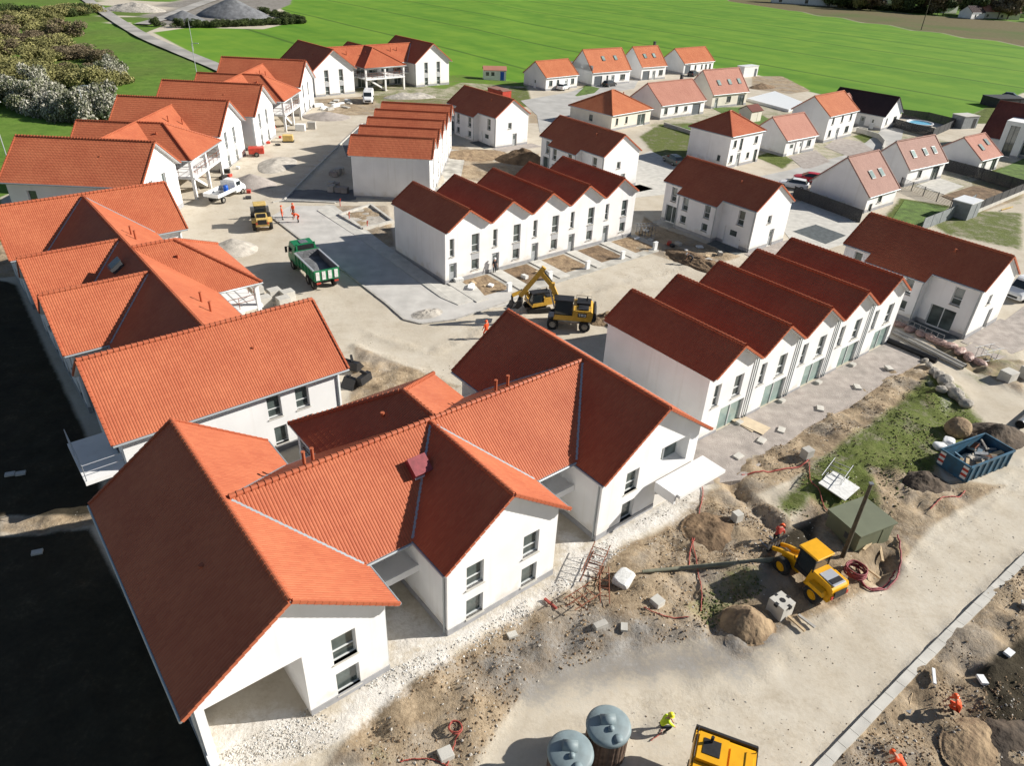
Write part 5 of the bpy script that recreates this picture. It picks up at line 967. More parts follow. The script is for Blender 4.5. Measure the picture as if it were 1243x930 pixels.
def car(label, tail, head, paint, scale=1., estate=True, group=None, L_=4.3):
    c, rz = between(tail, head); r = thing('car', label, 'car', c, rz, group); pm = M[paint]; mb = MB(); k = L_ / 4.3
    S_ = [(-2.15, [(.70, .45), (.78, .6), (.78, .85), (.66, .95)]), (-2.0, [(.82, .3), (.88, .55), (.86, .92), (.70, 1.0)]), (-1.2, [(.84, .25), (.90, .55), (.87, .92), (.74, .98)]), (.5, [(.84, .25), (.90, .55), (.87, .90), (.74, .95)]),
          (1.0, [(.84, .25), (.90, .55), (.86, .88), (.70, .94)]), (1.85, [(.82, .28), (.87, .5), (.82, .72), (.62, .80)]), (2.15, [(.66, .35), (.72, .5), (.68, .62), (.5, .68)])]
    mb.loft([sec(x * k, p) for x, p in S_], pm); mb.build('body', r, bevel=.03)
    g_ = MB(); G_ = [(-1.98 if estate else -1.5, [(.74, .93), (.72, .98)]), (-1.6 if estate else -.95, [(.77, .93), (.60, 1.38)]), (.15, [(.77, .93), (.61, 1.42)]), (1.0, [(.74, .9), (.70, .95)])]
    g_.loft([sec(x * k, p) for x, p in G_], M['carglass']); g_.build('windows', r)
    rf = MB(); rf.loft([sec(x * k, p) for x, p in ((-1.62 if estate else -.9, [(.58, 1.385), (.50, 1.43)]), (-.6, [(.60, 1.43), (.52, 1.475)]), (.18, [(.60, 1.425), (.50, 1.46)]))], pm); rf.build('roof', r)
    for sx in (-1.3, 1.32):
        for sy in (-.80, .80): wheel(r, sx * k, sy, .32, .22, 'silver')
    for sy in (-.58, .58):
        h = MB(); h.box((2.06 * k, sy, .62), (.16, .3, .14), M['hazard']); h.build('headlight', r); t = MB(); t.box((-2.1 * k, sy * 1.2, .8), (.12, .16, .22), M['red']); t.build('tail_light', r)
        m = MB(); m.box((.72 * k, sy * 1.62, .98), (.14, .2, .13), pm); m.build('mirror', r)
    return r
car('white car parked beside the low bungalow with bright orange roof', (676, 111), (691, 106), 'car_white')
car('black car in front of the tall orange roofed house with two skylights', (731, 106), (748, 103), 'car_dark')
car('dark car in front of the orange bungalow at the row end', (834, 94), (848, 90), 'car_dark')
car('grey estate car with bright windscreen parked behind the stepped roof house', (826, 203), (807, 193), 'car_grey')
car('white car parked next to the red one by the shaded gable', (974, 230), (950, 226), 'car_white')
car('red car parked between the white car and the shaded gable', (992, 222), (968, 219), 'car_red')
car('dark car under the netted lean-to at the right edge', (1216, 118), (1238, 121), 'car_dark')
# white van
def van(label, tail, head, L_=5.6, group=None):
    c, rz = between(tail, head); r = thing('van', label, 'van', c, rz, group); mb = MB(); h = L_ / 2
    mb.loft([sec(x, p) for x, p in ((-h, [(.85, .4), (.95, .6), (.93, 1.9), (.8, 2.2)]), (h - 1.9, [(.88, .35), (.98, .6), (.95, 1.9), (.82, 2.3)]), (h - 1.5, [(.88, .35), (.98, .6), (.95, 1.8), (.78, 2.2)]), (h - .85, [(.88, .35), (.96, .6), (.93, 1.25), (.75, 1.35)]), (h - .15, [(.84, .35), (.9, .6), (.85, .95), (.62, 1.08)]), (h, [(.7, .4), (.78, .55), (.74, .8), (.5, .9)]))], M['car_white']); mb.build('body', r, bevel=.04)
    w = MB(); w.add([(h - 1.46, .76, 2.14), (h - 1.46, -.76, 2.14), (h - .84, -.78, 1.38), (h - .84, .78, 1.38)], [(0, 1, 2, 3)], M['carglass']); w.build('windscreen', r)
    for s in (-1, 1):
        w = MB(); w.box((h - 1.95, s * .965, 1.5), (.8, .03, .55), M['carglass']); w.build('side_window', r); t = MB(); t.box((h - .03, s * .6, .8), (.08, .26, .2), M['hazard']); t.build('headlight', r)
        t = MB(); t.box((h - 1.25, s * 1.08, 1.35), (.12, .2, .28), M['black']); t.build('mirror', r)
        for x in (-h + 1.1, h - 1.1): wheel(r, x, s * .85, .35, .24)
    g_ = MB(); g_.box((h + .01, 0, .62), (.05, 1.0, .22), M['black']); g_.build('grille', r)
van('white van facing the camera in front of the farthest block stairs', (449, 118), (446, 129))
van('white van cut by the right picture edge behind the pipes', (1262, 352), (1226, 366), 6.4)
def flatbed():
    c, rz = between((258, 249), (293, 231)); r = thing('flatbed_lorry', 'small white flatbed lorry with low drop sides beside the porch columns', 'lorry', c, rz); w = M['white']; mb = MB()
    mb.b2(-2.9, -.35, .55, 2.6, .35, .75, M['black']); mb.build('chassis', r)
    b = MB(); b.b2(-3.1, -1.05, .85, .55, 1.05, .93, M['steel']); b.b2(-3.1, -1.08, .93, .55, -1.02, 1.35, w); b.b2(-3.1, 1.02, .93, .55, 1.08, 1.35, w); b.b2(-3.14, -1.05, .93, -3.08, 1.05, 1.35, w); b.b2(.5, -1.05, .93, .58, 1.05, 1.95, w); b.build('bed', r)
    cb = MB(); cb.loft([sec(x, p) for x, p in ((.75, [(.9, .5), (.98, .7), (.95, 1.5), (.8, 2.05)]), (1.7, [(.9, .45), (.98, .7), (.95, 1.5), (.8, 2.08)]), (2.25, [(.9, .45), (.97, .7), (.93, 1.3), (.84, 1.42)]), (2.85, [(.85, .45), (.92, .7), (.85, 1.0), (.7, 1.12)]))], w); cb.build('cab', r, bevel=.04)
    ws = MB(); ws.add([(1.76, .76, 2.0), (1.76, -.76, 2.0), (2.27, -.8, 1.46), (2.27, .8, 1.46)], [(0, 1, 2, 3)], M['carglass']); ws.build('windscreen', r)
    for s in (-1, 1):
        q = MB(); q.box((1.35, s * .955, 1.6), (.8, .04, .5), M['carglass']); q.build('side_window', r)
        for x in (-2.0, 2.05): wheel(r, x, s * .86, .38, .25)
    d = c + Vector((-.6 * math.cos(rz) + .45 * math.sin(rz), -.6 * math.sin(rz) - .45 * math.cos(rz), .93)); m = MB(); m.lathe([(.01, 0), (.27, 0), (.29, .3), (.29, .6), (.27, .86), (.01, .86)], M['blue_bright'], 14); tag(m.build('barrel', None, d), 'bright blue plastic barrel standing on the white flatbed lorry', 'barrel')
flatbed()
def tipper():
    c, rz = between((402, 357), (361, 316)); r = thing('tipper_truck', 'green tipper lorry with grey open skip body on the pale street', 'lorry', c, rz); g_ = M['green']; s = 1.0
    ch = MB(); ch.b2(-3.6, -.45, .75, 3.6, .45, 1.05, M['black']); ch.build('chassis', r)
    cab = MB(); cab.loft([sec(x, p) for x, p in ((1.55, [(1.1, .75), (1.2, 1.2), (1.18, 2.2), (1.05, 2.85)]), (3.1, [(1.1, .7), (1.22, 1.2), (1.18, 2.2), (1.05, 2.95)]), (3.55, [(1.1, .6), (1.22, 1.2), (1.15, 2.0), (1.0, 2.6)]), (3.7, [(1.05, .6), (1.18, 1.1), (1.12, 1.6), (.98, 1.8)]))], g_); cab.build('cab', r, bevel=.05)
    ws = MB(); ws.add([(3.60, 1.0, 2.5), (3.60, -1.0, 2.5), (3.74, -1.02, 1.75), (3.74, 1.02, 1.75)], [(0, 1, 2, 3)], M['carglass']); ws.build('windscreen', r)
    ht = MB(); ht.box((2.4, -.1, 2.93), (.9, .8, .06), M['steel']); ht.build('roof_hatch', r)
    rk = MB(); rk.b2(1.4, -1.0, 2.3, 1.5, -.85, 3.1, g_); rk.b2(1.4, .85, 2.3, 1.5, 1.0, 3.1, g_); rk.b2(1.4, -1.0, 3.0, 1.5, 1.0, 3.1, g_); rk.b2(1.42, -.85, 2.2, 1.48, .85, 2.9, M['black']); rk.build('headboard', r)
    for q in (-1, 1): m = MB(); m.box((3.4, q * 1.42, 2.0), (.12, .22, .6), M['black']); m.bar((3.35, q * 1.15, 2.3), (3.4, q * 1.42, 2.25), .05, .05, M['black']); m.build('mirror', r); w = MB(); w.box((2.75, q * 1.19, 2.1), (.9, .04, .6), M['carglass']); w.build('side_window', r)
    bd = MB(); x0, x1, z0, z1 = -3.95, 1.25, 1.2, 2.35; bd.b2(x0, -1.25, z0, x1, 1.25, z0 + .1, M['gravel_grey']); load = M['steel']
    for q in (-1, 1):
        bd.b2(x0, q * 1.25, z0, x1, q * 1.18, z1, g_); bd.b2(x0, q * 1.32, z1 - .1, x1, q * 1.16, z1 + .02, M['silver'])
        for i in range(6): bd.b2(x0 + .15 + i * (x1 - x0 - .4) / 5, q * 1.25, z0, x0 + .27 + i * (x1 - x0 - .4) / 5, q * 1.33, z1 - .1, g_)
    bd.b2(x1 - .08, -1.25, z0, x1, 1.25, z1 + .15, g_)
    for q in (-1, 1): bd.b2(x0 + .02, q * 1.175, z0 + .1, x1 - .09, q * 1.165, z1 - .02, M['gravel_grey'])
    bd.b2(x1 - .1, -1.16, z0 + .1, x1 - .085, 1.16, z1 + .1, M['gravel_grey']); bd.build('tipping_body', r)
    tg = MB(); tg.b2(x0 - .06, -1.25, z0, x0, 1.25, z1 - .05, g_)
    for i in range(4): tg.b2(x0 - .12, -1.1 + i * .62, z0 + .12, x0 - .05, -.75 + i * .62, z1 - .2, M['offwhite'])
    tg.build('tailgate', r)
    ld = MB(); ld.add([(-3.8, -1.1, 1.42), (-3.8, 1.1, 1.42), (1.1, 1.1, 1.7), (1.1, -1.1, 1.7), (-1, 0, 1.75)], [(0, 1, 4), (1, 2, 4), (2, 3, 4), (3, 0, 4)], M['gravel_grey']); ld.build('load', r)
    for x in (2.75, -1.6, -2.9):
        for q in (-1.02, 1.02): wheel(r, x, q, .52, .36)
    for q in (-.9, .9): l = MB(); l.box((x0 - .1, q, 1.0), (.08, .4, .15), M['red']); l.build('tail_light', r)
tipper()
def cab_box(mb_parent, x0, x1, y0, y1, z0, z1, roofm, framem, glass='carglass', name='cab'):
    cb = MB(); t = .09
    cb.b2(x0, y0, z0, x1, y1, z0 + .35, framem)
    for x in (x0, x1 - t):
        for y in (y0, y1 - t): cb.b2(x, y, z0 + .35, x + t, y + t, z1, framem)
    o = cb.build(name, mb_parent); gb = MB(); gb.b2(x0 + .03, y0 + .03, z0 + .36, x1 - .03, y1 - .03, z1 - .02, M[glass]); gb.build('cab_glass', o)
    rb = MB(); rb.b2(x0 - .12, y0 - .08, z1, x1 + .12, y1 + .08, z1 + .14, roofm); rb.build('cab_roof', o, bevel=.05); return o
def excavator(label, loc, rz, upper, boompts, yel='yellow', tracked=False, scale=1., text=True, short=False, fr_yaw=0):
    r = thing('excavator', label, 'excavator', loc, rz); r.scale = (scale,) * 3; Y = M[yel]; uc = MB()
    if tracked:
        for s in (-1, 1): t = MB(); t.profile([(-1.7, .35), (-1.5, .05), (1.5, .05), (1.7, .35), (1.5, .72), (-1.5, .72)], s * .75, s * 1.25, M['rubber']); t.build('track', r)
        uc.b2(-1.0, -.75, .3, 1.0, .75, .75, M['black'])
    else:
        uc.b2(-1.9, -.55, .6, 1.9, .55, 1.0, M['steel']); uc.b2(-1.6, -1.15, .45, -1.35, 1.15, .62, M['black']); uc.b2(1.35, -1.15, .45, 1.6, 1.15, .62, M['black'])
        uc.bar((1.9, -1.2, .35), (1.9, 1.2, .35), .12, .6, M['steel'])
        for x in (-1.45, 1.45):
            for y in (-1.0, 1.0): wheel(r, x, y, .52, .42)
    uc.build('undercarriage', r)
    up = bpy.data.objects.new('superstructure', None); COL.objects.link(up); up.parent = r; up.rotation_euler = (0, 0, upper); up.empty_display_size = .2; bpy.context.view_layer.update()
    M_ = Matrix.Rotation(upper, 4, 'Z')
    bpy.data.objects.remove(up)
    def part(mb, name, par=r, bev=0):
        mb.v = [tuple(M_ @ Vector(v)) for v in mb.v] if par is r or True else mb.v
        return mb.build(name, par, bevel=bev)
    b = MB(); b.profile([(-2.0, 1.15), (-2.15, 1.4), (-2.1, 2.0), (-1.9, 2.15), (-.3, 2.15), (-.3, 1.6), (1.3, 1.6), (1.4, 1.1)], -1.25, 1.25, Y); part(b, 'body', bev=.06)
    w = MB(); w.profile([(-2.35, 1.2), (-2.45, 1.5), (-2.35, 2.05), (-2.18, 2.1), (-2.0, 1.15)], -1.28, 1.28, M['black']); part(w, 'counterweight', bev=.06)
    em = Y if short else M['black']; e = MB(); e.b2(-1.85, -1.1, 2.15, -.6, .1, 2.38, em); e.b2(-1.7, .2, 2.15, -.8, 1.1, 2.28, em); e.b2(-.55, -1.15, 2.0, 1.2, .05, 2.2, em) if short else 0; e.b2(-1.6, -.9, 2.38, -.9, -.2, 2.41, M['black']) if short else 0; e.tube([(-1.5, -.6, 2.3), (-1.5, -.6, 2.75)], .07, M['black'], 8); part(e, 'engine_cover')
    rl = MB()
    for s in (-1.2, 1.2): rl.tube([(-1.9, s, 2.1), (-1.9, s, 2.55), (-.5, s, 2.55), (-.5, s, 2.1)], .025, M['black'], 5)
    part(rl, 'handrail')
    cab = MB(); t = .08; x0, x1, y0, y1, z0, z1 = -.25, 1.35, .15, 1.2, 1.2, 2.95
    cab.b2(x0, y0, z0, x1, y1, z0 + .45, M['black'])
    for x in (x0, x1 - t):
        for y in (y0, y1 - t): cab.b2(x, y, z0 + .45, x + t, y + t, z1, M['black'])
    cb = part(cab, 'cab'); gl = MB(); gl.b2(x0 + .03, y0 + .03, z0 + .46, x1 - .03, y1 - .03, z1 - .02, M['carglass']); part(gl, 'cab_glass', cb); rf = MB(); rf.b2(x0 - .05, y0 - .05, z1, x1 + .1, y1 + .05, z1 + .1, M['black'] if not short else Y); part(rf, 'cab_roof', cb)
    if text and not short:
        pl_ = MB()
        for s in (-1, 1):
            pl_.b2(-1.55, s * 1.262, 1.55, -.75, s * 1.266, 1.95, M['black'])
            for k, (xa, xb, segs) in enumerate(((-1.48, -1.28, 'C'), (-1.24, -1.04, 'A'), (-1.0, -.82, 'T'))):
                B_ = lambda a, z0, b_, z1: pl_.b2(a, s * 1.268, z0, b_, s * 1.274, z1, M['hazard'])
                if segs == 'C': B_(xa, 1.63, xa + .06, 1.87); B_(xa, 1.63, xb, 1.69); B_(xa, 1.81, xb, 1.87)
                if segs == 'A': B_(xa, 1.63, xa + .06, 1.87); B_(xb - .06, 1.63, xb, 1.87); B_(xa, 1.81, xb, 1.87); B_(xa, 1.72, xb, 1.77)
                if segs == 'T': B_((xa + xb) / 2 - .03, 1.63, (xa + xb) / 2 + .03, 1.87); B_(xa, 1.81, xb, 1.87)
        part(pl_, 'lettering_plate')
    if boompts:
        p0, p1, p2, p3 = [Vector((q[0], -.15, q[1])) for q in boompts]
        bo = MB(); mid = (p0 + p1) / 2 + Vector((-.1, 0, .35))
        for a, b_, h in ((p0, mid, .5), (mid, p1, .48)): bo.bar(a, b_, .30, h * .8, Y)
        bo.box(mid, (.5, .37, .5), Y); boom = part(bo, 'boom'); hy = MB(); hy.tube([p0 + Vector((.5, 0, -.35)), mid + Vector((.2, 0, -.2))], .08, M['silver'], 8); hy.tube([mid + Vector((.0, 0, .32)), p1 + Vector((-.1, 0, .38))], .08, M['black'], 8); part(hy, 'boom_cylinder', boom)
        st = MB(); u = (p1 - p2).normalized(); st.bar(p1 + u * .55, p2, .28, .42, Y); stick = part(st, 'stick')
        bk = MB(); bk.profile([(p3.x - .5, p3.z + .55), (p3.x - .55, p3.z + .1), (p3.x - .2, p3.z - .25), (p3.x + .35, p3.z - .2), (p3.x + .05, p3.z + .1), (p3.x - .1, p3.z + .55)], -.62, .32, M['black']); bk.bar(p2, p3 + Vector((-.25, 0, .4)), .2, .25, M['black']); part(bk, 'bucket')
    return r
c, rz = between((712, 398), (668, 392)); excavator('big yellow wheeled excavator with raised boom behind the nearest block roof', c, rz + .10, 0.0, [(.9, 1.9), (2.9, 5.0), (4.6, 2.5), (4.9, 1.6)])
c, rz = between((664, 376), (636, 374)); excavator('smaller yellow excavator half hidden behind the raised boom of the bigger one', P(652, 376), rz + .3, .2, [(.9, 1.7), (2.6, 2.9), (3.7, 2.6), (3.9, 1.2)], scale=.72, tracked=True, text=False)
c = P(862, 988); excavator('amber yellow excavator seen from above at the bottom edge', c, -1.92, 0, None, 'yellow_deep', tracked=True, scale=1.0, text=False, short=True)
def loader(label, loc, rz, scale, yel, bucket=True, hood='silver', forks=False, cabroof=True, lift=.5):
    r = thing('wheel_loader', label, 'loader', loc, rz); r.scale = (scale,) * 3; Y = M[yel]
    b = MB(); b.profile([(-2.5, .7), (-2.65, 1.0), (-2.55, 1.75), (-2.3, 1.95), (-.7, 2.0), (-.5, .65)], -.85, .85, Y, lambda x, z: .82 if z > 1.7 else 1); b.build('body', r, bevel=.06)
    h = MB(); h.b2(-2.45, -.55, 1.93, -1.2, .55, 2.03, M[hood]); h.b2(-2.3, -.5, 2.03, -1.9, .5, 2.06, M['black']); h.build('engine_hood', r, bevel=.03); gq = MB(); gq.box((-2.66, 0, 1.35), (.06, 1.1, .6), M['black']); gq.build('grille', r)
    for s in (-1, 1): f = MB(); f.profile([(-2.35, 1.2), (-2.2, 1.5), (-1.1, 1.5), (-.9, 1.2)], s * .8, s * 1.28, Y); f.build('mudguard', r); t = MB(); t.box((-2.66, s * .7, 1.2), (.06, .18, .25), M['red']); t.build('tail_light', r)
    cab_box(r, -.85, .55, -.72, .72, 1.05, 2.95, Y if cabroof else M['black'], M['black'])
    fr_ = MB(); fr_.profile([(.3, .55), (.3, 1.4), (1.0, 1.45), (1.9, .95), (1.9, .55)], -.45, .45, Y); fr_.build('front_frame', r)
    for x in (-1.55, 1.25):
        for y in (-1.02, 1.02): wheel(r, x, y, .66, .5, yel if forks else 'rim')
    for s in (-1, 1): a = MB(); a.bar((.9, s * .42, 1.5), (2.1, s * .42, .9 + lift * .6), .16, .3, Y); a.bar((2.1, s * .42, .9 + lift * .6), (2.75, s * .42, .45 + lift), .16, .28, Y); a.tube([(.9, s * .2, 1.0), (2.2, s * .25, .75 + lift * .7)], .07, M['silver'], 7); a.build('lift_arm', r)
    k = MB()
    if forks:
        k.b2(2.75, -.85, .2 + lift, 2.9, .85, .35 + lift, M['black']); k.b2(2.75, -.85, .95 + lift, 2.9, .85, 1.1 + lift, M['black'])
        for i in range(6): k.b2(2.76, -.8 + i * .3, .2 + lift, 2.88, -.7 + i * .3, 1.1 + lift, M['steel'])
        for s in (-.55, .4): k.b2(2.85, s, .16 + lift, 3.9, s + .14, .24 + lift, M['steel'])
        k.build('fork_carriage', r)
    else: k.profile([(2.7, .1 + lift), (2.7, .95 + lift), (2.85, 1.05 + lift), (2.9, .3 + lift), (3.7, .12 + lift), (3.7, .05 + lift)], -1.2, 1.2, M['steel']); k.build('bucket', r)
c, rz = between((1013, 738), (941, 673)); loader('yellow loader with fork carriage and silver hood beside the olive green cabin', c, rz, .82, 'yellow_deep', forks=True, lift=.3)
c, rz = between((321, 286), (316, 262)); loader('small pale yellow loader seen from behind on the sandy street', c, rz, .88, 'yellow_pale', hood='black', lift=.7)
# ------------------------------------------------------------------ skip, tanks, green cabin, precast blocks
def skip():
    a, d_, c_ = P(1140, 571), P(1169, 588), P(1222, 567); ex = (c_ - d_); L_ = ex.length; ex.normalize(); rz = math.atan2(ex.y, ex.x); wd = abs((a - d_).dot(Vector((-ex.y, ex.x, 0)))); wd = max(2.2, min(wd, 2.7))
    ctr = d_ + ex * (L_ / 2) + Vector((-ex.y, ex.x, 0)) * wd / 2; r = thing('skip', 'blue skip with red and white striped end, filled with rubble', 'skip', ctr, rz); h, w, H, t = L_ / 2, wd / 2, 1.45, .06; B_ = M['blue']; mb = MB()
    mb.b2(-h + .1, -w, .1, h - .1, w, .18, B_)
    for s in (-1, 1):
        mb.b2(-h, s * w, .15, h, s * (w - t), H, B_); mb.b2(-h, s * (w + .06), H - .1, h, s * (w - t), H + .03, B_)
        for i in range(7): x = -h + .25 + i * (2 * h - .5) / 6; mb.b2(x - .05, s * w, .15, x + .05, s * (w + .08), H - .1, B_)
    mb.b2(-h, -w + t, .15, -h + t, w - t, H, B_); mb.b2(h - t, -w + t, .15, h, w - t, H, B_); mb.b2(-h - .05, -w, H - .1, -h + t, w, H + .03, B_); mb.b2(h - t, -w, H - .1, h + .05, w, H + .03, B_); mb.build('body', r)
    for y in (-w * .78, w * .78):
        st = MB()
        for k in range(5): st.b2(-h - .022, y - .2, .35 + k * .2, -h - .004, y + .2, .35 + (k + 1) * .2, M['red'] if k % 2 else M['hazard'])
        st.build('warning_stripes', r)
    rs = random.Random(3); cmat = [M['offwhite'], M['wood'], M['concrete'], M['rust'], M['blue'], M['gravel']]
    mound('rubble_load', 'mixed rubble lying inside the blue skip', 'rubble', (0, 0), h * .95, w * .95, .75, M['gravel'], rz, .7, loc=ctr + Vector((0, 0, .0))).location.z = ctr.z + .22
    for i in range(26):
        p = ctr + ex * rs.uniform(-h * .8, h * .8) + Vector((-ex.y, ex.x, 0)) * rs.uniform(-w * .75, w * .75); m = MB(); m.box((0, 0, 0), (rs.uniform(.2, 1.1), rs.uniform(.12, .4), rs.uniform(.04, .2)), cmat[i % 6]); o = m.build('rubble_piece', None, (p.x, p.y, ctr.z + rs.uniform(.75, 1.1)), rs.uniform(0, 3)); o.rotation_euler = (rs.uniform(-.5, .5), rs.uniform(-.5, .5), rs.uniform(0, 3)); tag(o, 'scrap of demolition rubble on top of the load in the blue skip', 'rubble', 'rubble pieces in the skip')
skip()
def tank(label, px, r_=.93, h=1.95):
    p = P(*px); r = thing('water_tank', label, 'tank', (p.x, p.y, gz(p.x, p.y) - .1), rnd(-.2, .2), 'round tanks at the bottom edge'); mb = MB(); prof = []
    n = 30
    for i in range(n): z = h * i / n; prof += [(r_ * .955, z), (r_ * .985, z + h / n * .3), (r_ * .985, z + h / n * .7)]
    N_ = 72; vs = [(r_ * (.955 if j % 3 == 0 else .985) * math.cos(2 * math.pi * j / N_), r_ * (.955 if j % 3 == 0 else .985) * math.sin(2 * math.pi * j / N_), z) for z in (0, h * .33, h * .34, h * .66, h * .67, h) for j in range(N_)]
    mb.add(vs, [(i * N_ + j, i * N_ + (j + 1) % N_, (i + 1) * N_ + (j + 1) % N_, (i + 1) * N_ + j) for i in range(5) for j in range(N_)], M['tank']); mb.build('body', r)
    l = MB(); l.lathe([(r_ * 1.03, h - .12), (r_ * 1.05, h - .02), (r_ * 1.03, h + .06), (r_ * .9, h + .13), (r_ * .4, h + .24), (.01, h + .27)], M['lid'], 40); lo_ = l.build('lid', r)
    hb = MB(); pts = [(.26 * math.cos(a), .26 * math.sin(a)) for a in np.linspace(0, math.pi, 9)]; hb.add([(-.35, y + .12, h + .20 + z) for y, z in pts] + [(.28, y + .12, h + .22 + z) for y, z in pts], [(i, i + 1, 10 + i, 9 + i) for i in range(8)] + [tuple(range(9)), tuple(range(9, 18))], M['lid'], True); hb.build('hatch', lo_)
    c2 = MB(); c2.lathe([(.13, h + .2), (.13, h + .34), (.01, h + .36)], M['lid'], 12, (.05, -.3, 0)); c2.lathe([(.2, h + .19), (.2, h + .215), (.01, h + .22)], M['lid'], 16, (.3, -.68, 0)); c2.build('cap', lo_)
tank('round brown ribbed tank with grey conical lid, the higher of two', (733, 912)); tank('round tank with grey conical lid cut by the bottom edge', (688, 944))
def cabin():
    b0 = P(1036, 673); pts = PP([(1036, 673), (995, 655), (1042, 628), (1081, 655)]); d1 = (b0 - pts[1]); d2 = pts[3] - b0; ex = d2.normalized(); rz = math.atan2(ex.y, ex.x); L_, w = 2.9, 2.35
    ctr = b0 + ex * L_ / 2 + Vector((-ex.y, ex.x, 0)) * w / 2; r = thing('transformer_cabin', 'olive green windowless cabin beside the wooden utility pole', 'cabin', ctr, rz); H = 1.4; mb = MB(); mb.b2(-L_ / 2, -w / 2, -.2, L_ / 2, w / 2, H, M['green_shed']); mb.build('wall', r, bevel=.03)
    rf = MB(); rf.add([(-L_ / 2 - .1, -w / 2 - .1, H), (L_ / 2 + .1, -w / 2 - .1, H), (L_ / 2 + .1, w / 2 + .1, H), (-L_ / 2 - .1, w / 2 + .1, H), (-L_ / 2 - .1, -w / 2 - .1, H + .1), (L_ / 2 + .1, -w / 2 - .1, H + .1), (L_ / 2 + .1, w / 2 + .1, H + .16), (-L_ / 2 - .1, w / 2 + .1, H + .16)], [(0, 1, 2, 3), (4, 5, 6, 7), (0, 1, 5, 4), (1, 2, 6, 5), (2, 3, 7, 6), (3, 0, 4, 7)], M['green_shed']); rf.build('roof', r)
    v = MB(); v.b2(-L_ / 2 - .03, -.75, .6, -L_ / 2 + .01, -.2, 1.0, M['frame_dark']); v.build('vent', r); v = MB(); v.b2(.5, -w / 2 - .03, .1, 1.2, -w / 2 + .01, 1.25, M['green_shed']); v.build('door', r)
cabin()
def precast(label, px, d, rz, hole=True, matl='concrete_pale', name='concrete_block', cat='concrete block', group=None, dz=0):
    p = P(*px); r = thing(name, label, cat, (p.x, p.y, gz(p.x, p.y) - .05 + dz), rz, group); mb = MB(); mb.b2(-d[0] / 2, -d[1] / 2, 0, d[0] / 2, d[1] / 2, d[2], M[matl]); mb.build('body', r, bevel=.02)
    if hole:
        h = MB(); h.lathe([(.17, d[2] + .004), (.01, d[2] + .004)], M['black'], 14); h.build('opening', r)
        for q in range(4): n_ = MB(); a = q * math.pi / 2; n_.box((math.cos(a) * d[0] * .47, math.sin(a) * d[1] * .47, d[2] - .08), (.2, .2, .17), M['black']); n_.build('notch', r)
    return r
precast('cube shaped concrete manhole block with a round hole beside the earth cone', (945, 743), (.98, .98, .95), .6)
precast('concrete block beside the sandy road at the right, nearer of two', (1221, 462), (1.2, 1.0, .9), .5, False); precast('concrete block at the right picture edge, partly cut off', (1247, 458), (1.2, 1.0, 1.0), .3, False)
precast('small pale concrete box beside the red hose coil at the bottom left', (541, 917), (.62, .55, .35), .5, False, name='concrete_box', cat='box'); precast('small square concrete chamber on the dark mud near the white sheet', (797, 735), (.6, .6, .4), .7, False, name='concrete_box', cat='box')
precast('grey hollow block lying on the dark mud', (728, 764), (.75, .35, .28), .5, False, 'concrete', 'concrete_box', 'box'); precast('small concrete chamber on the dark earth heap by the trench', (893, 634), (.55, .5, .65), .5, False, name='concrete_box', cat='box')
precast('stack of pale concrete blocks on the dirt track corner', (977, 559), (.7, .6, .75), .5, False, 'concrete', 'concrete_box', 'box')
for i, (u, v) in enumerate(((322, 371), (334, 362), (345, 372), (312, 358), (350, 364))): precast(['grey pallet of blocks between lorry and orange roofs, lowest left', 'grey pallet of blocks directly left of the green lorry shadow', 'grey pallet of blocks nearest the orange ridge', 'grey pallet of blocks under the porch corner', 'grey pallet of blocks farthest right of the group'][i], (u, v), (1.15, 1.0, 1.0), .7, False, 'concrete_pale', 'block_pallet', 'pallet', 'block pallets behind the orange ridge')
precast('white crate of materials before the porch columns', (365, 158), (1.6, 1.1, 1.1), .1, False, 'white', 'crate', 'crate'); precast('grey block stack beside the white crate at the porch', (379, 156), (1.3, 1., 1.2), .1, False, 'concrete', 'crate', 'crate')
def log_():
    a, b = G(779, 698, .14), G(941, 685, .2); mb = MB(); mb.tube([a, a.lerp(b, .5), b], [.10, .125, .15], M['green_pole'], 12); tag(mb.build('pole_lying', None), 'long olive pole lying on the ground left of the yellow loader', 'pole')
log_()
# ------------------------------------------------------------------ people
POSE = dict(
    stand=dict(pel=(0, 0, .95), spi=(0, 0, 1.2), che=(0, 0, 1.40), nec=(0, 0, 1.53), hea=(.03, 0, 1.63), cro=(.02, 0, 1.73), sh=(0, .19, 1.42), el=(.04, .27, 1.14), wr=(.14, .26, .92), hi=(0, .1, .92), kn=(.03, .11, .5), an=(-.02, .12, .09), to=(.16, .13, .05)),
    bend=dict(pel=(-.12, 0, .86), spi=(.08, 0, 1.03), che=(.28, 0, 1.1), nec=(.4, 0, 1.14), hea=(.50, 0, 1.13), cro=(.59, 0, 1.17), sh=(.29, .19, 1.1), el=(.40, .24, .82), wr=(.52, .18, .58), hi=(-.12, .1, .84), kn=(.02, .12, .46), an=(-.06, .13, .09), to=(.13, .14, .05)),
    crouch=dict(pel=(-.12, 0, .46), spi=(-.02, 0, .68), che=(.13, 0, .86), nec=(.21, 0, .97), hea=(.27, 0, 1.06), cro=(.29, 0, 1.15), sh=(.14, .19, .87), el=(.38, .25, .64), wr=(.5, .16, .42), hi=(-.1, .11, .45), kn=(.34, .18, .52), an=(.0, .15, .09), to=(.18, .16, .05)))
RAD = dict(pel=.135, spi=.13, che=.145, nec=.06, hea=.095, cro=.07, sh=.075, el=.052, wr=.034, hi=.1, kn=.066, an=.048, to=.042)
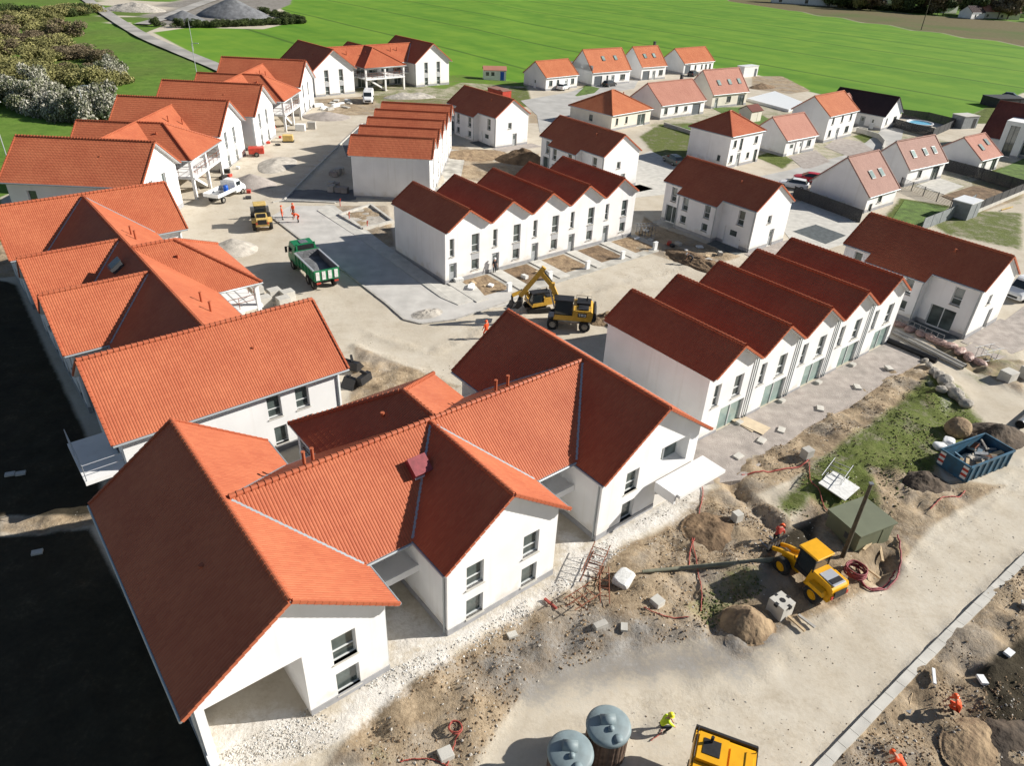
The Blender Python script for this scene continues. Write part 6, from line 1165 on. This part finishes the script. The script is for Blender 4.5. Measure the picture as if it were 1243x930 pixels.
def person(label, px, rz, pose, top, legs, hat, group=None, dz=0., asym=0.):
    p = P(*px); r = thing('person', label, 'person', (p.x, p.y, gz(p.x, p.y) + dz), rz, group); D = POSE[pose]; V, E, R_, K = [], [], [], []
    def v(c, rad, kind, par=None):
        V.append(c); R_.append(rad); K.append(kind)
        if par is not None: E.append((par, len(V) - 1))
        return len(V) - 1
    a = v(D['pel'], RAD['pel'], 1); s = v(D['spi'], RAD['spi'], 0, a); c = v(D['che'], RAD['che'], 0, s); n = v(D['nec'], RAD['nec'], 2, c); h = v(D['hea'], RAD['hea'], 2, n); v(D['cro'], RAD['cro'], 2, h)
    hx = Vector(D['hea']); fw = Vector((1, 0, 0)) if pose != 'bend' else Vector((.5, 0, -.86)); v(tuple(hx + fw * .115 + Vector((0, 0, -.01))), .014, 2, h)
    for q in (-1, 1):
        f = lambda k, d=0: (D[k][0] + d * q * asym, D[k][1] * q, D[k][2])
        i = v(f('sh'), RAD['sh'], 0, c); i = v(f('el', .1), RAD['el'], 0, i); w = v(f('wr', .22), RAD['wr'], 2, i); wv = Vector(V[w]); d = (wv - Vector(V[i])).normalized(); pl = v(tuple(wv + d * .07), .034, 2, w); pv = Vector(V[pl])
        for j, (off, ln) in enumerate(((-.030, .07), (-.010, .08), (.010, .075), (.030, .06))):
            k = v(tuple(pv + d * .03 + Vector((off, 0, 0))), .010, 2, pl); v(tuple(pv + d * (.03 + ln) + Vector((off * 1.3, -.02 * q, 0))), .008, 2, k)
        v(tuple(pv + Vector((.05, -.02 * q, -.01))), .011, 2, pl)
        i = v(f('hi'), RAD['hi'], 1, a); i = v(f('kn', .8), RAD['kn'], 1, i); i = v(f('an', .4), RAD['an'], 3, i); v(f('to', .4), RAD['to'], 3, i)
    me = bpy.data.meshes.new('skel'); me.from_pydata(V, E, []); o = bpy.data.objects.new('skel', me); COL.objects.link(o); o.modifiers.new('s', 'SKIN'); sv = me.skin_vertices[0].data
    for i, q in enumerate(R_): sv[i].radius = (q, q); sv[i].use_root = (i == 0)
    m = o.modifiers.new('u', 'SUBSURF'); m.levels = 1; m.render_levels = 1; dg = bpy.context.evaluated_depsgraph_get(); nm = bpy.data.meshes.new_from_object(o.evaluated_get(dg)); bpy.data.objects.remove(o)
    mats = [M[top], M[legs], M['skin'], M['black']]; nm.materials.clear(); [nm.materials.append(x) for x in mats]; A = np.array(V); kk = np.array(K)
    segs = np.array([(A[i], A[j], K[j]) for i, j in E], dtype=object)
    mi = []
    for f in nm.polygons:
        ctr = np.array(f.center); best = 9
        for p0, p1, k in segs:
            t = np.clip(np.dot(ctr - p0, p1 - p0) / (np.dot(p1 - p0, p1 - p0) + 1e-9), 0, 1); dd = np.linalg.norm(ctr - p0 - t * (p1 - p0))
            if dd < best: best, bk = dd, k
        mi.append(bk)
    nm.polygons.foreach_set('material_index', mi); nm.polygons.foreach_set('use_smooth', [True] * len(mi)); nm.name = 'body'; link('body', nm, r)
    hb = MB(); up = (Vector(D['cro']) - Vector(D['hea'])).normalized(); qm = up.to_track_quat('Z', 'X').to_matrix(); cc = Vector(D['hea']) + up * .045
    prof = [(.165, .0), (.135, .02), (.128, .07), (.10, .115), (.05, .14), (.005, .145)]; N_ = 14; hb.add([cc + qm @ Vector((a_ * math.cos(2 * math.pi * j / N_), a_ * math.sin(2 * math.pi * j / N_), z)) for a_, z in prof for j in range(N_)], [(i * N_ + j, i * N_ + (j + 1) % N_, (i + 1) * N_ + (j + 1) % N_, (i + 1) * N_ + j) for i in range(5) for j in range(N_)], M[hat], True); hb.build('helmet', r)
    for s_ in (-1, 1): e = MB(); e.box(hx + fw * .092 + Vector((0, s_ * .032, .012)), (.012, .022, .012), M['black']); e.build('eye', r)
    return r
person('worker in orange overalls walking on the sandy street behind the dark roof tip', (590, 411), 2.4, 'stand', 'hiviz', 'hiviz', 'hat_orange', asym=.25)
person('standing worker in orange, left of the trio at the paving edge', (343, 267), .3, 'stand', 'hiviz', 'hiviz', 'hat_orange', 'workers at the paving edge')
person('standing worker in orange, farthest of the trio at the paving edge', (357, 264), -2.2, 'stand', 'hiviz', 'darkcloth', 'hat_orange', 'workers at the paving edge')
person('worker in orange bending over the paving beside two standing mates', (362, 270), -2.6, 'bend', 'hiviz', 'hiviz', 'hat_orange', 'workers at the paving edge')
person('person in black standing before the second door of the terrace', (600, 332), -.9, 'stand', 'darkcloth', 'darkcloth', 'hat_white')
person('person in dark clothes on the sandy street before the stepped house', (838, 321), 2.8, 'bend', 'darkcloth', 'navy', 'hat_white')
person('worker in orange helmet and red jacket bending beside the yellow loader front', (938, 668), .9, 'bend', 'red', 'darkcloth', 'hat_orange')
person('worker in orange suit crouching on brown soil beyond the kerb', (1157, 868), 2.6, 'crouch', 'hiviz', 'hiviz', 'hat_orange')
person('worker with orange helmet partly cut by the bottom edge', (1088, 944), 2.2, 'bend', 'hiviz', 'navy', 'hat_orange')
person('worker in yellow vest and dark trousers crouching right of the round tanks', (803, 888), .2, 'crouch', 'hiviz_y', 'navy', 'hat_yellow')
# ------------------------------------------------------------------ building site clutter
def rod_frame(label, px, L_, w, h, rz, n=4, r=.028, matl='rust', name='rebar_cage', cat='rebar cage', tilt=0):
    p = P(*px); t = thing(name, label, cat, (p.x, p.y, gz(p.x, p.y)), rz); t.rotation_euler = (tilt, 0, rz)
    for y in (-w / 2, w / 2):
        for z in (.05, h):
            mb = MB(); mb.tube([(-L_ / 2 - .5, y, z), (L_ / 2 + .45, y, z)], r, M[matl], 5); mb.build('bar', t)
    for i in range(n): x = -L_ / 2 + i * L_ / (n - 1); mb = MB(); mb.tube([(x, -w / 2, .05), (x, w / 2, .05), (x, w / 2, h), (x, -w / 2, h), (x, -w / 2, .05)], r, M[matl], 5); mb.build('stirrup', t)
rod_frame('rusty rebar cage lying nearest the white gable wall corner', (722, 690), 1.6, .9, .8, 1.2); rod_frame('rusty square rebar frame in front of the long rebar cage', (706, 735), 1.0, .9, .8, .7, 3); rod_frame('rusty rebar cage leaning behind the square frame', (733, 715), 1.7, .5, .5, 1.5, 4)
rod_frame('grey metal trestle on the sandy pad before the laid pipes', (1195, 437), 1.5, .9, 1.1, .4, 3, .03, 'mesh', 'trestle', 'trestle'); rod_frame('heap of grey metal fence frames behind the white panel', (1010, 590), 1.6, 1.2, 1.0, .9, 4, .03, 'mesh', 'fence_frame', 'fence frame'); rod_frame('grey mesh cage before the stepped house by the junction', (783, 287), 2.0, .9, 1.6, .2, 6, .03, 'mesh', 'mesh_cage', 'cage')
def panel(label, px, d, rz, tilt, matl, name='panel', cat='panel', dz=.05, group=None):
    p = P(*px); mb = MB(); mb.box((0, 0, 0), d, M[matl]); o = mb.build(name, None, (p.x, p.y, gz(p.x, p.y) + dz + d[2] / 2), rz); o.rotation_euler = (tilt, 0, rz); return tag(o, label, cat, group)
panel('large white panel lying tilted before the olive green cabin', (1014, 602), (2.0, 1.9, .06), .75, .12, 'offwhite', dz=.25)
for i, (u, v) in enumerate(((905, 515), (915, 519))): panel(['plywood sheet on the terrace, left of two overlapping sheets', 'plywood sheet on the terrace, overlapping the left sheet'][i], (u, v), (1.25, 2.0, .03), .7 + .15 * i, 0, 'ply', 'plywood_sheet', 'plywood', .12 + i * .035)
def lump(name, label, cat, px, d, matl, rz=0., seed=1, dz=0., group=None, rough=.25, loc=None, boxy=1.):
    bm = bmesh.new(); bmesh.ops.create_icosphere(bm, subdivisions=3, radius=1); rs = np.random.RandomState(seed); off = rs.rand(3) * 40
    for q in bm.verts:
        c = q.co; n = float(fbm(np.array(c.x * 1.3 + off[0] + c.z), np.array(c.y * 1.3 + off[1] - c.z), 4)) - .47; n2 = float(fbm(np.array(c.x * 4 + off[1]), np.array(c.y * 4 + c.z * 3), 2)) - .4
        c = Vector([math.copysign(abs(k_) ** boxy, k_) for k_ in c]); q.co = c * (1 + rough * 2 * n + rough * .6 * n2)
    me = bpy.data.meshes.new(name); bm.to_mesh(me); bm.free(); me.materials.append(M[matl]); p = loc or P(*px); o = link(name, me, None, (p.x, p.y, gz(p.x, p.y) + d[2] * .35 + dz), rz); o.scale = (d[0] / 2, d[1] / 2, d[2] / 2); return tag(o, label, cat, group)
lump('wrapped_pallet', 'bundle wrapped in dusty white sheet lying right of the rebar', 'bundle', (757, 704), (1.3, 1.0, .5), 'offwhite', .9, 4, rough=.17, boxy=.45)
for i, (u, v, s_) in enumerate(((1126, 447, .7), (1132, 455, .9), (1138, 462, 1.0), (1144, 470, 1.3), (1150, 476, 1.0), (1158, 484, 1.3), (1164, 488, .9), (1172, 494, 1.0), (1140, 480, .8), (1122, 440, .6))): lump('boulder', 'pale grey boulder in the row along the sandy road', 'boulder', (u, v), (s_ * 1.15, s_ * .9, s_ * .75), 'gravel', u, i, group='boulders along the road')
lump('boulder', 'big round brown boulder behind the white bags at the skip', 'boulder', (1160, 527), (2.0, 1.7, 1.5), 'clay', .5, 21, rough=.14)
for i, (u, v) in enumerate(((1140, 545), (1150, 540), (1157, 546))): lump('rubble_bag', ['white rubble bag left of the skip, nearest the grass', 'white rubble bag behind the skip corner', 'white rubble bag touching the blue skip'][i], 'bag', (u, v), (.95, .8, .5), 'white', i, 30 + i, group='white bags beside the skip', rough=.18, boxy=.6)
for i, (u, v) in enumerate(((896, 556), (924, 537), (948, 524), (995, 498), (1040, 472), (1078, 450))): panel(['flat pale concrete piece at the near end of the terrace edge', 'second flat concrete piece along the terrace edge from the near end', 'third flat concrete piece along the terrace edge from the near end', 'fourth flat concrete piece along the terrace edge from the near end', 'fifth flat concrete piece along the terrace edge, before the last', 'flat concrete piece at the far end of the terrace edge'][i], (u, v), (.7, .5, .16), .7 + i * .2, .06, 'concrete_pale', 'concrete_piece', 'concrete piece', .06, 'concrete pieces along the terrace edge')
for i, (u, v) in enumerate(((897, 515.5), (948.5, 489), (993, 466.5), (1034.5, 445))): panel(['low concrete block under the first downpipe pair of the terrace', 'low concrete block under the second downpipe pair', 'low concrete block under the third downpipe pair', 'low concrete block under the fourth downpipe pair'][i], (u, v), (.5, .38, .22), .68, 0, 'concrete_pale', 'drain_block', 'drain block', .08, 'blocks under the downpipes')
def hose(label, pts, r=.03, matl='hose', name='hose', cat='hose', dz=.06, coil=None, amp=.12):
    q = [P(*p_) for p_ in pts]; out = []; n = 14
    for i in range(len(q) - 1):
        a, b, c, d = q[max(i - 1, 0)], q[i], q[i + 1], q[min(i + 2, len(q) - 1)]
        for k in range(n): f = k / n; e = .5 * ((2 * b) + (c - a) * f + (2 * a - 5 * b + 4 * c - d) * f * f + (3 * b - a - 3 * c + d) * f ** 3); out.append(Vector((e.x + amp * (rnd(0, 1) - .5) * .4, e.y + amp * (rnd(0, 1) - .5) * .4, gz(e.x, e.y) + dz)))
    if coil:
        c = P(*coil[0])
        for k in range(coil[2] * 16): t = k / 16 * 2 * math.pi; out.append(Vector((c.x + coil[1] * math.cos(t) * (1 + .1 * math.sin(k)), c.y + coil[1] * math.sin(t) * (1 - .1 * math.cos(k * .7)), gz(c.x, c.y) + dz + k * .006)))
    mb = MB(); mb.tube(out, r, M[matl], 6); return tag(mb.build(name, None), label, cat)
hose('thin red hose running down the dirt right of the balcony slab', [(852, 588), (852, 606), (842, 648), (840, 662), (846, 690), (851, 715), (852, 740)])
hose('straight red pipe lying across the dirt track below the block stack', [(900, 578), (935, 574), (970, 568), (980, 563)], .055, 'hose', amp=.02); hose('red hose hanging from the block stack down to the grass', [(981, 566), (982, 590), (990, 600), (1000, 625), (1010, 628)], .03)
hose('orange red hose curved on the mud by the small chamber', [(781, 742), (795, 748), (810, 752), (836, 753)]); hose('tangled maroon conduit bundle right of the loader by the green cabin', [(1090, 650), (1092, 672), (1091, 695), (1080, 712), (1062, 719), (1050, 716), (1040, 703)], .05, 'maroon', coil=((1036, 700), .55, 5), dz=.1)
hose('maroon conduit looping around the dug pit beside the cabin', [(1040, 690), (1048, 712), (1062, 716), (1078, 706), (1088, 690)], .045, 'maroon'); hose('red coiled hose left of the round tanks', [(540, 935), (548, 915), (553, 900)], .03, 'hose', coil=((553, 888), .3, 2)); hose('red hose trailing along the bottom edge', [(485, 926), (505, 922), (528, 924), (548, 932)], .03)
hose('red hose on the ground in front of the blue skip', [(1128, 620), (1142, 609), (1160, 606), (1172, 596)], .04); hose('red cable heap right of the yellow vest worker', [(790, 900), (800, 893), (806, 884), (812, 876), (800, 884)], .022, 'hose')
hose('thin red conduit across the soil heap beside the trench', [(836, 690), (838, 668), (850, 640)], .035, 'hose')
def pipe_run(label, a, b, r, matl, dz=0., group=None):
    a, b = P(*a), P(*b); a.z = gz(a.x, a.y) + r + dz; b.z = gz(b.x, b.y) + r + dz; mb = MB(); mb.tube([a, b], r, M[matl], 12, cap=False); mb.tube([a, b], r * .8, M['black'], 10); tag(mb.build('laid_pipe', None), label, 'pipe', group)
pipe_run('grey pipe laid beside the sandy road, farther of the two', (1086, 402), (1172, 446), .16, 'concrete', 0, 'pipes laid by the road'); pipe_run('grey pipe laid beside the sandy road, nearer of the two', (1083, 405), (1168, 449), .16, 'concrete', 0, 'pipes laid by the road'); pipe_run('thick black pipe lying at the end of the terrace', (1074, 415), (1136, 441), .27, 'black'); pipe_run('dark pipe end sticking out at the right edge by the road', (1236, 520), (1262, 498), .35, 'steel')
for i in range(9): t = i / 8; lump('plastic_bundle', 'pinkish plastic heap piece along the laid pipes', 'plastic heap', (1092 + 96 * t, 396 + 44 * t), (1.5, .9, .6), 'plastic', t * 5, 40 + i, group='pink plastic heap along the pipes', rough=.3) if M.setdefault('plastic', mat('pink_plastic', (.50, .33, .28), .5, .3, 5., bump=.03, bscale=9)) else 0
b0 = P(1086, 394); bt = thing('site_barrier', 'low grey metal barrier before the large glazed door', 'barrier', b0); d_ = P(1142, 419) - b0; railing(bt, [(0, 0, 0), d_], 1.0, 'mesh', 'rail', 8, .03)
for i, (u, v, L_, rz, ml) in enumerate(((1053, 666, 1.5, .75, 'wood'), (1053, 690, 1.7, -1.0, 'wood'), (1130, 828, .95, 1.2, 'white'), (966, 760, 1.1, -1.0, 'wood'), (978, 757, 1.0, -.9, 'concrete'), (1222, 254, 3.2, .6, 'yellow_pale'), (1196, 322, 3., .5, 'ply'), (668, 735, .9, -.8, 'hose'), (1070, 672, 1.3, 1.3, 'wood'))): panel(['pale timber beam leaning on the corner of the green cabin', 'pale timber beam lying across the dug pit', 'white plank on the soil beyond the kerb', 'thin timber batten on the mud right of the manhole block', 'thin grey batten on the mud beside the timber one', 'yellow plank on the rough grass near the base wall', 'plywood board at the right edge behind the long roof', 'red strip lying on white chalk before the gable', 'timber beam at the right side of the dug pit'][i], (u, v), (L_, .14, .1), rz, .05, ml, 'plank', 'plank', .12)
t = thing('shovel', 'shovel lying on the soil beside the kerb', 'shovel', G(1106, 848, .05), 1.0); mb = MB(); mb.tube([(-.6, 0, .05), (.5, 0, .08)], .02, M['wood'], 6); mb.build('handle', t); mb = MB(); mb.box((-.75, 0, .04), (.32, .24, .03), M['steel']); mb.build('blade', t)
for i, (u, v) in enumerate(((1221, 799), (1189, 831), (1244, 737), (622, 770), (757, 766))): panel(['small white slab at the dark pit on the right', 'pale block beside the crouching worker', 'grey slab at the right edge beyond the kerb', 'white stone slab on chalk near the gable', 'pale slab on the mud'][i], (u, v), (.5, .35, .14), .6 + i, .05, 'white' if i < 2 else 'concrete_pale', 'slab_piece', 'slab')
for i, (u, v, s_) in enumerate(((430, 448, 1.2), (438, 466, 1.1), (424, 470, 1.0))):
    c = P(u, v); mb = MB(); mb.profile([(-.5, .7), (-.6, .15), (-.2, -.02), (.45, 0), (.2, .25), (-.15, .7)], -.6, .6, M['black']); mb.bar((-.4, -.2, .7), (-.1, .1, 1.0), .15, .2, M['black']); o = mb.build('digger_bucket', None, (c.x, c.y, gz(c.x, c.y)), 1.2 + i * 1.5); o.scale = (s_,) * 3; tag(o, ['black digger bucket behind the orange roof corner, farthest of three', 'black digger bucket on the sand, right of the other two', 'black digger bucket nearest the white wall'][i], 'digger bucket', 'spare digger buckets')
rs = random.Random(9)
for i in range(14): u, v = 404 + rs.uniform(-20, 22), 127 + rs.uniform(-7, 7); panel('pale slab in the scattered stack before the farthest block', (u, v), (rs.uniform(1, 2), rs.uniform(.5, 1), rs.uniform(.15, .6)), rs.uniform(0, 3), .03, rs.choice(['white', 'concrete', 'concrete_pale']), 'slab_piece', 'slab', .05, 'slabs before the farthest block')
for i in range(9): u, v = 412 + rs.uniform(-10, 8), 222 + rs.uniform(-16, 12); panel('small block pallet standing in the shade of the stepped gables', (u, v), (1.0, .8, rs.uniform(.3, .9)), 1.5, 0, rs.choice(['gravel_pink', 'concrete', 'concrete_pale']), 'block_pallet', 'pallet', .05, 'pallets in the shade')
for i in range(16): u, v = rs.choice([(285, 210), (330, 172), (255, 235), (300, 240), (350, 160)]); u += rs.uniform(-18, 18); v += rs.uniform(-8, 8); panel('scrap of building material before the columned porches', (u, v), (rs.uniform(.4, 1.4), rs.uniform(.3, .7), rs.uniform(.1, .5)), rs.uniform(0, 3), .05, rs.choice(['white', 'concrete', 'wood', 'red', 'black']), 'site_scrap', 'scrap', .05, 'scraps before the porches')
for i in range(22): u, v = rs.choice([(830, 300), (800, 292), (860, 312), (770, 285), (575, 345), (650, 335)]); u += rs.uniform(-22, 22); v += rs.uniform(-9, 9); panel('scrap of building material on the sandy street', (u, v), (rs.uniform(.3, 1.0), rs.uniform(.25, .6), rs.uniform(.08, .4)), rs.uniform(0, 3), .1, rs.choice(['white', 'concrete', 'wood', 'red', 'offwhite', 'black']), 'site_scrap', 'scrap', .05, 'scraps on the street')
sheet('planting_bed', [(412, 262), (450, 250), (477, 270), (440, 279)], M['gravel'], .05); kerb([(412, 262), (450, 250), (477, 270), (440, 279), (412, 262)], .3, .3, 'concrete_pale')
for i, (u, v) in enumerate(((424, 266), (446, 277), (413, 250))): c = P(u, v); mb = MB(); mb.tube([(0, 0, -.1), (0, 0, .9)], .05, M['red'], 6); mb.tube([(0, 0, .55), (.12, .05, .95)], .04, M['red'], 6); tag(mb.build('marker_post', None, c), ['short red marker post at the left side of the concrete bed frame', 'short red marker post nearest the parking slab', 'red marker post behind the bed frame'][i], 'post', 'red marker posts')
c = P(312, 189); t = thing('compressor', 'red compressor trailer between two white gables', 'compressor', c, .3); mb = MB(); mb.b2(-1.1, -.7, .4, 1.1, .7, 1.3, M['red']); mb.build('body', t, bevel=.08); [wheel(t, 0, y, .35, .2) for y in (-.75, .75)]
tb = thing('trestle_table', 'dark generator standing by the scaffold at the third porch', 'generator', P(350, 172), .2); mb = MB(); mb.b2(-.8, -.5, .2, .8, .5, 1.1, M['yellow_pale']); mb.build('body', tb, bevel=.05); mb = MB(); mb.b2(-.9, -.55, .05, .9, .55, .2, M['black']); mb.build('skid', tb); tb.name = 'generator'
for i, (u, v) in enumerate(((26, 577), (46, 673), (13, 578))): panel(['pale concrete slab on dark ground left of the orange roofs' if i == 0 else 'grey slab on dark ground left of the nearest roof' if i == 1 else 'tiny white slab at the left picture edge'][0], (u, v), (.55, .35, .12), .4, .04, 'concrete_pale', 'slab_piece', 'slab')
# ------------------------------------------------------------------ loose stones and clods
def scatter(name, polys, n, smin, smax, matls, seed, label, flat_=.7):
    rs = np.random.RandomState(seed); pts = []
    for pl, share in polys:
        w = np.array([[*P(u, v)[:2]] for u, v in pl]); k = int(n * share); got = 0
        while got < k:
            c = w.min(0) + rs.rand(600, 2) * (w.max(0) - w.min(0)); ins = np.zeros(600, bool)
            for i in range(len(w)): (x1, y1), (x2, y2) = w[i], w[(i + 1) % len(w)]; ins ^= ((y1 > c[:, 1]) != (y2 > c[:, 1])) & (c[:, 0] < (x2 - x1) * (c[:, 1] - y1) / (y2 - y1 + 1e-12) + x1)
            dens = fbm(c[:, 0] * .5 + seed, c[:, 1] * .5, 3); c = c[ins & (dens > .30 + .3 * rs.rand(600))][:k - got]; pts.append(c); got += len(c)
    pts = np.concatenate(pts); base = np.array([(1, 0, 0), (-.9, .1, 0), (0, 1, .1), (.1, -1, 0), (0, 0, 1), (0, .1, -.8), (.6, .6, .5), (-.6, -.55, .5)])
    tri = [(0, 6, 4), (6, 2, 4), (2, 1, 4), (1, 7, 4), (7, 3, 4), (3, 0, 4), (0, 2, 6), (1, 3, 7), (0, 5, 2), (2, 5, 1), (1, 5, 3), (3, 5, 0)]
    V = []; F = []; mi = []
    for i, (x, y) in enumerate(pts):
        s_ = smin * (smax / smin) ** (rs.rand() ** 2.2); a = rs.rand() * 6.28; ca, sa = math.cos(a), math.sin(a); b = base * (s_ * (.7 + .6 * rs.rand(8, 1))); b[:, 2] *= flat_; q = np.stack([b[:, 0] * ca - b[:, 1] * sa + x, b[:, 0] * sa + b[:, 1] * ca + y, b[:, 2] + gz(x, y) + s_ * .2], -1)
        V.append(q); F += [(8 * i + t0, 8 * i + t1, 8 * i + t2) for t0, t1, t2 in tri]; mi += [rs.randint(len(matls))] * len(tri)
    me = bpy.data.meshes.new(name); me.from_pydata(np.concatenate(V).tolist(), [], F); [me.materials.append(M[m_]) for m_ in matls]; me.polygons.foreach_set('material_index', mi); me.polygons.foreach_set('use_smooth', [False] * len(mi)); return tag(link(name, me), label, name.replace('_', ' '), kind='stuff')
scatter('chalk_rubble', [([(260, 920), (330, 880), (470, 815), (560, 775), (670, 712), (720, 665), (830, 600), (850, 600), (760, 668), (640, 750), (560, 800), (470, 862), (400, 910), (300, 935)], 1.)], 4500, .012, .065, ['gravel', 'offwhite', 'concrete_pale', 'gravel'], 3, 'white chalk stones scattered along the gables of the nearest block')
scatter('soil_clods', [([(400, 930), (520, 820), (690, 718), (800, 648), (860, 612), (940, 640), (900, 770), (760, 790), (640, 832), (580, 930)], .5), ([(860, 590), (1000, 505), (1100, 445), (1110, 480), (1000, 560), (960, 660), (880, 690)], .25), ([(1010, 930), (1130, 800), (1243, 685), (1243, 930)], .25)], 11000, .012, .085, ['clay', 'soil', 'clay', 'clay', 'gravel'], 4, 'brown clods of churned earth scattered over the dirt')
scatter('road_stones', [([(600, 930), (720, 860), (880, 850), (1000, 740), (1110, 660), (1243, 560), (1243, 640), (1000, 930)], .5), ([(430, 400), (560, 420), (560, 470), (430, 500)], .2), ([(640, 350), (840, 310), (850, 330), (720, 380)], .3)], 1300, .012, .045, ['gravel', 'concrete', 'soil'], 6, 'small loose stones lying on the sandy road')
scatter('bank_weeds', [([(990, 565), (1060, 515), (1125, 460), (1200, 525), (1150, 555), (1075, 635), (1020, 640), (940, 625)], .8), ([(830, 735), (900, 690), (930, 715), (860, 765)], .2)], 3800, .02, .09, ['weed', 'weed_dry', 'weed'], 8, 'low weed tufts growing on the grassy bank', 1.0) if M.update(weed=mat('weed', (.13, .16, .05), .95, .3, 3.), weed_dry=mat('dry_weed', (.26, .22, .12), .95, .3, 3.)) is None else 0
